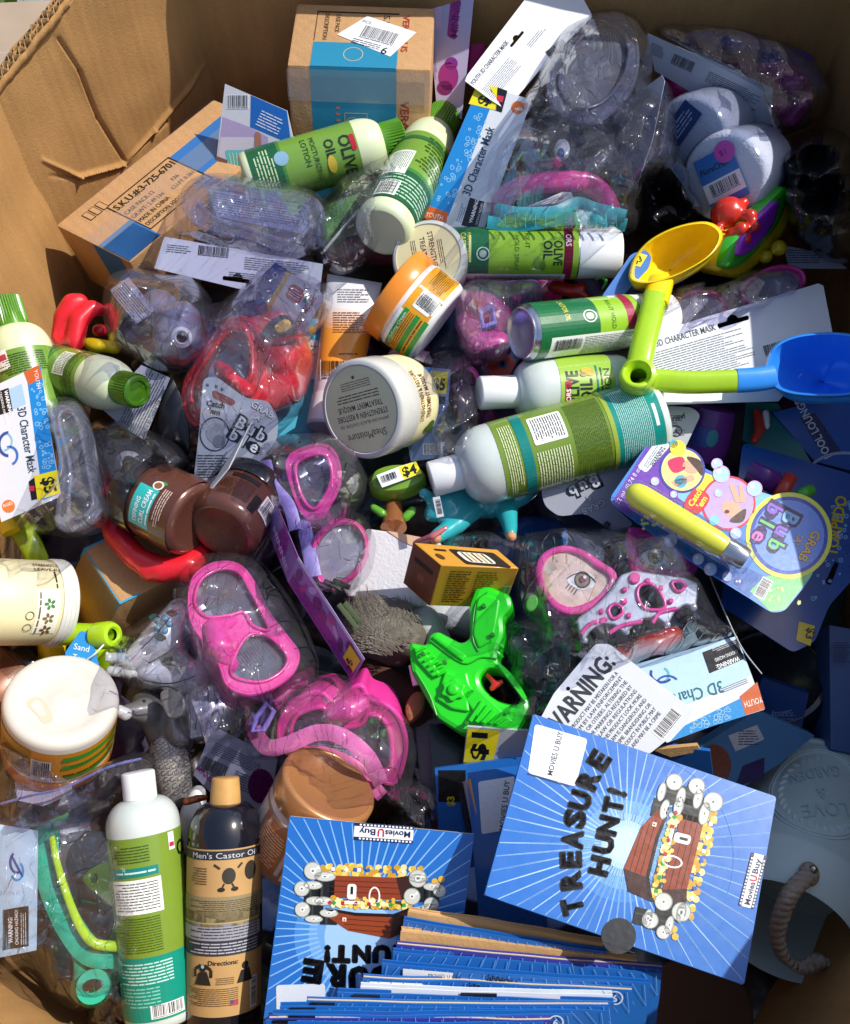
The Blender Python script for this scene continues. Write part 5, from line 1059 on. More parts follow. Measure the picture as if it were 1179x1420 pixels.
bag('bag', t, [(262, 772), (330, 762), (382, 800), (430, 880), (440, 940), (390, 985), (300, 972), (258, 900), (240, 820)], .03, .102, FILM, .005, 1, 60)
slab('bag_seal', t, Pl((240, 815, .045), (262, 812, .06), (240, 930, .045)), [(240, 816), (266, 812), (262, 880), (258, 948), (240, 950)], .0004, FILM2)
# ---- pink mask 2 (below)
t = thing('packaged_mask', 'hot pink mask with pale pink strap lying in a bag above the copper-lidded jar', 'mask', (470, 1030, -.02))
pl = Pl((400, 960, .085), (540, 980, .085), (420, 1050, .055))
mask(t, [(386, 1010), (396, 986), (420, 966), (446, 962), (462, 974), (478, 962), (500, 952), (512, 970), (540, 982), (556, 1004), (562, 1040), (548, 1085), (520, 1080), (470, 1062), (420, 1048), (392, 1034)],
     [[(404, 1010), (414, 990), (440, 980), (452, 984), (454, 1000), (468, 1008), (500, 1004), (512, 990), (532, 998), (542, 1022), (542, 1060), (526, 1068), (480, 1050), (430, 1040), (408, 1028)]], pl, PINK, 6, .045)
soft('nose_pocket', t, [], PINK, .002, 5, [[(462, 990, .085, 13), (484, 984, .088, 17), (504, 972, .085, 11)]])
sweep('strap', t, spl([(352, 1012, .05), (370, 1036, .075), (400, 1032, .085), (440, 1016, .09), (476, 1022, .095), (510, 1050, .09), (528, 1086, .06)], 6, False), PINK2, 11, 2.5, n=8, square=.6)
sweep('strap', t, spl([(404, 1046, .04), (440, 1042, .055), (490, 1062, .06), (530, 1104, .045)], 6, False), PINK2, 9, 2.5, n=8, square=.6)
sweep('strap_clip', t, [(350, 1014, .07), (356, 994, .075), (370, 976, .075), (380, 986, .075), (366, 1012, .072)], LILAC, 4, 4, True, 8, square=.6)
pi = slab('paper_insert', t, flat(.045, c=(440, 1010)), [(412, 992), (500, 1004), (520, 1060), (420, 1036)], .0005, M_CARDW); c = Cv(seed=91); c.org(416, 996, 8); c.lines(0, 0, 84, 40, 7, '7a5a70', 2); c.org(); c.build('insert_print', pi, flat(.045, c=(440, 1010)).at, MATTE)
c = Cv(seed=92)
bag('bag', t, [(400, 940), (440, 930), (500, 945), (560, 985), (578, 1040), (566, 1100), (540, 1118), (510, 1080), (440, 1052), (345, 1050), (352, 985)], .02, .108, FILM, .007, 2, 20)
# ---- teal and neon mask bottom left
t = thing('packaged_mask', 'teal and neon yellow mask in clear bag with pale blue card, bottom left corner', 'mask', (110, 1260, -.05))
sweep('frame', t, spl([(72, 1160, .05), (62, 1190, .055), (68, 1230, .06), (88, 1275, .07), (106, 1310, .075), (112, 1345, .07), (108, 1375, .06), (128, 1384, .06), (148, 1372, .055), (152, 1350, .055), (178, 1330, .05), (195, 1310, .045)], 7, False), TEAL, 9, 6, n=12)
sweep('frame_band', t, spl([(66, 1150, .045), (64, 1190, .058), (76, 1240, .064), (100, 1290, .075), (130, 1322, .075), (180, 1322, .06)], 7, False), TEAL, 17, 6, n=12)
sweep('accent_trim', t, spl([(72, 1160, .062), (80, 1200, .069), (96, 1250, .076), (114, 1290, .084), (136, 1310, .083), (182, 1312, .068)], 7, False), NEON, 6, 4, n=10, taper=lambda s: .7 + .5 * s)
pl2 = flat(.055, c=(140, 1230)); o = spl([(114, 1222), (124, 1204), (160, 1190), (200, 1186), (200, 1204), (160, 1216), (156, 1232), (190, 1262), (200, 1280), (170, 1268), (136, 1244)], 5)
slab('nose_frame', t, pl2, o, .012, mat('neon_green', '9bd01c', .3, coat=.3), [spl([(126, 1216), (132, 1212), (134, 1220), (128, 1224)], 4)], bev=.003)
slab('lens', t, flat(.04, c=(120, 1240)), spl([(84, 1165), (160, 1160), (200, 1230), (200, 1310), (140, 1316), (105, 1270)], 4), .001, clear('smoke_lens', '8a8f8f', .12))
ax = Ax((129, 1368, .078), (131, 1370, .05)); ax.lathe('buckle', t, [(0, .1), (0, 11), (0.2, 11), (.2, 22), (2, 26), (3, 24), (3, .1)], TEAL, 36); slab('buckle_slot', t, flat(.08, c=(129, 1368)), ell(128, 1367, 13, 9, -15, 20), .004, BLACKLID)
pl = Pl((0, 1145, .08), (52, 1150, .085), (0, 1325, .08)); cd_ = slab('header_card', t, pl, [(-20, 1140), (52, 1152), (50, 1318), (-20, 1332)], .0008, mat('pale_blue_card', 'b5d2ea', .4, var=.06, scale=30, coat=.2))
c = Cv(seed=93); c.poly([(4, 1262), (40, 1256), (40, 1312), (4, 1318)], '15171a', 2); c.text('WARNING:', 18, 1308, 8.5, 'ffffff', -91, z=3, fit=36, bold=.02); c.text('CHOKING HAZARD!', 26, 1310, 6.5, 'ffffff', -91, z=3, fit=48, bold=.01); c.org(29, 1310, -91); c.lines(0, 0, 44, 9, 2, 'c8c8d0', 3); c.org()
c.ring(24, 1196, 11, 3.4, '1f4f9a', 3, 16, n=20, a0=60, a1=240); c.ring(24, 1208, 10, 3, '3f8fd0', 3, 14, n=20, a0=-60, a1=150); c.line(16, 1186, 32, 1216, 3, '1f4f9a', 3); c.build('card_print', cd_, pl.at, GLOSS)
bag('bag', t, [(-20, 1130), (60, 1120), (150, 1118), (196, 1190), (200, 1290), (180, 1370), (130, 1402), (80, 1395), (40, 1350), (-10, 1340), (-25, 1240)], .0, .092, FILM, .006, 3, 75)
# ---- red mask in bag
t = thing('packaged_mask', 'red mask with black and yellow clip in clear bag right of the grey ringed mask', 'mask', (340, 500, -.02))
pl = Pl((300, 450, .07), (420, 470, .085), (270, 560, .06))
mask(t, [(258, 530), (272, 505), (300, 462), (322, 442), (344, 444), (362, 470), (366, 510), (356, 548), (336, 566), (300, 585), (270, 588), (256, 560)],
     [[(268, 532), (282, 505), (308, 468), (324, 456), (342, 462), (350, 490), (348, 524), (334, 528), (312, 508), (302, 516), (318, 540), (310, 566), (280, 574), (266, 558)]], pl, RED, 7, .06)
soft('side_shell', t, [], RED, .0026, 6, [[(345, 462, .05, 22), (384, 470, .055, 40), (400, 500, .055, 36), (392, 530, .05, 36), (350, 560, .05, 24)], [(366, 500, .06, 22), (390, 495, .07, 30)]])
soft('nose_pocket', t, [], RED, .002, 4, [[(304, 508, .075, 9), (322, 526, .08, 10), (342, 542, .08, 12)]])
slab('side_clip', t, Pl((365, 445, .09), (405, 445, .095), (375, 478, .09)), spl([(362, 458), (384, 436), (404, 440), (404, 466), (380, 478)], 5), .012, mat('black_clip', '17181a', .3, coat=.3), bev=.003); slab('clip_accent', t, Pl((365, 445, .093), (405, 445, .098), (375, 478, .093)), spl([(380, 452), (394, 442), (402, 446), (400, 454), (386, 462)], 4), .004, mat('amber_clip', 'd8b02a', .3), bev=.001)
pi = slab('paper_insert', t, flat(.045, c=(310, 510)), [(300, 455), (350, 470), (335, 560), (285, 545)], .0005, M_CARDW)
bag('bag', t, [(296, 440), (330, 415), (390, 425), (430, 450), (436, 510), (410, 580), (340, 600), (270, 605), (245, 570), (262, 500)], .02, .112, FILM, .006, 4, 130)
# ---- grey ringed mask in bag
t = thing('packaged_mask', 'grey mask with ringed eye in crinkled bag near the left wall', 'mask', (220, 450, -.02))
soft('mask_shell', t, [(246, 458, .05, 34, 1, 1.3, 20), (220, 430, .04, 30), (262, 480, .05, 24)], GREYM, .0026, 5); ax = Ax((252, 468, .095), (250, 474, .06)); ax.lathe('eye_ring', t, [(0, 7), (-.4, 9), (0, 14), (2, 17), (6, 18), (6.5, 7), (0, 7)], mat('pale_grey', 'b9bcc0', .35, coat=.2), 36); slab('eye_pupil', t, flat(.093, c=(252, 468)), ell(252, 468, 8), .004, BLACKLID)
pi = slab('paper_insert', t, Pl((150, 400, .07), (200, 380, .08), (185, 445, .07)), [(152, 402), (178, 384), (216, 430), (188, 450)], .0005, mat('grey_card', 'aeb2ba')); c = Cv(seed=94); c.org(158, 404, 50); c.lines(0, -20, 56, 10, 6, '3a3e4e', 2); c.org(); c.build('insert_print', pi, Pl((150, 400, .07), (200, 380, .08), (185, 445, .07)).at, MATTE)
bag('bag', t, [(145, 395), (180, 372), (230, 380), (270, 385), (298, 430), (285, 490), (240, 520), (190, 500), (150, 470)], .03, .105, FILM2, .009, 5, 60)
# ---- clear mask upper left (T_CLEAR), left edge (T_LEFTMASK), top ones
def clearmask(t, outer, lens, pl, m_=None, m_l=None, depth=.04, rim=5): return mask(t, outer, lens, pl, m_ or CLEARSIL, rim, depth, m_l or LENS)
clearmask(T_CLEAR, [(258, 270), (300, 250), (360, 262), (420, 268), (446, 290), (440, 330), (400, 348), (340, 330), (290, 318), (262, 300)], [[(276, 278), (306, 262), (360, 274), (412, 280), (430, 298), (424, 322), (396, 334), (342, 316), (298, 302)]], Pl((258, 270, .09), (446, 290, .085), (300, 330, .08)))
pi = slab('paper_insert', T_CLEAR, flat(.06, c=(350, 290)), [(290, 262), (430, 285), (425, 325), (300, 300)], .0005, mat('grey_lilac_card', 'b4b8ca')); c = Cv(seed=95); c.org(296, 266, 9); c.lines(0, 0, 126, 30, 6, '4a4e5e', 2); c.org(); c.build('insert_print', pi, flat(.06, c=(350, 290)).at, MATTE)
bag('bag', T_CLEAR, [(252, 262), (290, 240), (360, 246), (430, 262), (452, 290), (448, 345), (400, 362), (330, 352), (260, 330), (240, 320)], .03, .118, FILM2, .011, 6, 15)
clearmask(T_LEFTMASK, [(70, 570), (100, 558), (122, 590), (134, 650), (142, 700), (120, 728), (80, 728), (86, 660), (78, 610)], [[(82, 580), (100, 572), (112, 598), (122, 650), (130, 698), (116, 716), (96, 712), (98, 650)]], flat(.075, c=(100, 640)), CLEARSIL, LENS)
soft('mask_shell', T_LEFTMASK, [], mat('dark_grey_plastic', '2b2d33', .3, coat=.3), .003, 4, [[(92, 690, .06, 14), (118, 704, .065, 16), (130, 680, .055, 10)]])
bag('bag', T_LEFTMASK, [(66, 560), (100, 548), (124, 575), (134, 620), (146, 680), (150, 722), (110, 746), (50, 738), (20, 726), (60, 690), (80, 640)], .03, .112, FILM, .011, 7, 80)
# eye mask in dark bag, left
t = thing('packaged_mask', 'dark mask with grey ringed eye under a curved black card, left', 'mask', (190, 620, -.03))
slab('mask_shell', t, flat(.035, c=(180, 630)), spl([(140, 640), (150, 612), (180, 604), (210, 622), (214, 650), (190, 668), (156, 664)], 5), .03, mat('charcoal_plastic', '26282e', .35, coat=.3), bev=.006); ax = Ax((178, 642, .058), (179, 646, .03)); ax.lathe('eye_ring', t, [(0, 8), (-.3, 10), (1, 18), (4, 21), (5, 8), (0, 8)], mat('pale_grey', 'b9bcc0'), 36); slab('eye_pupil', t, flat(.058, c=(178, 642)), ell(178, 642, 10), .004, BLACKLID)
pl = Pl((150, 560, .05), (232, 520, .06), (200, 610, .04)); cd_ = slab('header_card', t, pl, [(140, 566), (196, 506), (236, 524), (200, 610), (168, 590)], .0006, mat('grey_card', 'aeb2ba')); c = Cv(seed=96); c.org(204, 604, -63); c.lines(-6, -44, 84, -8, 7, '4a4e5a', 2); c.text('YOUTH 3D CHARACTER', -4, -3, 8, '2a2c34', z=2, fit=56); c.org(); c.build('card_print', cd_, pl.at, MATTE)
V, Fc = [], []
for i in range(15):
    s = i / 14; a_ = spl([(238, 522), (254, 560), (262, 600), (262, 630)], 14, False)[int(s * 42)]; b_ = spl([(206, 610), (214, 624), (232, 632), (252, 640)], 14, False)[int(s * 42)]; V += [P(a_[0], a_[1], .07 - .03 * s), P(b_[0], b_[1], .03)]
for i in range(14): Fc.append((2 * i, 2 * i + 1, 2 * i + 3, 2 * i + 2))
bc = mesh('back_card', t, V, Fc, M_DARK, 60); bc.modifiers.new('t', 'SOLIDIFY').thickness = .0012
bag('bag', t, [(120, 600), (160, 580), (220, 600), (262, 630), (250, 660), (200, 690), (150, 680)], .01, .066, FILMD, .008, 8, 10)
# ---- masks at the top
clearmask(T_TOPGREY, [(760, 110), (790, 50), (830, 22), (868, 30), (884, 70), (876, 120), (840, 160), (800, 170), (770, 150)], [[(776, 110), (800, 60), (834, 36), (862, 44), (872, 74), (862, 112), (834, 144), (802, 152), (784, 138)]], Pl((760, 110, .075), (884, 70, .06), (800, 170, .085)), mat('slate_plastic', '6a7088', .3, coat=.3), clear('blue_lens', 'aab6d8', .25))
bag('bag', T_TOPGREY, [(740, 110), (790, 30), (850, 12), (890, 30), (905, 90), (890, 150), (840, 190), (760, 180), (725, 150)], .03, .108, FILMD, .013, 9, 120)
clearmask(T_TOPMASK, [(725, 190), (750, 160), (790, 155), (830, 170), (850, 200), (830, 230), (800, 240), (780, 225), (760, 240), (730, 225)], [[(740, 190), (756, 172), (778, 172), (782, 200), (764, 222), (742, 214)], [(792, 172), (820, 176), (836, 200), (820, 222), (800, 222), (790, 200)]], flat(.06, c=(790, 200)), CLEARSIL, LENS)
slab('nose_badge', T_TOPMASK, flat(.075, c=(780, 205)), ell(780, 204, 11, 13), .006, M_WHITE, bev=.002); slab('badge_eye', T_TOPMASK, flat(.078, c=(780, 208)), ell(778, 212, 5, 7), .003, mat('blue_eye', '1f5a98', .2)); 
# pink strap arch + aqua strap
sweep('pink_frame', T_TOPMASK, spl([(694, 300, .06), (698, 276, .07), (722, 260, .08), (770, 252, .085), (815, 254, .08), (838, 272, .07), (848, 296, .06)], 7, False), PINK, 14, 9, n=14)
sweep('strap', T_TOPMASK, spl([(686, 290, .085), (720, 296, .09), (770, 294, .09), (800, 282, .088), (826, 290, .09), (868, 300, .09)], 6, False), AQUA, 9, 3, n=8, square=.7)
sweep('strap', T_TOPMASK, spl([(676, 308, .08), (720, 312, .08), (780, 304, .085), (830, 304, .085), (868, 312, .08)], 6, False), AQUA, 9, 3, n=8, square=.7)
for i in range(12): x = 700 + i * 14; sweep('strap_rib', T_TOPMASK, [(x, 297, .094), (x + 1, 316, .09)], AQUA, 1.0, 1.6, n=6)
pi = slab('paper_insert', T_TOPMASK, flat(.055, c=(760, 280)), [(722, 290), (790, 262), (800, 282), (740, 304)], .0005, M_CARDW); c = Cv(seed=97); c.org(726, 290, -22); c.lines(0, 0, 66, 16, 4, '7a6a80', 2); c.org(); c.build('insert_print', pi, flat(.055, c=(760, 280)).at, MATTE)
bag('bag', T_TOPMASK, [(700, 190), (740, 150), (800, 140), (860, 165), (890, 230), (890, 310), (850, 330), (760, 322), (690, 320), (670, 290), (680, 230)], .02, .112, FILM, .012, 10, 40)
clearmask(T_EDGE, [(880, 150), (905, 120), (925, 140), (930, 200), (910, 240), (890, 230)], [[(890, 160), (906, 134), (918, 150), (920, 196), (906, 226), (896, 214)]], flat(.03, c=(905, 180)), mat('slate_plastic', '6a7088'), clear('blue_lens', 'aab6d8'))
bag('bag', T_EDGE, [(840, 165), (880, 120), (922, 108), (940, 160), (935, 230), (890, 270), (845, 255)], .0, .075, FILMD, .01, 11, 60)
# magenta goggles top right
soft('mask_shell', T_MAG, [], mat('magenta_plastic', 'b01f7e', .3, coat=.3), .003, 5, [[(1080, 150, .0, 16), (1096, 166, .01, 14), (1118, 140, .02, 10), (1122, 128, .02, 8)], [(1000, 60, .0, 26), (1060, 85, .0, 30), (1100, 120, .0, 24)], [(940, 120, -.02, 22), (970, 130, -.02, 20)]])
soft('strap', T_MAG, [], mat('violet_strap', '4a3a86', .4), .003, 4, [[(960, 50, .02, 14), (1030, 62, .02, 18), (1110, 90, .01, 18), (1135, 120, .0, 12)]])
bag('bag', T_MAG, [(905, 40), (960, 30), (1040, 42), (1110, 70), (1148, 110), (1140, 160), (1080, 186), (1060, 130), (980, 84)], .0, .06, FILMD, .011, 12, 20)
# pink rims
for cx_, cy_, rx, ry, rot in ((960, 436, 46, 28, -18), (1072, 398, 44, 24, -20)):
    pl = flat(.02, gx=0, gy=-.02, c=(cx_, cy_)); pts = [pl.at(x, y) for x, y in ell(cx_, cy_, rx, ry, rot, 40)]
    sweep('lens_rim', T_PINKR, pts, PINK, 4, 6, True, 10, up=pl.n, k=pl.k, world=True); slab('lens', T_PINKR, pl, ell(cx_, cy_, rx - 3, ry - 3, rot, 30), .001, LENSW)
soft('bridge', T_PINKR, [], mat('plum_plastic', '6a2a5a', .35, coat=.3), .003, 4, [[(996, 424, .0, 12), (1016, 410, .01, 14), (1036, 402, .0, 12)]])
bag('bag', T_PINKR, [(912, 440), (940, 405), (1000, 392), (1050, 372), (1110, 376), (1120, 404), (1060, 430), (980, 452), (925, 468)], -.01, .045, FILM2, .007, 13, -15)
# ---- owl/princess mask
pl = Pl((740, 780, .085), (960, 790, .08), (800, 880, .085)); t = T_OWL
SILV = mat('silver_tiara', 'c4cbd6', .22, metal=.6, var=.05, coat=.5)
o1 = spl([(744, 800), (750, 770), (776, 756), (806, 760), (832, 776), (856, 795), (846, 824), (820, 846), (790, 852), (764, 838)], 5); i1 = spl([(754, 800), (760, 774), (782, 764), (806, 770), (828, 786), (846, 800), (836, 820), (812, 836), (788, 840), (768, 828)], 5)
slab('frame', t, pl, o1, .012, PINK, [i1], bev=.002); e_ = slab('eye_pane', t, pl, i1, .002, mat('pinkish_skin', 'd9bfae', .3, var=.03, coat=.3), off=-.004)
c = Cv(seed=98); pe = Pl((740, 780, .085), (960, 790, .08), (800, 880, .085))
def eye(c, x, y, s, rot=0):
    c.org(x, y, rot, s, s); c.poly(spl([(-20, 4), (-8, -10), (8, -11), (20, -2), (14, 10), (-4, 14)], 4), 'e6e8e8', 1); c.circ(1, 0, 11.5, '3a342c', 2, 12); c.circ(1, 0, 9.6, '8a8264', 3, 10); c.circ(1, 0, 5, '1c1814', 4); c.circ(4, -4, 2.4, 'f4f4f4', 5)
    for i in range(10): a_ = -20 + i * 4; b_ = -20 + (i + 1) * 4; f = lambda q: -11 * (1 - (q / 21) ** 2) + 2; c.line(a_, f(a_), b_, f(b_), 1.6, '2c2420', 5)
    for i in range(4): c.line(-16 + i * 4, 8 + i * 2, -20 + i * 4, 15 + i * 2.4, 1.2, '2c2420', 5)
    c.org()
eye(c, 808, 802, 1.0, 8); c.build('eye_print', e_, lambda x, y, off: pe.at(x, y, off - .0038), GLOSS)
o2 = spl([(872, 740), (880, 730), (930, 742), (960, 770), (968, 790), (950, 798), (905, 796), (882, 790), (876, 770)], 5); i2 = spl([(886, 752), (890, 744), (926, 752), (950, 776), (954, 788), (918, 788), (892, 782)], 5)
slab('frame', t, pl, o2, .012, PINK, [i2], bev=.002); e_ = slab('eye_pane', t, pl, i2, .002, mat('pinkish_skin', 'd9bfae'), off=-.004); c = Cv(seed=99); eye(c, 910, 768, 1.0, 10); c.build('eye_print', e_, lambda x, y, off: pe.at(x, y, off - .0038), GLOSS)
hearts = [spl([(884, 826), (888, 812), (904, 810), (918, 826), (922, 842), (908, 846), (892, 842)], 4), spl([(844, 846), (852, 838), (862, 842), (862, 852), (850, 858)], 4), spl([(932, 808), (942, 806), (950, 812), (944, 820), (936, 818)], 4)]
td = slab('tiara', t, Pl((740, 780, .093), (960, 790, .088), (800, 880, .093)), rr([(800, 858), (828, 838), (848, 818), (862, 796), (880, 790), (905, 794), (950, 799), (970, 808), (966, 844), (952, 838), (938, 846), (926, 868), (912, 857), (894, 857), (880, 866), (868, 880), (852, 866), (834, 864), (820, 874), (809, 890), (803, 874)], 4), .006, SILV, hearts, bev=.0015)
plt = Pl((740, 780, .094), (960, 790, .089), (800, 880, .094))
for h_ in hearts: sweep('heart_rim', td, [plt.at(x, y) for x, y in h_], PINK, 2.6, 2.6, True, 8, up=plt.n, k=plt.k, world=True)
for x, y, r_ in ((880, 802, 8), (866, 818, 4), (866, 834, 4.5), (898, 806, 4), (916, 816, 4), (930, 834, 4), (950, 812, 3.4), (834, 848, 4), (835, 862, 4), (872, 854, 4)): slab('pink_stud', td, plt, ell(x, y, r_, n=16), .003, PINK, bev=.0012, off=.0022)
for a_ in (((806, 880), (818, 866), (842, 858)), ((845, 878), (862, 868), (890, 862)), ((905, 864), (915, 850), (938, 844))): sweep('scallop_trim', td, [plt.at(x, y) for x, y in spl(list(a_), 5, False)], PINK, 3, 3, n=8, up=plt.n, k=plt.k, world=True)
for x, y in ((810, 888), (868, 876), (925, 866), (962, 842)): soft('tip_bead', td, [(x, y, .088, 6)], mat('pearl', 'd0d4da', .2, metal=.4, coat=.5), .0012, 2)
soft('mask_shell', t, [], mat('dark_green_pink', '7a2a5a', .4, coat=.3), .003, 4, [[(742, 800, .05, 16), (748, 838, .055, 20), (770, 856, .05, 14)]]); slab('side_dot', t, flat(.085, c=(740, 838)), ell(738, 836, 8, 12, 15), .004, mat('leaf_green', '4f9a3a', .35), bev=.001)
slab('back_card', t, flat(.02, c=(880, 830)), [(850, 730), (960, 735), (1010, 860), (1020, 890), (870, 925), (800, 900)], .0008, M_DARK)
soft('red_toy_inside', t, [], mat('dull_red', 'a8281f', .35, coat=.2), .003, 4, [[(865, 905, .05, 16), (905, 895, .055, 18), (935, 880, .05, 14)]])
sweep('card_edge', t, spl([(985, 800, .075), (1010, 860, .08), (1030, 900, .08), (1056, 934, .075)], 6, False), M_CARDG, 1.2, 3, n=6)
bag('bag', t, [(712, 760), (760, 735), (850, 730), (950, 738), (975, 800), (1000, 850), (1020, 884), (940, 910), (860, 930), (780, 930), (730, 880)], .03, .112, FILM, .008, 14, 25)
# ---- lilac/pink bagged masks in the middle
t = thing('packaged_mask', 'pink and lilac mask bunched in clear bag left of the green cactus brush', 'mask', (430, 665, -.02))
pl = Pl((390, 630, .06), (470, 640, .06), (420, 720, .05)); mask(t, [(398, 640), (420, 622), (450, 618), (466, 634), (470, 668), (456, 700), (440, 720), (420, 712), (406, 680)], [[(410, 646), (424, 634), (448, 630), (458, 644), (460, 668), (448, 694), (436, 706), (424, 698), (414, 676)]], pl, PINK, 5, .03)
sweep('strap', t, spl([(368, 640, .06), (376, 670, .07), (400, 700, .06), (410, 735, .055)], 6, False), mat('lilac_strap', '9a8fd0', .4, sss=.1), 9, 3, n=8, square=.6)
bag('bag', t, [(356, 630), (380, 606), (440, 598), (490, 612), (512, 660), (500, 705), (455, 735), (410, 745), (375, 700)], .015, .098, FILM2, .009, 15, 70)
t = thing('packaged_mask', 'small pink goggle ring in clear bag beside the white block', 'mask', (475, 775, -.02))
pl = Pl((440, 740, .06), (505, 740, .06), (450, 800, .05)); pts = [pl.at(x, y) for x, y in spl([(434, 770), (444, 742), (470, 724), (496, 730), (508, 756), (500, 786), (476, 808), (450, 814)], 6)]
sweep('lens_rim', t, pts, PINK, 5, 9, True, 10, up=pl.n, k=pl.k, world=True); slab('lens', t, pl, spl([(438, 770), (448, 746), (470, 730), (494, 734), (503, 756), (496, 784), (474, 803), (452, 808)], 6), .001, LENSW)
for i in range(4): sweep('buckle_bar', t, [(424 + i * 13, 808 - i * 1, .07), (446 + i * 13, 818 - i, .07)], mat('black_clip', '17181a'), 4, 5, n=8, square=.6)
sweep('strap', t, spl([(420, 720, .045), (428, 760, .06), (436, 800, .06)], 6, False), mat('lilac_strap', '9a8fd0'), 10, 3, n=8, square=.6)
bag('bag', t, [(416, 720), (450, 708), (500, 712), (522, 750), (512, 800), (470, 832), (430, 826), (410, 780)], .02, .10, FILM, .008, 16, 45)
# pink mask hidden behind the can (635-700, 390-500)
t = thing('packaged_mask', 'pink mask with lilac buckle in clear bag right of the orange-lidded jar', 'mask', (665, 445, -.02))
soft('mask_shell', t, [], PINK, .0028, 5, [[(648, 420, .04, 18), (672, 428, .045, 24), (690, 440, .04, 22)], [(644, 450, .04, 16), (660, 478, .045, 20), (690, 480, .04, 22)]]); slab('strap_buckle', t, flat(.09, c=(674, 438)), rr([(664, 426), (684, 420), (690, 448), (668, 456)], 3), .006, LILAC, [rr([(670, 432), (682, 428), (684, 444), (672, 448)], 2)], bev=.0015)
pc = slab('header_card', t, Pl((680, 395, .06), (750, 390, .06), (690, 430, .03)), rr([(676, 392), (742, 388), (752, 396), (752, 430), (690, 440)], 6), .0006, mat('purple_print_card', '7a6296', .4)); c = Cv(seed=100); c.ring(724, 414, 18, 1.4, '3a2a4a', 2, 14); c.ring(706, 402, 8, 1.2, '3a2a4a', 2); c.build('card_print', pc, Pl((680, 395, .06), (750, 390, .06), (690, 430, .03)).at, GLOSS)
bag('bag', t, [(634, 410), (655, 386), (700, 390), (716, 420), (712, 480), (690, 506), (650, 500), (630, 460)], .02, .098, FILM2, .008, 17, 60)
t = thing('packaged_mask', 'purple and black mask in clear bag behind the yellow $5 tag', 'mask', (640, 545, -.03))
soft('mask_shell', t, [], mat('plum_pink', '9a2a7e', .35, coat=.3), .003, 4, [[(632, 540, .0, 18), (652, 556, .0, 16), (640, 570, .0, 14)], [(650, 520, -.01, 14), (676, 590, -.02, 20)]])
bag('bag', t, [(588, 500), (620, 480), (660, 486), (676, 530), (670, 590), (640, 640), (600, 630), (600, 560)], -.01, .045, FILMD, .008, 18, 40)
# ================================================================ toys and ornaments
# ---- hinged scoop pair
t = thing('scoop_toy', 'hinged pair of scoops, one yellow and one blue, on lime green handles', 'toy', (900, 520, .02))
LIME = mat('lime_plastic', 'a6cf1e', .28, var=.04, sss=.08, coat=.35); YEL = mat('yellow_plastic', 'f4d41c', .3, var=.04, sss=.08, coat=.3); BLU = mat('blue_plastic', '3492f0', .3, var=.04, sss=.05, coat=.3)
def bowl(name, t, rim, hfun, deep, dxy, m_, wall=5):
    """scoop bowl: rounded rim, hollow inside, outside shell bulging by deep"""
    o = spl(rim, 7); n = len(o); cx = sum(p[0] for p in o) / n; cy = sum(p[1] for p in o) / n
    f = lambda s, d, ex=0: [P(cx + (x - cx) * s + dxy[0] * ex, cy + (y - cy) * s + dxy[1] * ex, hfun(x, y) - d) for x, y in o]
    r = []
    for s, d, ex in ((.02, deep * .92, .9), (.35, deep * .9, .85), (.62, deep * .72, .65), (.8, deep * .42, .35), (.88, deep * .14, .1), (.90, .002, 0), (.93, -.0015, 0), (.97, -.001, 0), (1.0, .003, 0), (1.01, .010, .06), (.985, .013, .1), (.95, deep * .3, .3), (.86, deep * .65, .65), (.66, deep * .95, .95), (.35, deep * 1.1, 1.05), (.02, deep * 1.12, 1.06)): r.append(f(s, d, ex))
    return loft(name, t, r, m_, True, (False, True), 60)
bowl('yellow_bowl', t, [(872, 382), (880, 356), (902, 332), (938, 314), (978, 307), (1000, 318), (1000, 336), (982, 358), (944, 380), (908, 392), (882, 392)], lambda x, y: .085 + .00006 * (y - 360), .05, (-6, 26), YEL)
bowl('blue_bowl', t, [(1062, 512), (1070, 484), (1094, 468), (1134, 461), (1184, 464), (1216, 488), (1222, 520), (1194, 545), (1144, 550), (1094, 546), (1068, 532)], lambda x, y: .10 + .0001 * (x - 1060), .05, (8, 26), BLU)
sweep('handle', t, spl([(908, 412, .085), (902, 440, .09), (892, 480, .095), (884, 518, .095)], 6, False), LIME, 17, 13, n=20, square=.3)
sweep('handle_collar', t, spl([(916, 392, .075), (908, 424, .086)], 4, False), YEL, 18, 14, n=20, square=.3)
sweep('handle', t, spl([(896, 526, .10), (950, 530, .10), (1000, 529, .10), (1032, 528, .10)], 6, False), LIME, 16, 12, n=20, square=.3)
sweep('handle_collar', t, spl([(1020, 528, .10), (1050, 526, .10), (1072, 522, .10)], 4, False), BLU, 17, 13, n=20, square=.3)
ax = Ax((884, 516, .12), (888, 534, .085)); ax.lathe('hinge_barrel', t, [(6, 11), (4, 12), (2, 19), (3, 24), (6, 26), (18, 26), (22, 24), (22, .1)], LIME, 32); sweep('hinge_ring', t, [(884 + 20 * math.cos(a_), 520 + 20 * math.sin(a_) * .8, .112 + .004 * math.sin(a_)) for a_ in [R(q) for q in range(60, 330, 15)]], LIME, 5, 7, n=10)
ax = Ax((899, 540, .10), (897, 551, .07)); ax.lathe('hinge_barrel', t, [(0, .1), (0, 14), (2, 20), (6, 23), (14, 22), (14, .1)], LIME, 32)
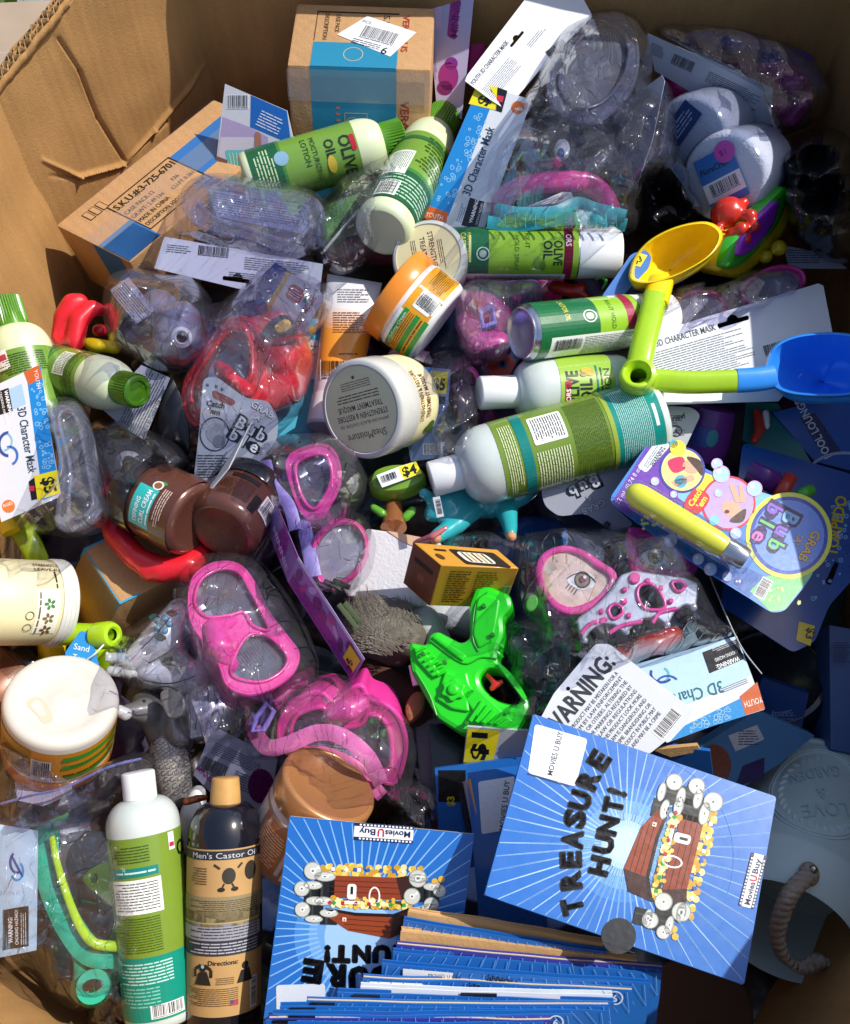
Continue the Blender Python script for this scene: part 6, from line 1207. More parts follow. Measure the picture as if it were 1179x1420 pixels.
# ---- sand toys at the left edge
t = thing('sand_scoop', 'yellow sand toy with lime tube handle, mostly behind the left-edge jar', 'toy', (80, 880, -.03))
sweep('handle', t, spl([(70, 878, .03), (110, 880, .035), (146, 881, .04)], 5, False), LIME, 16, 14, n=20); ax = Ax((158, 880, .055), (134, 882, .045)); ax.lathe('handle_end', t, [(2, 8), (0, 11), (1, 16), (5, 19), (22, 19), (24, 16), (24, 8), (6, 8)], LIME, 32)
soft('yellow_body', t, [], YEL, .003, 5, [[(88, 820, -.01, 12), (84, 860, .0, 16), (72, 895, .0, 20), (70, 930, -.01, 16)]])
sweep('handle', t, spl([(136, 900, .0), (146, 930, -.02)], 4, False), LIME, 12, 9, n=14)
pl = flat(.052, c=(115, 900)); b = slab('hang_tag', t, pl, rr([(112, 874), (126, 880), (138, 925), (92, 928), (90, 905)], 4), .0006, mat('sky_card', '2f8fcf', .4)); c = Cv(seed=110); c.text('Sand', 102, 900, 12, 'e8f4fc', 12, z=2); c.text('Toy', 100, 914, 11, 'e8f4fc', 12, z=2); c.build('tag_print', b, pl.at, GLOSS)
sweep('tag_string', t, spl([(112, 920, .055), (130, 908, .065), (144, 894, .066)], 5, False), M_WHITE, 1.2, n=6)
t = thing('sand_spade', 'yellow-green spade handle poking out above the left-edge jar', 'toy', (25, 735, -.02))
sweep('handle', t, spl([(-14, 684, .02), (14, 716, .03), (40, 752, .03), (52, 778, .02)], 5, False), mat('olive_lime', '93a81c', .35, coat=.2), 15, 9, n=16, square=.5); sweep('handle_top', t, spl([(-20, 700, .04), (6, 722, .045), (16, 738, .045)], 4, False), YEL, 12, 9, n=16, square=.5)
# ---- boat and octopus
t = thing('toy_boat', 'yellow, green and purple toy boat standing on edge by the white foam disc', 'toy', (1055, 330, -.02))
o = spl([(1010, 374), (1022, 340), (1052, 300), (1084, 268), (1098, 258), (1103, 270), (1090, 310), (1062, 348), (1034, 374), (1016, 380)], 6); pl = Pl((1015, 370, .045), (1098, 262, .045), (1065, 345, .02))
slab('deck', t, pl, cscale(o, .93, dx=-4, dy=-3), .012, mat('toy_green', '36b02a', .3, sss=.08, coat=.3), bev=.004); slab('hull', t, pl, [(x + (14 if i_ > 12 and i_ < 58 else 0), y + (8 if i_ > 28 and i_ < 58 else 0)) for i_, (x, y) in enumerate(o)], .03, YEL, bev=.004, off=-.008); slab('inner_deck', t, pl, cscale(o, .62, dx=-9, dy=-4), .006, mat('toy_purple', '9a30c0', .3, sss=.08, coat=.3), bev=.002, off=.004)
soft('keel_knob', t, [(1080, 344, .01, 12), (1062, 356, .01, 10)], YEL, .002, 4)
t = thing('toy_octopus', 'red squeaky octopus lying between the yellow scoop and toy boat', 'toy', (1015, 300, -.02))
soft('body', t, [(1010, 296, .05, 25, 1, .95), (1032, 281, .055, 8), (1040, 300, .06, 11), (1046, 314, .06, 9), (1028, 318, .06, 11), (1034, 332, .055, 9), (1014, 324, .055, 9), (1020, 340, .05, 8), (996, 318, .05, 8)], mat('toy_red', 'd0301c', .3, sss=.1, coat=.3), .0022, 4)
# ---- foam discs in shrink wrap
FOAM = mat('white_foam', 'cdd3e2', .75, var=.05, bump=.5, bscale=420); 
def foam(t, A, B, r):
    ax = Ax(A, B); L = ax.len; ax.lathe('foam_disc', t, [(0, .1), (0, r - 8), (1, r - 4), (4, r - 1), (9, r), (L - 6, r), (L - 2, r - 3), (L, .1)], FOAM, 56); ax.lathe('shrink_wrap', t, [(-1, .1), (-1, r - 6), (2, r - .5), (9, r + 1.5), (L - 4, r + 1.5), (L, r - 2)], clear('shrink_clear', 'fafbff', .03, .15), 56); return ax
t = thing('foam_disc', 'shrink-wrapped white foam disc with blue barcode label and pink dot', 'foam', (1025, 245, -.04)); ax = foam(t, (1003, 247, .055), (1046, 232, .005), 60)
dm = Disc(ax, -1.6, UPV); c = Cv(seed=111); c.org(0, 0, -14); c.rect(-28, -36, 26, 34, '2f6fc0', 1); c.rect(-28, -2, 26, 24, 'e4e8f0', 2); c.barcode(-20, 1, 40, 15, n=24, bg=None); c.text('FloraCraft', -24, -14, 11, '20301c', z=2, fit=40, bold=.02); c.circ(16, -30, 14, 'c850b8', 3); c.text('$1', 9, -26, 11, '7a2a7a', z=4); c.org(); c.build('disc_label', t, dm, LABEL)
t = thing('foam_disc', 'shrink-wrapped white foam disc farther back under the long barcode card', 'foam', (970, 190, -.05)); ax = foam(t, (953, 196, .03), (1000, 176, -.02), 58); dm = Disc(ax, -1.6, UPV); c = Cv(seed=112); c.org(0, 0, -40); c.rect(-10, -34, 40, -4, '1f3f7a', 1); c.lines(-4, -28, 34, -10, 3, 'a8b8d8', 2); c.org(); c.build('disc_label', t, dm, LABEL)
# ---- water gun
t = thing('water_gun', 'bright green toy water gun with red trigger lying grip up', 'toy', (650, 920, .0))
GUN = mat('neon_green_gun', '25d61c', .32, var=.04, sss=.06, coat=.3); pl = Pl((570, 900, .075), (700, 940, .085), (680, 820, .085))
hole = spl([(666, 940), (676, 928), (694, 930), (712, 950), (722, 968), (714, 976), (692, 972), (674, 958)], 5)
o = rr([(566, 902), (568, 890), (592, 894), (594, 880), (606, 874), (640, 892), (652, 884), (650, 840), (660, 812), (674, 810), (708, 824), (712, 842), (698, 856), (700, 878), (692, 900), (690, 915), (712, 936), (732, 968), (736, 985), (730, 1002), (720, 1018), (640, 1018), (606, 996), (570, 932)], 7)
bd = slab('gun_body', t, pl, o, .036, GUN, [hole], bev=.004)
slab('grip_panel', t, pl, rr([(662, 832), (672, 824), (694, 832), (690, 860), (684, 888), (664, 900), (656, 880)], 5), .004, GUN, off=.0025, bev=.0015)
for q in (((598, 884), (606, 880), (648, 910), (642, 918)), ((574, 898), (590, 902), (612, 936), (600, 940), (578, 916)), ((640, 962), (660, 952), (712, 1000), (702, 1012), (670, 1008))): slab('body_panel', t, pl, rr(list(q), 3), .004, GUN, off=.003, bev=.0015)
for i in range(6): slab('vent_rib', t, pl, rr([(576 + i * 6, 904 + i * 6.5), (590 + i * 6, 897 + i * 6.5), (592 + i * 6, 900 + i * 6.5), (578 + i * 6, 907 + i * 6.5)], 1), .004, GUN, off=.0055, bev=.0008)
for i in range(5): slab('vent_rib', t, pl, rr([(650 + i * 9, 1000 + i * 1), (668 + i * 8, 972 + i * 6), (672 + i * 8, 974 + i * 6), (655 + i * 9, 1003 + i * 1)], 1), .004, GUN, off=.0055, bev=.0008)
for i in range(5): soft('grip_rib', t, [], GUN, .0016, 3, [[(690 + (2 - abs(i - 1)) * 2, 852 + i * 13, .082, 4.5), (698 - i * .8, 858 + i * 13, .08, 5)]])
gear = []
for i in range(24): r_ = 17 if (i // 2) % 2 else 14; gear.append((630 + r_ * math.cos(2 * math.pi * i / 24), 958 + r_ * math.sin(2 * math.pi * i / 24) * .92))
slab('dial_plate', t, pl, rr([(618, 930), (630, 936), (648, 932), (652, 950), (662, 960), (650, 972), (652, 988), (628, 984), (606, 970), (612, 950)], 4), .005, GUN, off=.003, bev=.0015); slab('dial', t, pl, gear, .005, GUN, off=.0065, bev=.0012); slab('dial_hub', t, pl, ell(630, 958, 8), .004, GUN, off=.009, bev=.002)
soft('trigger', t, [], mat('red_trigger', 'e0301c', .3, coat=.3), .0014, 3, [[(676, 936, .075, 4), (688, 950, .078, 4.5)], [(682, 955, .078, 4.5), (695, 946, .078, 4.5)]])
for x, y in ((588, 908), (672, 842), (684, 882), (706, 988), (648, 1004), (618, 920)): slab('screw', t, pl, ell(x, y, 3.2, n=14), .003, mat('gun_screw', '1a7a18', .5), off=.0062, bev=.0004)
for q in (((596, 888), (642, 920), (668, 912), (690, 914)), ((606, 992), (596, 964), (576, 930)), ((664, 904), (656, 884), (660, 838), (676, 822)), ((730, 975), (704, 940), (690, 922))): sweep('mould_seam', t, [pl.at(x, y, .0008) for x, y in spl(list(q), 5, False)], mat('gun_seam', '17a012', .4), 1.1, 1.1, n=6, up=pl.n, k=pl.k, world=True)
sweep('muzzle', t, [(574, 922, .05), (580, 950, .05)], M_WHITE, 8, 6, n=12)
# ---- teal elephant ornament under the big bottle
t = thing('elephant_ornament', 'glossy teal elephant ornament under the large lying bottle', 'ornament', (665, 710, -.03)); TEALG = mat('teal_glaze', '2fa6ae', .18, var=.12, coat=.6)
soft('body', t, [(680, 690, .025, 34, 1.5, .9)], TEALG, .0028, 5, [[(640, 690, 0.030, 26), (620, 700, 0.040, 22), (600, 712, 0.040, 14)], [(650, 705, 0.030, 22), (632, 728, 0.040, 15), (606, 744, 0.050, 12)], [(700, 700, 0.030, 20), (706, 724, 0.040, 13), (708, 740, 0.045, 11)], [(720, 682, 0.030, 22), (742, 672, 0.030, 14)], [(596, 690, 0.050, 10), (588, 684, 0.060, 9)]])
soft('tusk', t, [], mat('rose_glaze', 'b0606a', .25, coat=.4), .0018, 3, [[(578, 752, 0.050, 5), (600, 744, 0.060, 6), (618, 732, 0.060, 4)]])
b = slab('price_sticker', t, flat(.085, c=(607, 704)), [(600, 690), (610, 688), (616, 716), (606, 718)], .0005, mat('grey_card', 'aeb2ba')); c = Cv(seed=113); c.org(612, 690, 80); c.barcode(2, 2, 20, 6, n=14, bg=None); c.org(); c.build('sticker_print', b, flat(.085, c=(607, 704)).at, MATTE)
soft('worn_foot', t, [(604, 746, 0.056, 9), (709, 744, 0.050, 8)], mat('bare_clay', 'c8906a', .7), .0016, 3)
# ---- cactus brush
t = thing('cactus_brush', 'green cactus-shaped brush with yellow $4 tag on a copper stem', 'brush', (545, 690, -.02)); CACT = mat('cactus_green', '6f9a2c', .4, var=.25, scale=90, coat=.2)
pl = flat(.06, c=(550, 660)); slab('pad', t, pl, spl([(512, 664), (520, 648), (545, 640), (575, 642), (590, 654), (586, 668), (560, 680), (530, 682), (514, 674)], 6), .022, CACT, bev=.008)
rn = random.Random(3); V, Fc = [], []
for i in range(90):
    a_ = R(rn.uniform(0, 200)); x, y = 551 + 37 * math.cos(a_), 664 + 18 * math.sin(a_); b = len(V); x2, y2 = x + 5 * math.cos(a_), y + 7 * abs(math.sin(a_)) + 3; V += [P(x - .7, y, .05), P(x + .7, y, .05), P(x2, y2, .045)]; Fc.append((b, b + 1, b + 2))
mesh('spines', t, V, Fc, mat('spine_green', '9ab83c', .5), 0)['kind'] = 'stuff'
b = slab('price_tag', t, flat(.064, c=(550, 660)), [(522, 659), (556, 646), (576, 640), (584, 656), (564, 664), (530, 676)], .0005, M_WHITE); c = Cv(seed=114); c.poly([(552, 648), (577, 640), (585, 656), (560, 665)], 'eee01e', 1); c.text('$4', 560, 661, 18, '17181c', -16, z=3, fit=20, bold=.03); c.org(527, 661, -20); c.barcode(0, 0, 22, 9, n=18, bg=None); c.org(); c.build('tag_print', b, flat(.064, c=(550, 660)).at, GLOSS)
ax = Ax((546, 684, .03), (546, 738, .045)); ax.lathe('stem', t, [(0, .1), (0, 11), (10, 11), (30, 14), (48, 18), (52, .1)], mat('copper_stem', 'b8784a', .25, metal=.5, coat=.3), 30)
soft('leaf', t, [], mat('leaf_glaze', '5aa02a', .25, coat=.4), .0018, 3, [[(530, 712, .045, 7), (518, 704, .045, 6)]]); soft('leaf', t, [], mat('leaf_glaze', '5aa02a'), .0018, 3, [[(562, 718, .045, 7), (572, 708, .045, 7)]])
# ---- white block, amber box, gnome fur, log
t = thing('white_block', 'speckled white wooden block behind the amber box', 'block', (525, 785, -.05)); pl = Pl((500, 735, .045), (600, 755, .05), (480, 825, .04)); WOODW = mat('speckled_white', 'cfd0d4', .7, var=.06, bump=.4, bscale=350)
slab('block_body', t, pl, rr([(508, 732), (560, 740), (612, 752), (606, 800), (584, 840), (480, 826), (470, 800)], 4), .04, WOODW, bev=.002); slab('wood_patch', t, pl, rr([(536, 736), (588, 746), (604, 756), (580, 760), (560, 752)], 5), .003, mat('pale_wood', 'd0aa88', .6), off=.0008)
t = thing('amber_box', 'small amber printed carton with cut-out window right of the white block', 'box', (640, 800, -.02))
O = P(574, 752, .10); U = P(612, 784, .105) - O; W_ = P(688, 757, .095) - O; A_ = P(558, 806, .055) - O
W_ = P(690, 764, .10) - O; AMB = mat('amber_carton', 'c98f2e', .4, var=.05, coat=.2)
# corners seen in the photograph: left face (574,752)-(612,784)-(596,840)-(557,806); front face to the right
p0, p1, p2, p3 = P(574, 752, .10), P(612, 784, .112), P(720, 788, .10), P(690, 762, .09); dn = (P(596, 840, .07) - P(612, 784, .112))
bm_v = [p0, p1, p2, p3] + [q + dn for q in (p0, p1, p2, p3)]
bd = mesh('carton_body', t, bm_v, [(0, 1, 2, 3), (0, 4, 5, 1), (1, 5, 6, 2), (2, 6, 7, 3), (3, 7, 4, 0), (7, 6, 5, 4)], AMB, 30); md = bd.modifiers.new('b', 'BEVEL'); md.width = .0008; md.segments = 2
def quad(p00, p10, p01, W, H): return lambda x, y, off: p00 + (p10 - p00) * (x / W) + (p01 - p00) * (y / H) + (p10 - p00).cross(p01 - p00).normalized() * (-(off + .0003) if (p10 - p00).cross(p01 - p00).dot(CAM - p00) < 0 else off + .0003)
c = Cv(seed=115); c.rect(0, 0, 50, 58, '7a4a2c', 1); c.rect(8, 14, 42, 20, '2a1a1a', 2, r=2); c.circ(25, 34, 6, '9a5a3a', 2); c.build('side_print', bd, quad(p0, p1, p0 + dn, 50, 58), LABEL)
c = Cv(seed=116); c.lines(14, 6, 44, 52, 10, '5a3a10', 2); c.lines(52, 6, 84, 44, 8, '5a3a10', 2); c.barcode(94, 26, 12, 22, n=12, bg='d8c090'); c.build('front_print', bd, quad(p1, p2, p1 + dn, 108, 58), LABEL)
c = Cv(seed=117); c.rect(40, 8, 104, 34, '2a1c14', 1, r=3); c.rect(46, 12, 88, 30, 'e0d8c8', 2, r=6); 
for i in range(5): c.rect(52 + i * 7, 13, 55 + i * 7, 29, ('3a2a1c', 'b89a3a')[i % 2], 3)
c.rect(18, 10, 34, 13, '2a1a10', 2); c.circ(14, 24, 5, '5a3a14', 2); c.build('top_print', bd, quad(p0, p3, p1, 118, 40), LABEL)
t = thing('gnome_ornament', 'grey woolly gnome beard with white hat lying left of the water gun grip', 'ornament', (540, 870, -.04))
soft('body', t, [], mat('fur_base', '5f5a50', .9, var=.3, scale=120), .003, 4, [[(500, 845, .02, 20), (530, 862, .03, 34), (560, 880, .03, 36)], [(520, 890, .02, 26), (550, 905, .02, 22)]]); soft('hat', t, [], mat('white_felt', 'b9bcc0', .9, var=.1, bump=.5), .003, 4, [[(588, 862, .03, 24), (606, 890, .02, 22), (590, 900, .02, 22)], [(610, 850, .0, 26), (660, 860, -.01, 30)]])
V, Fc = [], []; rn = random.Random(6)
for i in range(2600):
    x, y = rn.gauss(535, 24), rn.gauss(868, 22)
    if (x - 535) ** 2 / 52 ** 2 + (y - 868) ** 2 / 42 ** 2 > 1: continue
    h = .056 + .010 * (1 - ((x - 535) ** 2 / 52 ** 2 + (y - 868) ** 2 / 42 ** 2)); a_ = R(rn.gauss(200, 9) + 30 * math.sin(x * .07 + y * .05)); l_ = rn.uniform(14, 28); w_ = .5; nx, ny = -math.sin(a_) * w_, math.cos(a_) * w_; b = len(V)
    V += [P(x + nx, y + ny, h), P(x - nx, y - ny, h), P(x - nx + l_ * math.cos(a_) * .5, y - ny + l_ * math.sin(a_) * .5, h + .002), P(x + nx + l_ * math.cos(a_) * .5, y + ny + l_ * math.sin(a_) * .5, h + .002), P(x + l_ * math.cos(a_ + .3), y + l_ * math.sin(a_ + .3), h)]; Fc += [(b, b + 1, b + 2, b + 3), (b + 3, b + 2, b + 4)]
mesh('beard_hair', t, V, Fc, mat('beard', '6b6458', .7, var=.6, scale=160), 0)['kind'] = 'stuff'
soft('berry', t, [(478, 852, .06, 6), (470, 842, .06, 5), (494, 880, .06, 6), (506, 892, .06, 5), (486, 866, .06, 5)], mat('dark_berry', '2a2430', .3), .0016, 2); 
for a_, b_ in (((470, 838), (496, 872)), ((478, 836), (500, 862))): sweep('sprig', t, [(a_[0], a_[1], .066), (b_[0], b_[1], .07)], mat('sprig_green', '4a5a3a', .6), 4, 1.2, n=6)
t = thing('bark_log', 'brown bark-textured log end left of the water gun muzzle', 'ornament', (545, 960, -.05)); sweep('log', t, spl([(496, 920, .0), (530, 946, .01), (566, 972, .02), (582, 984, .03)], 5, False), mat('dark_bark', '4a2c20', .8, var=.5, scale=80, bump=1, bscale=120), 26, 24, n=18); slab('cut_end', t, flat(.06, c=(570, 985)), spl([(562, 980), (574, 960), (590, 962), (586, 984), (568, 1000)], 4), .02, mat('bark_end', '8a5a38', .85, var=.4, scale=120, bump=1, bscale=150), bev=.003)
t = thing('display_block', 'pale speckled frame block with black face below the water gun', 'block', (605, 1050, -.06)); O = P(575, 1000, .0); U = P(650, 995, .0) - O; Vv = P(585, 1110, -.01) - O; box('block_body', t, O, U, Vv, U.cross(Vv).normalized() * .03, mat('speckled_lilac', 'a8a8b4', .7, var=.08, bump=.3), .002); slab('black_face', t, flat(.003, c=(620, 1050)), [(596, 1006), (660, 1000), (664, 1090), (600, 1094)], .002, BLACKLID)
# ---- silver figure and elephant
SILF = mat('white_silver_glaze', 'e4e6ea', .28, metal=.1, var=.1, coat=.4, bump=.3, bscale=60)
t = thing('fairy_ornament', 'white and silver ornament in clear bag with blue flower, left of the pink mask', 'ornament', (220, 900, -.03))
soft('gown', t, [(236, 880, 0.040, 30, .9, 1.3, 35)], SILF, .0026, 4, [[(250, 850, 0.050, 22), (225, 884, 0.055, 26), (190, 912, 0.050, 18)], [(200, 930, 0.040, 16), (250, 945, 0.040, 20), (280, 930, 0.040, 20)]]); soft('foot', t, [], mat('white_glaze', 'dcdcd8', .25, coat=.4), .0016, 3, [[(186, 912, .05, 10), (168, 914, .05, 9), (154, 912, .05, 8)]] + [[(150, 906 + q * 5, .055, 2.6), (147, 906 + q * 5, .055, 2.4)] for q in range(3)]); soft('foot', t, [], mat('white_glaze', 'dcdcd8'), .0016, 3, [[(186, 932, .045, 9), (168, 932, .045, 8), (154, 930, .045, 8)]])
for i in range(5): a_ = i * 1.256; soft('flower_petal', t, [(226 + 9 * math.cos(a_), 866 + 9 * math.sin(a_), .082, 6)], mat('blue_petal', '5a8aa8', .4, var=.2), .0016, 2)
for x, y in ((214, 856), (238, 850), (222, 884)): slab('flower_leaf', t, flat(.08, c=(226, 866)), spl([(x - 8, y), (x, y - 5), (x + 8, y), (x, y + 5)], 4), .002, mat('dark_leaf', '24403a', .5))
for q in (((170, 940), (200, 944), (236, 948), (270, 938)), ((196, 900), (216, 880), (236, 856)), ((206, 920), (240, 900), (262, 880)), ((210, 956), (232, 952), (246, 958))): sweep('gown_line', t, spl([(x, y, .088) for x, y in q], 5, False), BLACKLID, 1.0, 1.0, n=6)
bag('bag', t, [(150, 900), (190, 862), (236, 832), (262, 836), (262, 900), (292, 930), (286, 965), (240, 965), (170, 948)], .0, .095, FILM, .009, 20, 140)
t = thing('elephant_ornament', 'grey standing elephant ornament in patterned trousers below the silver ornament', 'ornament', (235, 1040, -.05)); GRE = mat('elephant_grey', '77736e', .4, var=.15, coat=.2)
soft('body', t, [(205, 980, .02, 26), (240, 990, .01, 26)], GRE, .0026, 4, [[(205, 985, .03, 22), (186, 986, .04, 13), (172, 986, .045, 9)], [(240, 985, .02, 22), (250, 1020, .02, 18)], [(215, 1000, .02, 20), (240, 1030, .0, 28)]])
b = soft('trousers', t, [], mat('trouser_grey', '8d8986', .55, var=.08), .0026, 4, [[(232, 1040, .01, 26), (240, 1075, .005, 28), (244, 1098, .0, 24)]]); c = Cv(seed=118); rn = random.Random(8)
tm = lambda x, y, off: P(x, y, .012) + (CAM - P(x, y, .012)).normalized() * (.0185 * math.sqrt(max(0, 1 - ((x - 237) / 29) ** 2)) + off + .0008)
for i in range(7):
    for j in range(9): x, y = 214 + i * 8 + (j % 2) * 4, 1030 + j * 8.5; c.ring(x, y, 3.6, 1, '4c4846', 1, n=10, a0=0, a1=290)
c.build('trouser_pattern', b, tm, MATTE, step=6); slab('ear', t, flat(.06, c=(232, 975)), spl([(222, 960), (240, 955), (256, 968), (254, 990), (236, 996), (226, 982)], 5), .006, GRE, bev=.002); soft('eye', t, [(200, 972, .062, 3)], BLACKLID, .001, 2); soft('trunk_tip', t, [(166, 986, .055, 9), (174, 990, .052, 10)], mat('white_glaze', 'dcdcd8'), .0018, 2)
t = thing('white_figurine', 'small white ornament with bronze trim between the two tall bottles', 'ornament', (272, 1125, -.05)); soft('body', t, [], mat('white_glaze', 'dcdcd8'), .0024, 4, [[(275, 1100, .03, 12), (268, 1130, .03, 20), (264, 1165, .02, 22)]]); soft('bronze_trim', t, [], mat('bronze_trim', '8a4a30', .35, metal=.5), .0016, 3, [[(258, 1112, .058, 6), (272, 1108, .06, 6), (284, 1106, .056, 5)]])
# ---- red toys left
t = thing('red_toy', 'glossy red toy with rounded horns leaning on the left cardboard wall', 'toy', (105, 450, -.02)); soft('body', t, [], RED, .0026, 5, [[(80, 468, .04, 10), (90, 440, .045, 16), (100, 420, .05, 14), (112, 416, .05, 10)], [(104, 474, .045, 14), (110, 444, .05, 14), (128, 426, .05, 11), (140, 430, .045, 9)], [(84, 474, .04, 10), (104, 480, .045, 10)]])
t = thing('yellow_toy', 'yellow and red plastic toy beside the red horned toy', 'toy', (138, 470, -.03)); soft('body', t, [(136, 480, .03, 13, 1.3, .8)], YEL, .0026, 4, [[(124, 476, .03, 9), (160, 482, .03, 10)]]); soft('red_top', t, [(138, 458, .025, 11, 1, .9)], RED, .0026, 3)
t = thing('red_mask', 'loose red rubber mask under the two copper jars', 'mask', (210, 760, -.04)); soft('body', t, [], RED, .0028, 4, [[(150, 700, .035, 14), (160, 740, .045, 18), (190, 775, .05, 18), (224, 790, .05, 20), (262, 784, .05, 18), (284, 760, .04, 14)], [(200, 788, .052, 13), (206, 800, .052, 8)], [(148, 690, .035, 10), (150, 660, .03, 10)]])
# ---- milk can planter
t = thing('milk_can', 'dusty teal metal milk can with embossed wreath and rope handle, lower right', 'can', (1100, 1180, -.08)); CAN = mat('dusty_teal', 'c2d6d6', .5, var=.1, scale=30, bump=.12, bscale=120)
ax = Ax((1138, 1098, -.07), (1084, 1300, .02), roll=0); r_ = 104
ax.lathe('can_body', t, [(0, .1), (0, 84), (-1, 96), (0, 101), (3, 103), (6, 104), (8, 102), (11, 102), (13, r_), (150, r_), (153, 106), (158, 106), (161, r_), (180, 100), (200, 92), (203, 89), (198, 88), (170, 94), (110, 96), (108, .1)], CAN, 64)
c = Cv(seed=119)
def emb(pts, w_): return [ax.pt(a_, b_ / r_, r_ + .8) for a_, b_ in pts]
for rad in (62, 58): sweep('embossed_ring', t, [ax.pt(82 + rad * math.sin(q * .13), (2 + rad * 1.05 * math.cos(q * .13)) / r_, r_ + .4) for q in range(48)], CAN, 1.6, 1.6, True, 6, world=True, k=ax.k)
for q in range(22):
    a_ = -.35 + q * .125 + (1.2 if q > 10 else 0); p1_ = ax.pt(82 + 46 * math.sin(a_ * 1.6 + 1.2), 46 * math.cos(a_ * 1.6 + 1.2) / r_, r_ + .5); p2_ = ax.pt(82 + 54 * math.sin(a_ * 1.6 + 1.32), 54 * math.cos(a_ * 1.6 + 1.32) / r_, r_ + .5); sweep('embossed_leaf', t, [p1_, (p1_ + p2_) / 2, p2_], CAN, 2.4, 1.4, n=6, world=True, k=ax.k, taper=lambda s: .3 + math.sin(s * math.pi))
EMB = mat('dusty_teal_letters', '6f959b', .5, var=.1); M2 = ink('embossed', .5)
c.org(82, 0, 62)
c.text('LOVE', 0, -16, 26, 'a9c2c4', 0, anchor='c', fit=60, z=5); c.text('&', 0, 4, 22, 'a9c2c4', 0, anchor='c', z=5); c.text('GARDEN', 0, 34, 22, 'a9c2c4', 0, anchor='c', fit=66, z=5); c.org(); c.build('embossed_lettering', t, ax.mapper(r_ + .4), M2, step=8)
ROPE = mat('jute_rope', 'a3978a', .9, var=.3, scale=200, bump=1, bscale=300)
base_ = spl([(1122, 1212, .06), (1100, 1234, .075), (1086, 1262, .07), (1078, 1296, .05), (1088, 1328, .03), (1112, 1342, .02), (1140, 1330, .02)], 14, False)
for s_ in range(3):
    pts = []
    for i, p in enumerate(base_):
        a_ = i * .55 + s_ * 2.094; pts.append((p[0] + 6 * math.cos(a_), p[1] + 4 * math.cos(a_), p[2] + .0045 * math.sin(a_)))
    sweep('rope_strand', t, pts, ROPE, 6.5, n=8)
soft('rivet', t, [(1128, 1206, .066, 7)], mat('steel_rivet', 'b0b0a8', .2, metal=1), .0012, 2); soft('rope_knot', t, [(1122, 1212, .06, 15, 1, 1.2)], ROPE, .002, 2)
# ================================================================ bubble cards
def grab(c, x, y, s, ang, fill, line, logo_=None):
    c.org(x, y, ang, s, s)
    for (tx, px_, py_, sz) in (('GRAB', 0, -34, 22), ("'A'", 0, -14, 17)): c.text(tx, px_, py_, sz, line, anchor='c', z=5, bold=.05); c.text(tx, px_, py_, sz, 'e8b848' if len(fill) == 4 else fill[0], anchor='c', z=6, bold=.02)
    for tx, py_ in (('Bub', 22), ('ble', 52)):
        c.text(tx, 0, py_, 42, line, anchor='c', z=5, bold=.06, fit=84); 
        w3 = 78 / 3
        for i, ch in enumerate(tx): c.text(ch, -39 + w3 * i + w3 / 2, py_, 38, fill[(i + (tx == 'ble')) % len(fill)], anchor='c', z=6, bold=.02)
    c.org()
t = thing('bubble_wand_card', 'colourful GRAB A Bubble card with yellow bubble tube, right of centre', 'package', (1000, 730, .0))
pl = Pl((905, 610, .085), (1140, 740, .085), (860, 680, .095)); Q = rr([(906, 604), (924, 612), (978, 650), (1020, 668), (1075, 690), (1110, 690), (1144, 712), (1150, 745), (1130, 790), (1120, 808), (1088, 848), (1070, 850), (1040, 830), (960, 780), (850, 700), (846, 690)], 8)
b = slab('card_body', t, pl, Q, .0008, mat('bubble_card', '2a78c8', .35, var=.05, coat=.3), [rr([(1090, 794), (1096, 798), (1092, 812), (1074, 832), (1064, 826), (1078, 806)], 3)])
c = Cv(seed=120); c.poly([(906, 605), (950, 632), (1000, 668), (960, 700), (920, 700), (870, 714), (848, 698)], '6a3aa8', 1); c.poly([(940, 640), (1010, 668), (1080, 690), (1050, 730), (980, 720), (940, 690)], '7fbce8', 1.5); c.poly([(960, 650), (1000, 664), (990, 690), (960, 680)], 'e8d83a', 1.7); c.poly([(1040, 820), (1068, 848), (1088, 846), (1124, 800), (1148, 745), (1110, 790), (1060, 800)], '6fbf7a', 1.5); c.poly([(870, 714), (960, 778), (1040, 828), (1062, 800), (980, 760), (900, 700)], '1f5aa8', 1.4)
c.poly(rr([(908, 614), (922, 612), (930, 618), (896, 656), (884, 648)], 4), 'dfe6f0', 3); c.text('WARNING:', 906, 648, 8, '1c2430', -56, z=4, fit=32, bold=.02); c.org(892, 646, -56); c.lines(0, 0, 36, 8, 2, '5a6470', 4); c.org(); c.text('22 mL (0.74 fl oz)', 858, 700, 9, 'e8e0f4', -58, z=3, fit=62)
for (cx_, cy_, r_, rc, bgc) in ((946, 652, 32, '2a3a9a', 'e8d88a'), (1010, 698, 38, 'c8283a', 'b8a0d8')):
    c.circ(cx_, cy_, r_, rc, 3, n=36); c.circ(cx_, cy_, r_ - 3, bgc, 4, n=36)
c.poly(spl([(926, 640), (946, 634), (950, 650), (934, 656)], 4), 'c8285a', 5); c.circ(958, 648, 12, 'd8a88a', 5, 9, 20); c.poly(spl([(952, 634), (972, 640), (974, 660), (966, 652)], 4), '4a342a', 6); c.circ(944, 668, 9, '4fa8c8', 5); c.poly(rr([(930, 668), (960, 658), (964, 666), (936, 676)], 3), 'd8a88a', 5)
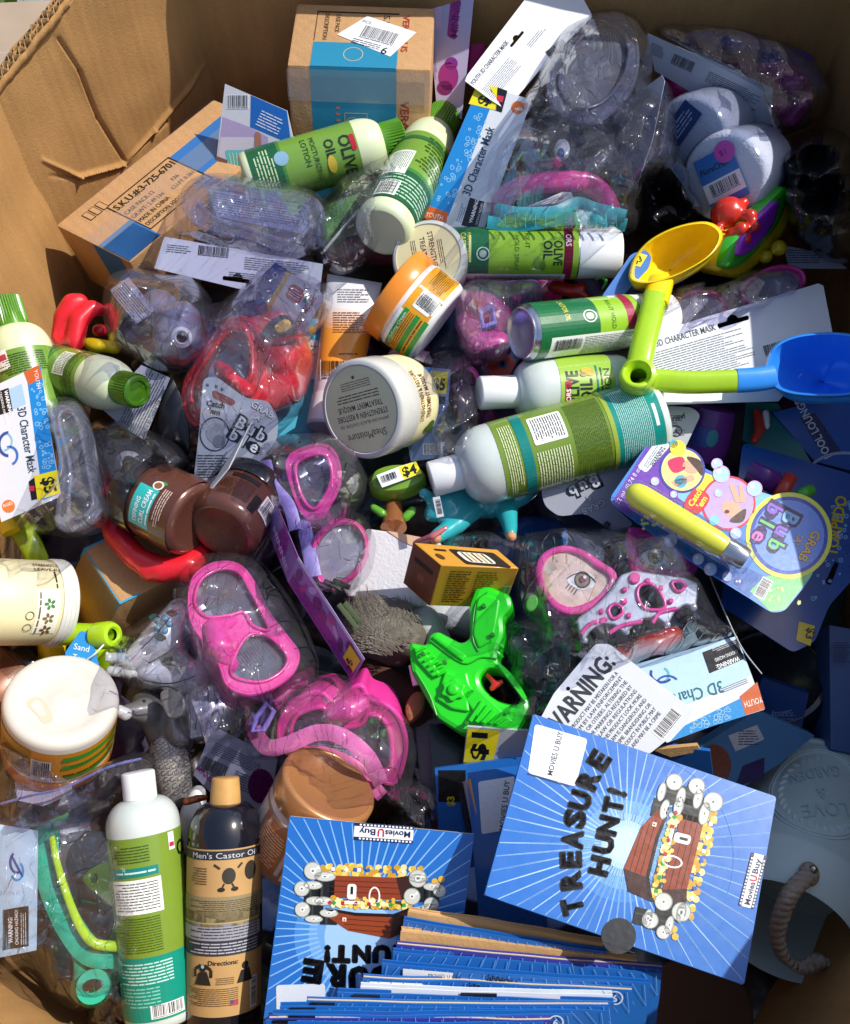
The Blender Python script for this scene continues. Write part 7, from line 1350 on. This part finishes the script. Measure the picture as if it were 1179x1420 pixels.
c.circ(1014, 706, 14, 'd8a88a', 5, 11, 25); c.poly(spl([(1018, 716), (1034, 706), (1030, 724), (1012, 724)], 4), '4a342a', 6); c.circ(1008, 710, 3.4, '6a2028', 7, 2.6); c.poly(rr([(1010, 672), (1016, 670), (1028, 696), (1020, 698)], 3), 'd8a88a', 6); c.poly(rr([(1024, 672), (1029, 672), (1034, 696), (1026, 698)], 3), 'd8a88a', 6); c.circ(990, 722, 7, '7fc8e0', 6)
c.poly(spl([(948, 700), (964, 678), (984, 690), (970, 712), (954, 710)], 4), 'c8283a', 6); c.text('Catch', 960, 704, 12, 'f4e02a', -58, z=7, bold=.03); c.text("'em", 972, 706, 12, 'f4e02a', -58, z=7, bold=.03); c.circ(940, 622, 11, 'e8d83a', 6); c.circ(934, 616, 6, '3aa8c0', 6)
for x, y, r_ in ((1000, 658, 12), (994, 644, 8), (996, 684, 6), (1046, 678, 11), (908, 668, 6), (934, 686, 5), (930, 750, 9), (968, 776, 8), (985, 790, 9), (1008, 800, 7), (945, 742, 6), (1020, 740, 8)): c.circ(x, y, r_, 'a8cdf0', 6, n=18); c.ring(x, y, r_, 1.2, 'd8a8e0', 7, n=18); c.circ(x - r_ * .3, y - r_ * .3, r_ * .3, 'f0f4fc', 8, n=10)
c.circ(1094, 743, 60, 'd8d84a', 3, n=44); c.circ(1094, 743, 54, '2a48a8', 4, n=44); c.circ(1094, 743, 49, '6a8fe0', 4.5, n=44); grab(c, 1092, 742, .82, 118, ('7fb8e8', '8a58c8', '68c070', 'd070b8'), '241a5a')
c.org(1046, 824, -62); c.barcode(0, 0, 26, 13, n=20); c.org(); c.circ(1024, 806, 6, '1f3f9a', 4); c.text('+4', 1020, 809, 7, 'ffffff', z=5); rn = random.Random(4)
for i in range(26): x, y = rn.choice(((rn.uniform(890, 925), rn.uniform(716, 735)), (rn.uniform(1066, 1110), rn.uniform(815, 842)))); c.poly([(x + (3 if q % 2 else 1.2) * math.cos(q * .628), y + (3 if q % 2 else 1.2) * math.sin(q * .628)) for q in range(10)], 'e8e88a', 4)
c.build('card_print', b, pl.at, GLOSS)
ax = Ax((866, 676, .115), (1046, 784, .115)); TUBE = mat('yellow_liquid', 'ecec2a', .18, var=.05, scale=25, coat=.5)
ax.lathe('bubble_tube', t, [(4, .1), (5, 6), (9, 12), (16, 16), (26, 18), (150, 17), (164, 14), (166, .1)], TUBE, 36); ax.lathe('tube_cap', t, [(164, .1), (164, 15), (168, 17), (190, 17), (196, 15), (197, .1)], mat('silver_cap', 'b8bcc4', .2, metal=.8), 32); ax.lathe('blister', t, [(-3, .1), (-2, 8), (4, 15), (14, 20), (26, 22), (195, 22), (203, 19), (206, .1)], clear('blister_clear', 'fbfcff', .02), 36)
sweep('wand', ax and t, [ax.pt(40, .25, 12), ax.pt(90, .25, 12), ax.pt(140, .25, 11)], mat('wand_yellow', 'a8a81c', .3), 2.4, n=8, world=True, k=ax.k)
def bwcard(label, Q, pl, gx, gy, gs, ga, seed, base):
    t = thing('bubble_wand_card', label, 'card', base); b = slab('card_body', t, pl, Q, .0008, mat('silver_grey_card', '9aa0ae', .4, var=.05, coat=.2)); c = Cv(seed=seed); grab(c, gx, gy, gs, ga, ('c8ccd6', 'aab0bc', 'b8bec8'), '14161c'); return t, b, c
pl = Pl((290, 540, .085), (380, 580, .08), (275, 650, .06))
Q = rr([(282, 524), (300, 522), (340, 552), (372, 556), (386, 580), (384, 610), (360, 640), (330, 675), (268, 668), (276, 600)], 8)
t, b, c = bwcard('silver-grey bubble toy card back standing above the two copper jars', Q, pl, 352, 590, .62, 30, 121, (320, 640, -.02))
c.ring(298, 602, 21, 1.6, '2a2c34', 3, 24); c.circ(298, 600, 12, '8a909c', 3, 14); c.circ(304, 612, 9, '6a707c', 4); c.text('Catch', 286, 562, 11, '14161c', 10, z=4, bold=.03); c.text("'em", 290, 573, 11, '14161c', 10, z=4, bold=.03); c.lines(274, 630, 318, 664, 6, '3a3e48', 3)
for x, y in ((288, 534), (300, 536), (308, 540)): c.poly([(x + (3.4 if q % 2 else 1.4) * math.cos(q * .628), y + (3.4 if q % 2 else 1.4) * math.sin(q * .628)) for q in range(10)], '3a3e48', 3)
c.poly(spl([(296, 542), (312, 548), (326, 556), (322, 562), (306, 556), (296, 550)], 4), '7a2a2c', 3); c.build('card_print', b, pl.at, GLOSS)
V = [P(352, 588, .10), P(360, 560, .085), P(268, 712, .075), P(330, 640, .06), P(285, 665, .07)]
fb = mesh('folded_flap', t, [P(350, 586, .098), P(346, 592, .10), P(318, 650, .098), P(272, 706, .085), P(268, 702, .08), P(300, 664, .085), P(330, 630, .09)], [(0, 1, 6), (1, 2, 5, 6), (2, 3, 4, 5)], M_CARDG, 0); fb.modifiers.new('t', 'SOLIDIFY').thickness = .0008
pl = Pl((760, 690, .05), (880, 650, .055), (780, 735, .04)); Q = rr([(750, 680), (770, 655), (830, 640), (890, 610), (940, 590), (900, 650), (850, 700), (880, 728), (850, 736), (812, 712), (775, 716), (756, 702)], 8)
t, b, c = bwcard('silver-grey bubble toy card back under the large bottle and colourful card', Q, pl, 812, 680, .62, 155, 122, (820, 690, -.02)); c.rect(868, 630, 905, 640, '14161c', 3); c.poly([(836, 726), (842, 722), (848, 727), (843, 733)], '3a3e48', 3); c.build('card_print', b, pl.at, GLOSS)
pl = Pl((890, 600, .055), (965, 570, .06), (900, 640, .05)); t, b = card('safety_card', 'grey safety-notice card between the big bottle and the lime hinge', 'card', rr([(880, 560), (960, 565), (972, 575), (950, 622), (920, 640), (900, 620)], 6), pl, mat('pale_grey_card', 'b4b8bc', .4, coat=.2), .0008); c = Cv(seed=123); c.lines(902, 575, 950, 605, 6, '6a6e74', 2); c.ring(938, 598, 8, 1.4, '15171a', 3); c.line(932, 592, 944, 604, 1.4, '15171a', 3); c.text('JARU', 950, 574, 8, '15171a', 165, z=3, bold=.02); c.ring(916, 594, 5, 1, '4a4e54', 3); c.build('card_print', b, pl.at, GLOSS)
# ---- blue torpedo card, lounger box and other right-hand things
pl = Pl((1040, 630, .035), (1175, 660, .03), (1060, 860, .045)); t, b = card('dive_toy_card', 'dark blue water-drop dive toy card with $3 tag behind the colourful bubble card', 'package', rr([(1030, 614), (1190, 660), (1195, 790), (1150, 840), (1130, 890), (1100, 905), (1000, 840), (1020, 700)], 8), pl, mat('deep_blue_card', '174f9c', .3, var=.15, scale=40, coat=.3), .001, holes=[rr([(1158, 778), (1164, 782), (1152, 812), (1144, 808)], 3)])
c = Cv(seed=124); bubbles(c, [(1120, 700), (1190, 690), (1190, 780), (1110, 860)], 9, 50); c.text('TORPEDO', 1160, 772, 22, 'c8b01e', -80, z=3, fit=84, bold=.03); c.poly([(1108, 862), (1130, 868), (1124, 896), (1104, 888)], 'e0c81e', 3); c.text('$3', 1120, 870, 16, '17181c', 102, z=4, bold=.03); c.text('dive', 1163, 752, 10, 'e8e8f0', -80, z=3); c.build('card_print', b, pl.at, GLOSS)
for (cc, a_, b_, w_) in (('purple_dart', (1040, 654), (1076, 670), 16), ('red_dart', (1080, 690), (1096, 662), 10), ('green_dart', (1106, 690), (1124, 680), 9)): sweep('dart', t, spl([(a_[0], a_[1], .05), ((a_[0] + b_[0]) / 2, (a_[1] + b_[1]) / 2, .055), (b_[0], b_[1], .05)], 4, False), mat(cc, {'purple_dart': '5a1f7a', 'red_dart': 'b8382a', 'green_dart': '4fae3a'}[cc], .35, coat=.2), w_, 8, n=12)
pl = Pl((1070, 560, .02), (1175, 560, .02), (1090, 650, .0)); t, b = card('lounger_box', 'blue POOL LOUNGER box under the blue scoop', 'box', [(1072, 572), (1200, 540), (1210, 660), (1130, 640)], pl, mat('blue_box', '1d5cb4', .35, var=.08, coat=.2), .03); c = Cv(seed=125); c.poly([(1110, 580), (1130, 572), (1168, 628), (1144, 636)], '12306a', 2); c.text('POOL LOUNGER', 1154, 632, 16, 'dfe6f4', -118, z=3, fit=100, bold=.02); c.ring(1170, 676, 60, 4, 'a8b8d8', 3, 50, n=30, a0=190, a1=290); c.build('box_print', b, pl.at, GLOSS)
t = thing('toy_package', 'teal-green package with red and white figure under the blue scoop', 'package', (1050, 590, -.03)); slab('card_body', t, Pl((1030, 560, .01), (1110, 600, .01), (1050, 640, .0)), [(1035, 556), (1080, 560), (1130, 650), (1060, 632), (1030, 610)], .001, mat('sea_card', '1f7a74', .4, coat=.2)); soft('figure', t, [], mat('red_white', 'c83a2a', .4), .0026, 3, [[(1050, 572, .02, 7), (1054, 596, .02, 8), (1046, 612, .02, 6)]]); soft('figure_arm', t, [], M_WHITE, .0026, 3, [[(1062, 572, .02, 6), (1064, 592, .02, 5)]])
t = thing('purple_tub', 'purple plastic tub with blue label beneath the lime handle', 'tub', (980, 590, -.04)); ax = Ax((985, 560, .03), (965, 640, .0)); ax.lathe('tub_body', t, [(0, .1), (2, 30), (6, 36), (60, 40), (78, 36), (80, .1)], mat('purple_tub', '6a2a86', .35, coat=.3, var=.1), 40); c = Cv(seed=126); c.rect(30, -10, 56, 30, '3a4a9a', 1); c.circ(42, -14, 12, '2a8a96', 2, 8); c.build('tub_label', t, ax.mapper(41), LABEL, step=6)
t = thing('dark_package', 'black film-wrapped package at the right wall behind the toy boat', 'package', (1130, 280, -.08)); bag('wrap', t, [(1082, 210), (1120, 180), (1185, 190), (1200, 290), (1190, 370), (1140, 360), (1100, 330), (1086, 270)], -.04, .03, mat('black_film', '15171c', .22, var=.2, coat=.5, bump=.3, bscale=60), .016, 21, 40); b = slab('paper_insert', t, flat(.005, c=(1120, 360)), [(1086, 340), (1150, 352), (1175, 372), (1095, 372)], .0006, mat('grey_lilac_card', 'b4b8ca')); c = Cv(seed=127); c.lines(1092, 346, 1140, 366, 4, '4a4e5e', 2); c.build('insert_print', b, flat(.005, c=(1120, 360)).at, MATTE)
t = thing('dark_package', 'black film-wrapped package left of the shrink-wrapped foam disc', 'package', (930, 280, -.08)); bag('wrap', t, [(890, 230), (930, 205), (970, 250), (975, 300), (940, 320), (895, 310)], -.06, .005, mat('black_film', '15171c'), .014, 22, 80)
pl = Pl((850, 400, .075), (895, 350, .08), (860, 412, .07)); t, b = card('price_tag', 'blue hang tag with yellow $3 label left of the yellow scoop', 'tag', rr([(834, 412), (876, 352), (896, 346), (904, 356), (900, 372), (858, 416)], 5), pl, mat('blue_tag', '2f6fc0', .4, var=.15, scale=60, coat=.2), .0008); c = Cv(seed=128); c.poly([(874, 366), (884, 350), (898, 354), (888, 370)], 'e8d81e', 2); c.text('$3', 880, 366, 12, '17181c', -20, z=3, bold=.03); c.build('tag_print', b, pl.at, GLOSS)
t = thing('red_toy', 'small red and green rubber toys below the top spray can', 'toy', (800, 400, -.03)); soft('body', t, [], mat('toy_red', 'd0301c'), .0024, 3, [[(770, 398, .02, 10), (796, 404, .025, 10), (808, 396, .03, 6)], [(800, 404, .025, 8), (814, 410, .03, 4)]]); soft('green_frill', t, [], mat('toy_green', '36b02a'), .002, 3, [[(826, 388, .045, 3), (836, 384, .05, 3), (842, 390, .05, 3), (836, 400, .045, 3)]])
# $5 card behind masque jar
pl = Pl((560, 508, .05), (622, 514, .05), (570, 630, .03)); t, b = card('price_card', 'blue card with yellow $5 tag and barcode behind the masque jar', 'card', [(545, 505), (625, 512), (622, 560), (612, 600), (616, 634), (570, 640)], pl, mat('dusky_blue_card', '7f96b8', .4, coat=.2), .0008); c = Cv(seed=129); c.poly([(550, 506), (598, 510), (594, 530), (560, 530)], '2a7ac0', 1); c.poly([(597, 514), (622, 516), (619, 546), (593, 546)], 'eee01e', 2); c.text('$5', 600, 540, 23, '17181c', 4, z=3, fit=17, bold=.03); c.poly([(596, 548), (618, 550), (618, 560), (600, 560)], '17181c', 2); c.rect(600, 551, 608, 559, 'd0304a', 3); c.barcode(588, 616, 24, 12, n=18); c.build('card_print', b, pl.at, GLOSS)
t = thing('toy_package', 'small red package with a round blue eye above the clear bottle cap', 'package', (700, 505, -.03)); pl = flat(.03, c=(695, 505)); b = slab('card_body', t, pl, [(672, 500), (700, 488), (716, 500), (706, 524), (684, 526)], .01, mat('orange_red_card', 'c8432a', .4, coat=.2)); c = Cv(seed=130); c.circ(697, 505, 6, '3a5a8a', 2); c.circ(697, 505, 3, '15171a', 3); c.build('card_print', b, pl.at, GLOSS)
# mickey style box, '2.7' box
t = thing('toy_box', 'upright toy box in clear wrap with blue, gold and red bands behind the red mask', 'box', (390, 410, -.02)); p0, p1, p2, p3 = P(382, 364, .10), P(453, 410, .10), P(420, 460, .07), P(300, 440, .06)
b = mesh('box_body', t, [p0, p1, p2, P(348, 424, .065), P(300, 440, .04), P(330, 490, .02), P(420, 480, .03)], [(0, 1, 2, 3), (0, 3, 4), (3, 2, 6, 5), (3, 5, 4)], mat('blue_toy_box', '2a4a98', .35, var=.06, coat=.3), 20)
c = Cv(seed=131); qd = quad(p0, p1, P(348, 424, .065), 84, 70); c.rect(0, 0, 84, 70, 'd6dae2', 1); c.rect(0, 0, 20, 70, '2a50a0', 2); c.rect(20, 0, 27, 70, 'd0a030', 2); c.ring(9, 14, 4, 1.4, 'd8e0f0', 3); c.poly(rr([(34, 10), (58, 10), (58, 32), (34, 32)], 8), 'b8283a', 2); c.lines(37, 14, 55, 28, 3, 'f0d8d8', 3); c.text('MICKEY MOUSE', 74, 66, 12, '9a1f30', -90, z=3, fit=56, bold=.02); c.lines(60, 8, 66, 34, 1, '2a8a7a', 3); c.build('box_print', b, qd, GLOSS)
bag('wrap', t, [(380, 355), (420, 372), (462, 404), (450, 450), (410, 480), (340, 490), (290, 470), (285, 440), (340, 390)], .02, .105, FILM2, .006, 23, 140)
t = thing('toy_package', 'pale blue package printed 2.7 between the red mask and squeeze tube', 'package', (425, 500, -.04)); pl = Pl((410, 440, .03), (446, 440, .03), (410, 570, .02)); b = slab('card_body', t, pl, [(396, 440), (448, 442), (440, 560), (430, 610), (380, 620), (390, 520)], .02, mat('aqua_card', '4aa8c4', .4, coat=.2)); c = Cv(seed=132); c.poly([(414, 470), (442, 472), (438, 525), (412, 530)], 'dfe2e6', 2); c.text('2.7', 440, 480, 20, '2a2c34', 186, z=3, fit=26); c.circ(434, 458, 4, 'd8b83a', 3, 7); c.build('card_print', b, pl.at, GLOSS)
# pink/purple folded card (centre left)
t = thing('toy_package', 'folded lilac and purple toy card with $4 tag right of the full-face pink mask', 'package', (440, 830, -.02)); pa, pb, pc_, pe_ = P(383, 697, .085), P(414, 772, .115), P(506, 914, .10), P(399, 806, .085); pd = pc_ + pe_ - pb; pf = pa + pe_ - pb
b = mesh('card_body', t, [pa, pb, pc_, pd, pe_, pf], [(0, 1, 4, 5), (1, 2, 3, 4)], mat('lilac_purple_card', '8a72b4', .35, var=.06, coat=.3), 0); sm_ = b.modifiers.new('t', 'SOLIDIFY'); sm_.thickness = .0004; sm_.offset = 0
c = Cv(seed=133); qd = quad(pb, pc_, pe_, 170, 50); c.rect(4, 30, 168, 48, '6a2a86', 1); c.rect(0, 0, 170, 4, 'd8d4ec', 2)
for i in range(9): c.circ(14 + i * 16, 20 + 8 * math.sin(i * 2.1), 7 + 3 * math.sin(i * 5), ('6a2a70', 'a8408a', 'b8a8d8', '4a2a68')[i % 4], 2, 10, 20 * i)
c.rect(140, 8, 166, 36, 'e8d41e', 4); c.text('$4', 146, 28, 17, '17181c', 60, z=5, bold=.03); c.build('card_print', b, qd, GLOSS)
c = Cv(seed=134); qd = quad(pa, pb, pf, 75, 50); c.circ(40, 26, 13, '8a3a9a', 1, 24); c.text('MINNIE', 14, 34, 14, 'd8c8ec', 10, z=3, fit=54, bold=.03); c.rect(0, 0, 75, 4, 'b040a0', 2); c.build('card_print', b, qd, GLOSS)
# lower-left bits
t = thing('toy_package', 'grey barcode card with purple heart above the dark oil bottle', 'package', (330, 1050, -.04)); pl = Pl((290, 1015, .03), (380, 1050, .03), (275, 1075, .01)); b = slab('card_body', t, pl, [(296, 1008), (385, 1052), (372, 1130), (330, 1140), (268, 1074)], .0008, mat('lilac_grey_card', '9a9ab4', .45)); c = Cv(seed=135); c.org(284, 1048, 24); c.barcode(0, 0, 38, 18, n=26, bg=None); c.lines(6, -24, 80, -6, 4, '4a4a60', 2); c.lines(48, 0, 90, 24, 5, '4a4a60', 2); c.org(); c.circ(362, 1090, 18, '5a1050', 3, 24); c.text('MINNIE', 272, 1066, 9, '8a2a7a', 44, z=3, bold=.02); c.build('card_print', b, pl.at, GLOSS)
t = thing('plastic_bag', 'empty crinkled zip bag with violet sky shimmer tinted in below the upside-down jar', 'bag', (100, 1090, -.04)); bag('film', t, [(-15, 1030), (40, 1070), (100, 1075), (180, 1045), (215, 1050), (200, 1090), (150, 1130), (90, 1150), (-10, 1160)], .0, .055, FILM2, .014, 24, 10); sweep('zip_strip', t, spl([(-10, 1118, .05), (40, 1104, .062), (90, 1092, .066), (150, 1064, .06), (196, 1052, .05)], 6, False), mat('zip_blue', '8f98d8', .3, coat=.3), 2, n=6); slab('folded_film', t, flat(.045, c=(60, 1100)), [(20, 1084), (98, 1078), (100, 1100), (60, 1118), (24, 1110)], .0006, mat('grey_lilac_card', 'b4b8ca'))
t = thing('plastic_bag', 'zip bag holding green mesh and red netting behind the pale-based bottle', 'bag', (500, 290, -.04)); soft('mesh_scrub', t, [], mat('green_mesh', '3f7a2c', .7, var=.3, scale=150, bump=1, bscale=260), .003, 3, [[(470, 300, .0, 30), (510, 260, .0, 30), (540, 240, .0, 26)], [(450, 330, .0, 20), (480, 300, .0, 24)]]); soft('red_netting', t, [], mat('red_mesh', '8a4450', .8, var=.3, scale=200, bump=1, bscale=260), .003, 3, [[(470, 355, -.02, 20), (510, 345, -.02, 22), (540, 350, -.02, 18)]]); bag('film', t, [(430, 300), (480, 240), (540, 210), (556, 250), (520, 300), (525, 345), (490, 380), (445, 370)], .01, .06, FILM, .01, 25, 120); sweep('zip_strip', t, spl([(446, 352, .06), (490, 300, .07), (540, 248, .06)], 5, False), mat('zip_clear', 'c8d0cc', .3, coat=.3), 2, n=6)
t = thing('plastic_bag', 'clear bag end with square seal hanging below the full-face pink mask', 'bag', (300, 985, -.03)); slab('seal', t, Pl((256, 962, .06), (310, 955, .05), (262, 1020, .05)), [(257, 964), (300, 950), (312, 985), (296, 1018), (264, 1024)], .0004, FILM2); bag('film', t, [(240, 940), (300, 935), (350, 970), (360, 1010), (300, 1030), (255, 1020)], .01, .05, FILM, .008, 26, 30)
t = thing('glass_globe', 'dark teal glass globe in bag right of the water gun trigger', 'ornament', (740, 920, -.05)); soft('globe', t, [(745, 915, -.01, 62)], mat('dark_teal_glass', '0f4a50', .12, var=.15, coat=.7), .004, 3); bag('bag', t, [(690, 870), (740, 850), (790, 880), (800, 940), (770, 990), (720, 985)], .0, .05, FILMD, .008, 27, 60)
t = thing('kraft_disc', 'round brown cardboard disc at the bottom edge right of the booklets', 'disc', (970, 1390, -.08)); slab('disc', t, flat(-.06, c=(970, 1400)), ell(960, 1410, 86, 80, 0, 40), .01, mat('brown_disc', '6a4a34', .8, var=.1), bev=.002)
t = thing('gift_pack', 'blue wrapped gift pack with clear window left of the milk can', 'package', (1030, 1060, -.06)); pl = Pl((990, 1040, .02), (1100, 1000, .02), (1000, 1100, .0)); b = slab('card_body', t, pl, [(965, 1040), (1050, 985), (1130, 1020), (1080, 1060), (1010, 1105)], .01, mat('soft_blue_pack', '4f86bc', .35, coat=.2)); c = Cv(seed=136); c.circ(990, 1062, 24, '8a5040', 2, 30); c.poly([(1010, 1020), (1050, 1005), (1060, 1025), (1020, 1042)], 'cfd8e4', 2); c.lines(1024, 1012, 1052, 1034, 4, '4a5a78', 3); c.poly([(1030, 1062), (1060, 1050), (1060, 1080), (1020, 1090)], '3a2a68', 2); c.build('card_print', b, pl.at, GLOSS)
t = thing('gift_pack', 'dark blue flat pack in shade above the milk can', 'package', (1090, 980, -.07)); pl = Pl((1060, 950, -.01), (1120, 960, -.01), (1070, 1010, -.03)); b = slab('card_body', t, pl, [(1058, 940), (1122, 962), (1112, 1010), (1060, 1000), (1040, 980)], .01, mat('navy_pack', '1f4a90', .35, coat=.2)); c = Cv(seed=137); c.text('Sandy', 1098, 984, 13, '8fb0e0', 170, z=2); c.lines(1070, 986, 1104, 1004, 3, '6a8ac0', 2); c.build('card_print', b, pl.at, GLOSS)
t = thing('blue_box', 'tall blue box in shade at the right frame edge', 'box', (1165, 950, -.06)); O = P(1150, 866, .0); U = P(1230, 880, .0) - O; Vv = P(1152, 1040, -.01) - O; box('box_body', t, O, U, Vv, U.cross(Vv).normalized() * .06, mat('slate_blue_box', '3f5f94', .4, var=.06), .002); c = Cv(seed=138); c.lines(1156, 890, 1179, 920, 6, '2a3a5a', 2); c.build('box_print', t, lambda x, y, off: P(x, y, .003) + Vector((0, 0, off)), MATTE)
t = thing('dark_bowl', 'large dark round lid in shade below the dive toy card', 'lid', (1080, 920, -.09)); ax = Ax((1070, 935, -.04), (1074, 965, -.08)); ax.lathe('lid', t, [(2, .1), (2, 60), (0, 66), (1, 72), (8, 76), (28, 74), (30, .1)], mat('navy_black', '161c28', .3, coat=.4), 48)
# ================================================================ things half buried between the others
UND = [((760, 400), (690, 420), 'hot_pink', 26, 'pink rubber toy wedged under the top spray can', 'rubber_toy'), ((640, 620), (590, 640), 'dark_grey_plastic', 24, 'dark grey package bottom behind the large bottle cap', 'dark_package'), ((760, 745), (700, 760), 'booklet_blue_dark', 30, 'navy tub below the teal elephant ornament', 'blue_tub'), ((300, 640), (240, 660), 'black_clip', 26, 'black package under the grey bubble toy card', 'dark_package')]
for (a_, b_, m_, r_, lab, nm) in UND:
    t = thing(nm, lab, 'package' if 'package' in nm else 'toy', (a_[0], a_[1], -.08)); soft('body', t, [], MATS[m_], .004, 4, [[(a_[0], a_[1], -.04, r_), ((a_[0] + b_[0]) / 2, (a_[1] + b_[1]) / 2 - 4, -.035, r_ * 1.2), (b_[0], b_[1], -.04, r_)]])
# ---------------------------------------------------------------- dark filler packages added over the bin floor to make the gaps dark
rn = random.Random(77); PRO = {}
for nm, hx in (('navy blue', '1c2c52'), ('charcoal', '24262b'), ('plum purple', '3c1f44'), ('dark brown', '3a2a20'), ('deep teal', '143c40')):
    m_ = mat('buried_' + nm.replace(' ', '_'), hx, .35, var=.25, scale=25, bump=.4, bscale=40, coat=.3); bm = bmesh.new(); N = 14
    vs = [[bm.verts.new(((i / N - .5) * .16, (j / N - .5) * .12, .016 * (max(0, 1 - (2 * i / N - 1) ** 4) * max(0, 1 - (2 * j / N - 1) ** 4)) ** .5 + .006 * fbm(Vector((i * .5, j * .5, len(PRO) * 3.0)), 2))) for j in range(N + 1)] for i in range(N + 1)]
    for i in range(N):
        for j in range(N): bm.faces.new((vs[i][j], vs[i + 1][j], vs[i + 1][j + 1], vs[i][j + 1]))
    me = bpy.data.meshes.new('wrap'); bm.to_mesh(me); bm.free(); me.materials.append(m_); me.polygons.foreach_set('use_smooth', [True] * len(me.polygons)); PRO[nm] = me
cols_ = list(PRO); SPOTS = []; used_ = set()
for o_ in list(COL.objects):
    if o_.parent is None and 'label' in o_ and o_.name not in ('cardboard_bin', 'taped_carton', 'weed_tuft'):
        a_ = proj(o_.location); ws = o_['label'].split(',')[0].split(' bearing ')[0].split()[:10]
        while ws[-1] in ('a', 'the', 'of', 'in', 'and', 'with', 'to', 'by', 'on', 'its', 'at', 'under', 'above', 'behind', 'beside', 'left', 'right', 'clear', 'white', 'over', 'from'): ws.pop()
        SPOTS.append((a_[0], a_[1], ' '.join(ws)))
for yy in range(120, 1480, 118):
    for xx in range(30, 1200, 128):
        x, y = xx + rn.uniform(-30, 30), yy + rn.uniform(-30, 30); w_ = P(x, y, -.09)
        if w_.x < -.30 or w_.x > .37 or w_.y > .44 or w_.y < -.38 or w_.x + w_.y < -.62 or (w_.x < -.2 and w_.y > .27): continue
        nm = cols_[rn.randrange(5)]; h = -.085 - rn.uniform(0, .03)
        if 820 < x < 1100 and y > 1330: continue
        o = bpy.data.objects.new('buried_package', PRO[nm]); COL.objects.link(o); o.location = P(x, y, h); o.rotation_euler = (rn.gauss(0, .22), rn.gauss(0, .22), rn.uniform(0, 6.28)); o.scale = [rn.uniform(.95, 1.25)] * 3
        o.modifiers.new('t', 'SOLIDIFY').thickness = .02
        near = min(SPOTS, key=lambda q_: (q_[0] - x) ** 2 + (q_[1] - y) ** 2 + (1e7 if (nm, q_[2]) in used_ else 0)); used_.add((nm, near[2])); o['label'] = '%s filler package added to darken the gap under the %s' % (nm, near[2]); o['category'] = 'package'; o['group'] = nm + ' filler packages added to darken the gaps'

# ---------------------------------------------------------------- loose crumpled film between things
for lab, pts, h0, h1, sd in (('crumpled clear film scrap right of the masque jar lid', [(600, 590), (640, 575), (668, 600), (660, 640), (620, 652), (598, 630)], -.01, .05, 31), ('crumpled clear film scrap between the two green spray cans', [(630, 395), (690, 385), (760, 392), (750, 420), (690, 436), (640, 425)], .0, .05, 32),
        ('crumpled clear film scrap below the teal elephant ornament', [(590, 745), (660, 735), (740, 745), (750, 780), (700, 800), (600, 770)], -.02, .03, 33),
        ('crumpled clear film scrap between the copper-lidded jar and standing booklets', [(530, 1090), (580, 1080), (610, 1110), (600, 1160), (560, 1150)], -.02, .04, 35), ('crumpled clear film scrap right of the water gun muzzle', [(690, 985), (740, 960), (790, 930), (770, 990), (720, 1010)], .0, .05, 36),
        ('crumpled clear film scrap under the yellow scoop', [(880, 410), (930, 400), (980, 390), (960, 420), (910, 440)], -.01, .03, 37), ('crumpled clear film scrap at the foot of the tall green bottle', [(140, 1360), (180, 1345), (200, 1400), (170, 1430), (120, 1420)], -.02, .03, 38)):
    cx = sum(p[0] for p in pts) / len(pts); cy = sum(p[1] for p in pts) / len(pts); t = thing('film_scrap', lab, 'film', (cx, cy, h0)); bag('film', t, pts, h0, h1, FILM, .010, sd, sd * 40)
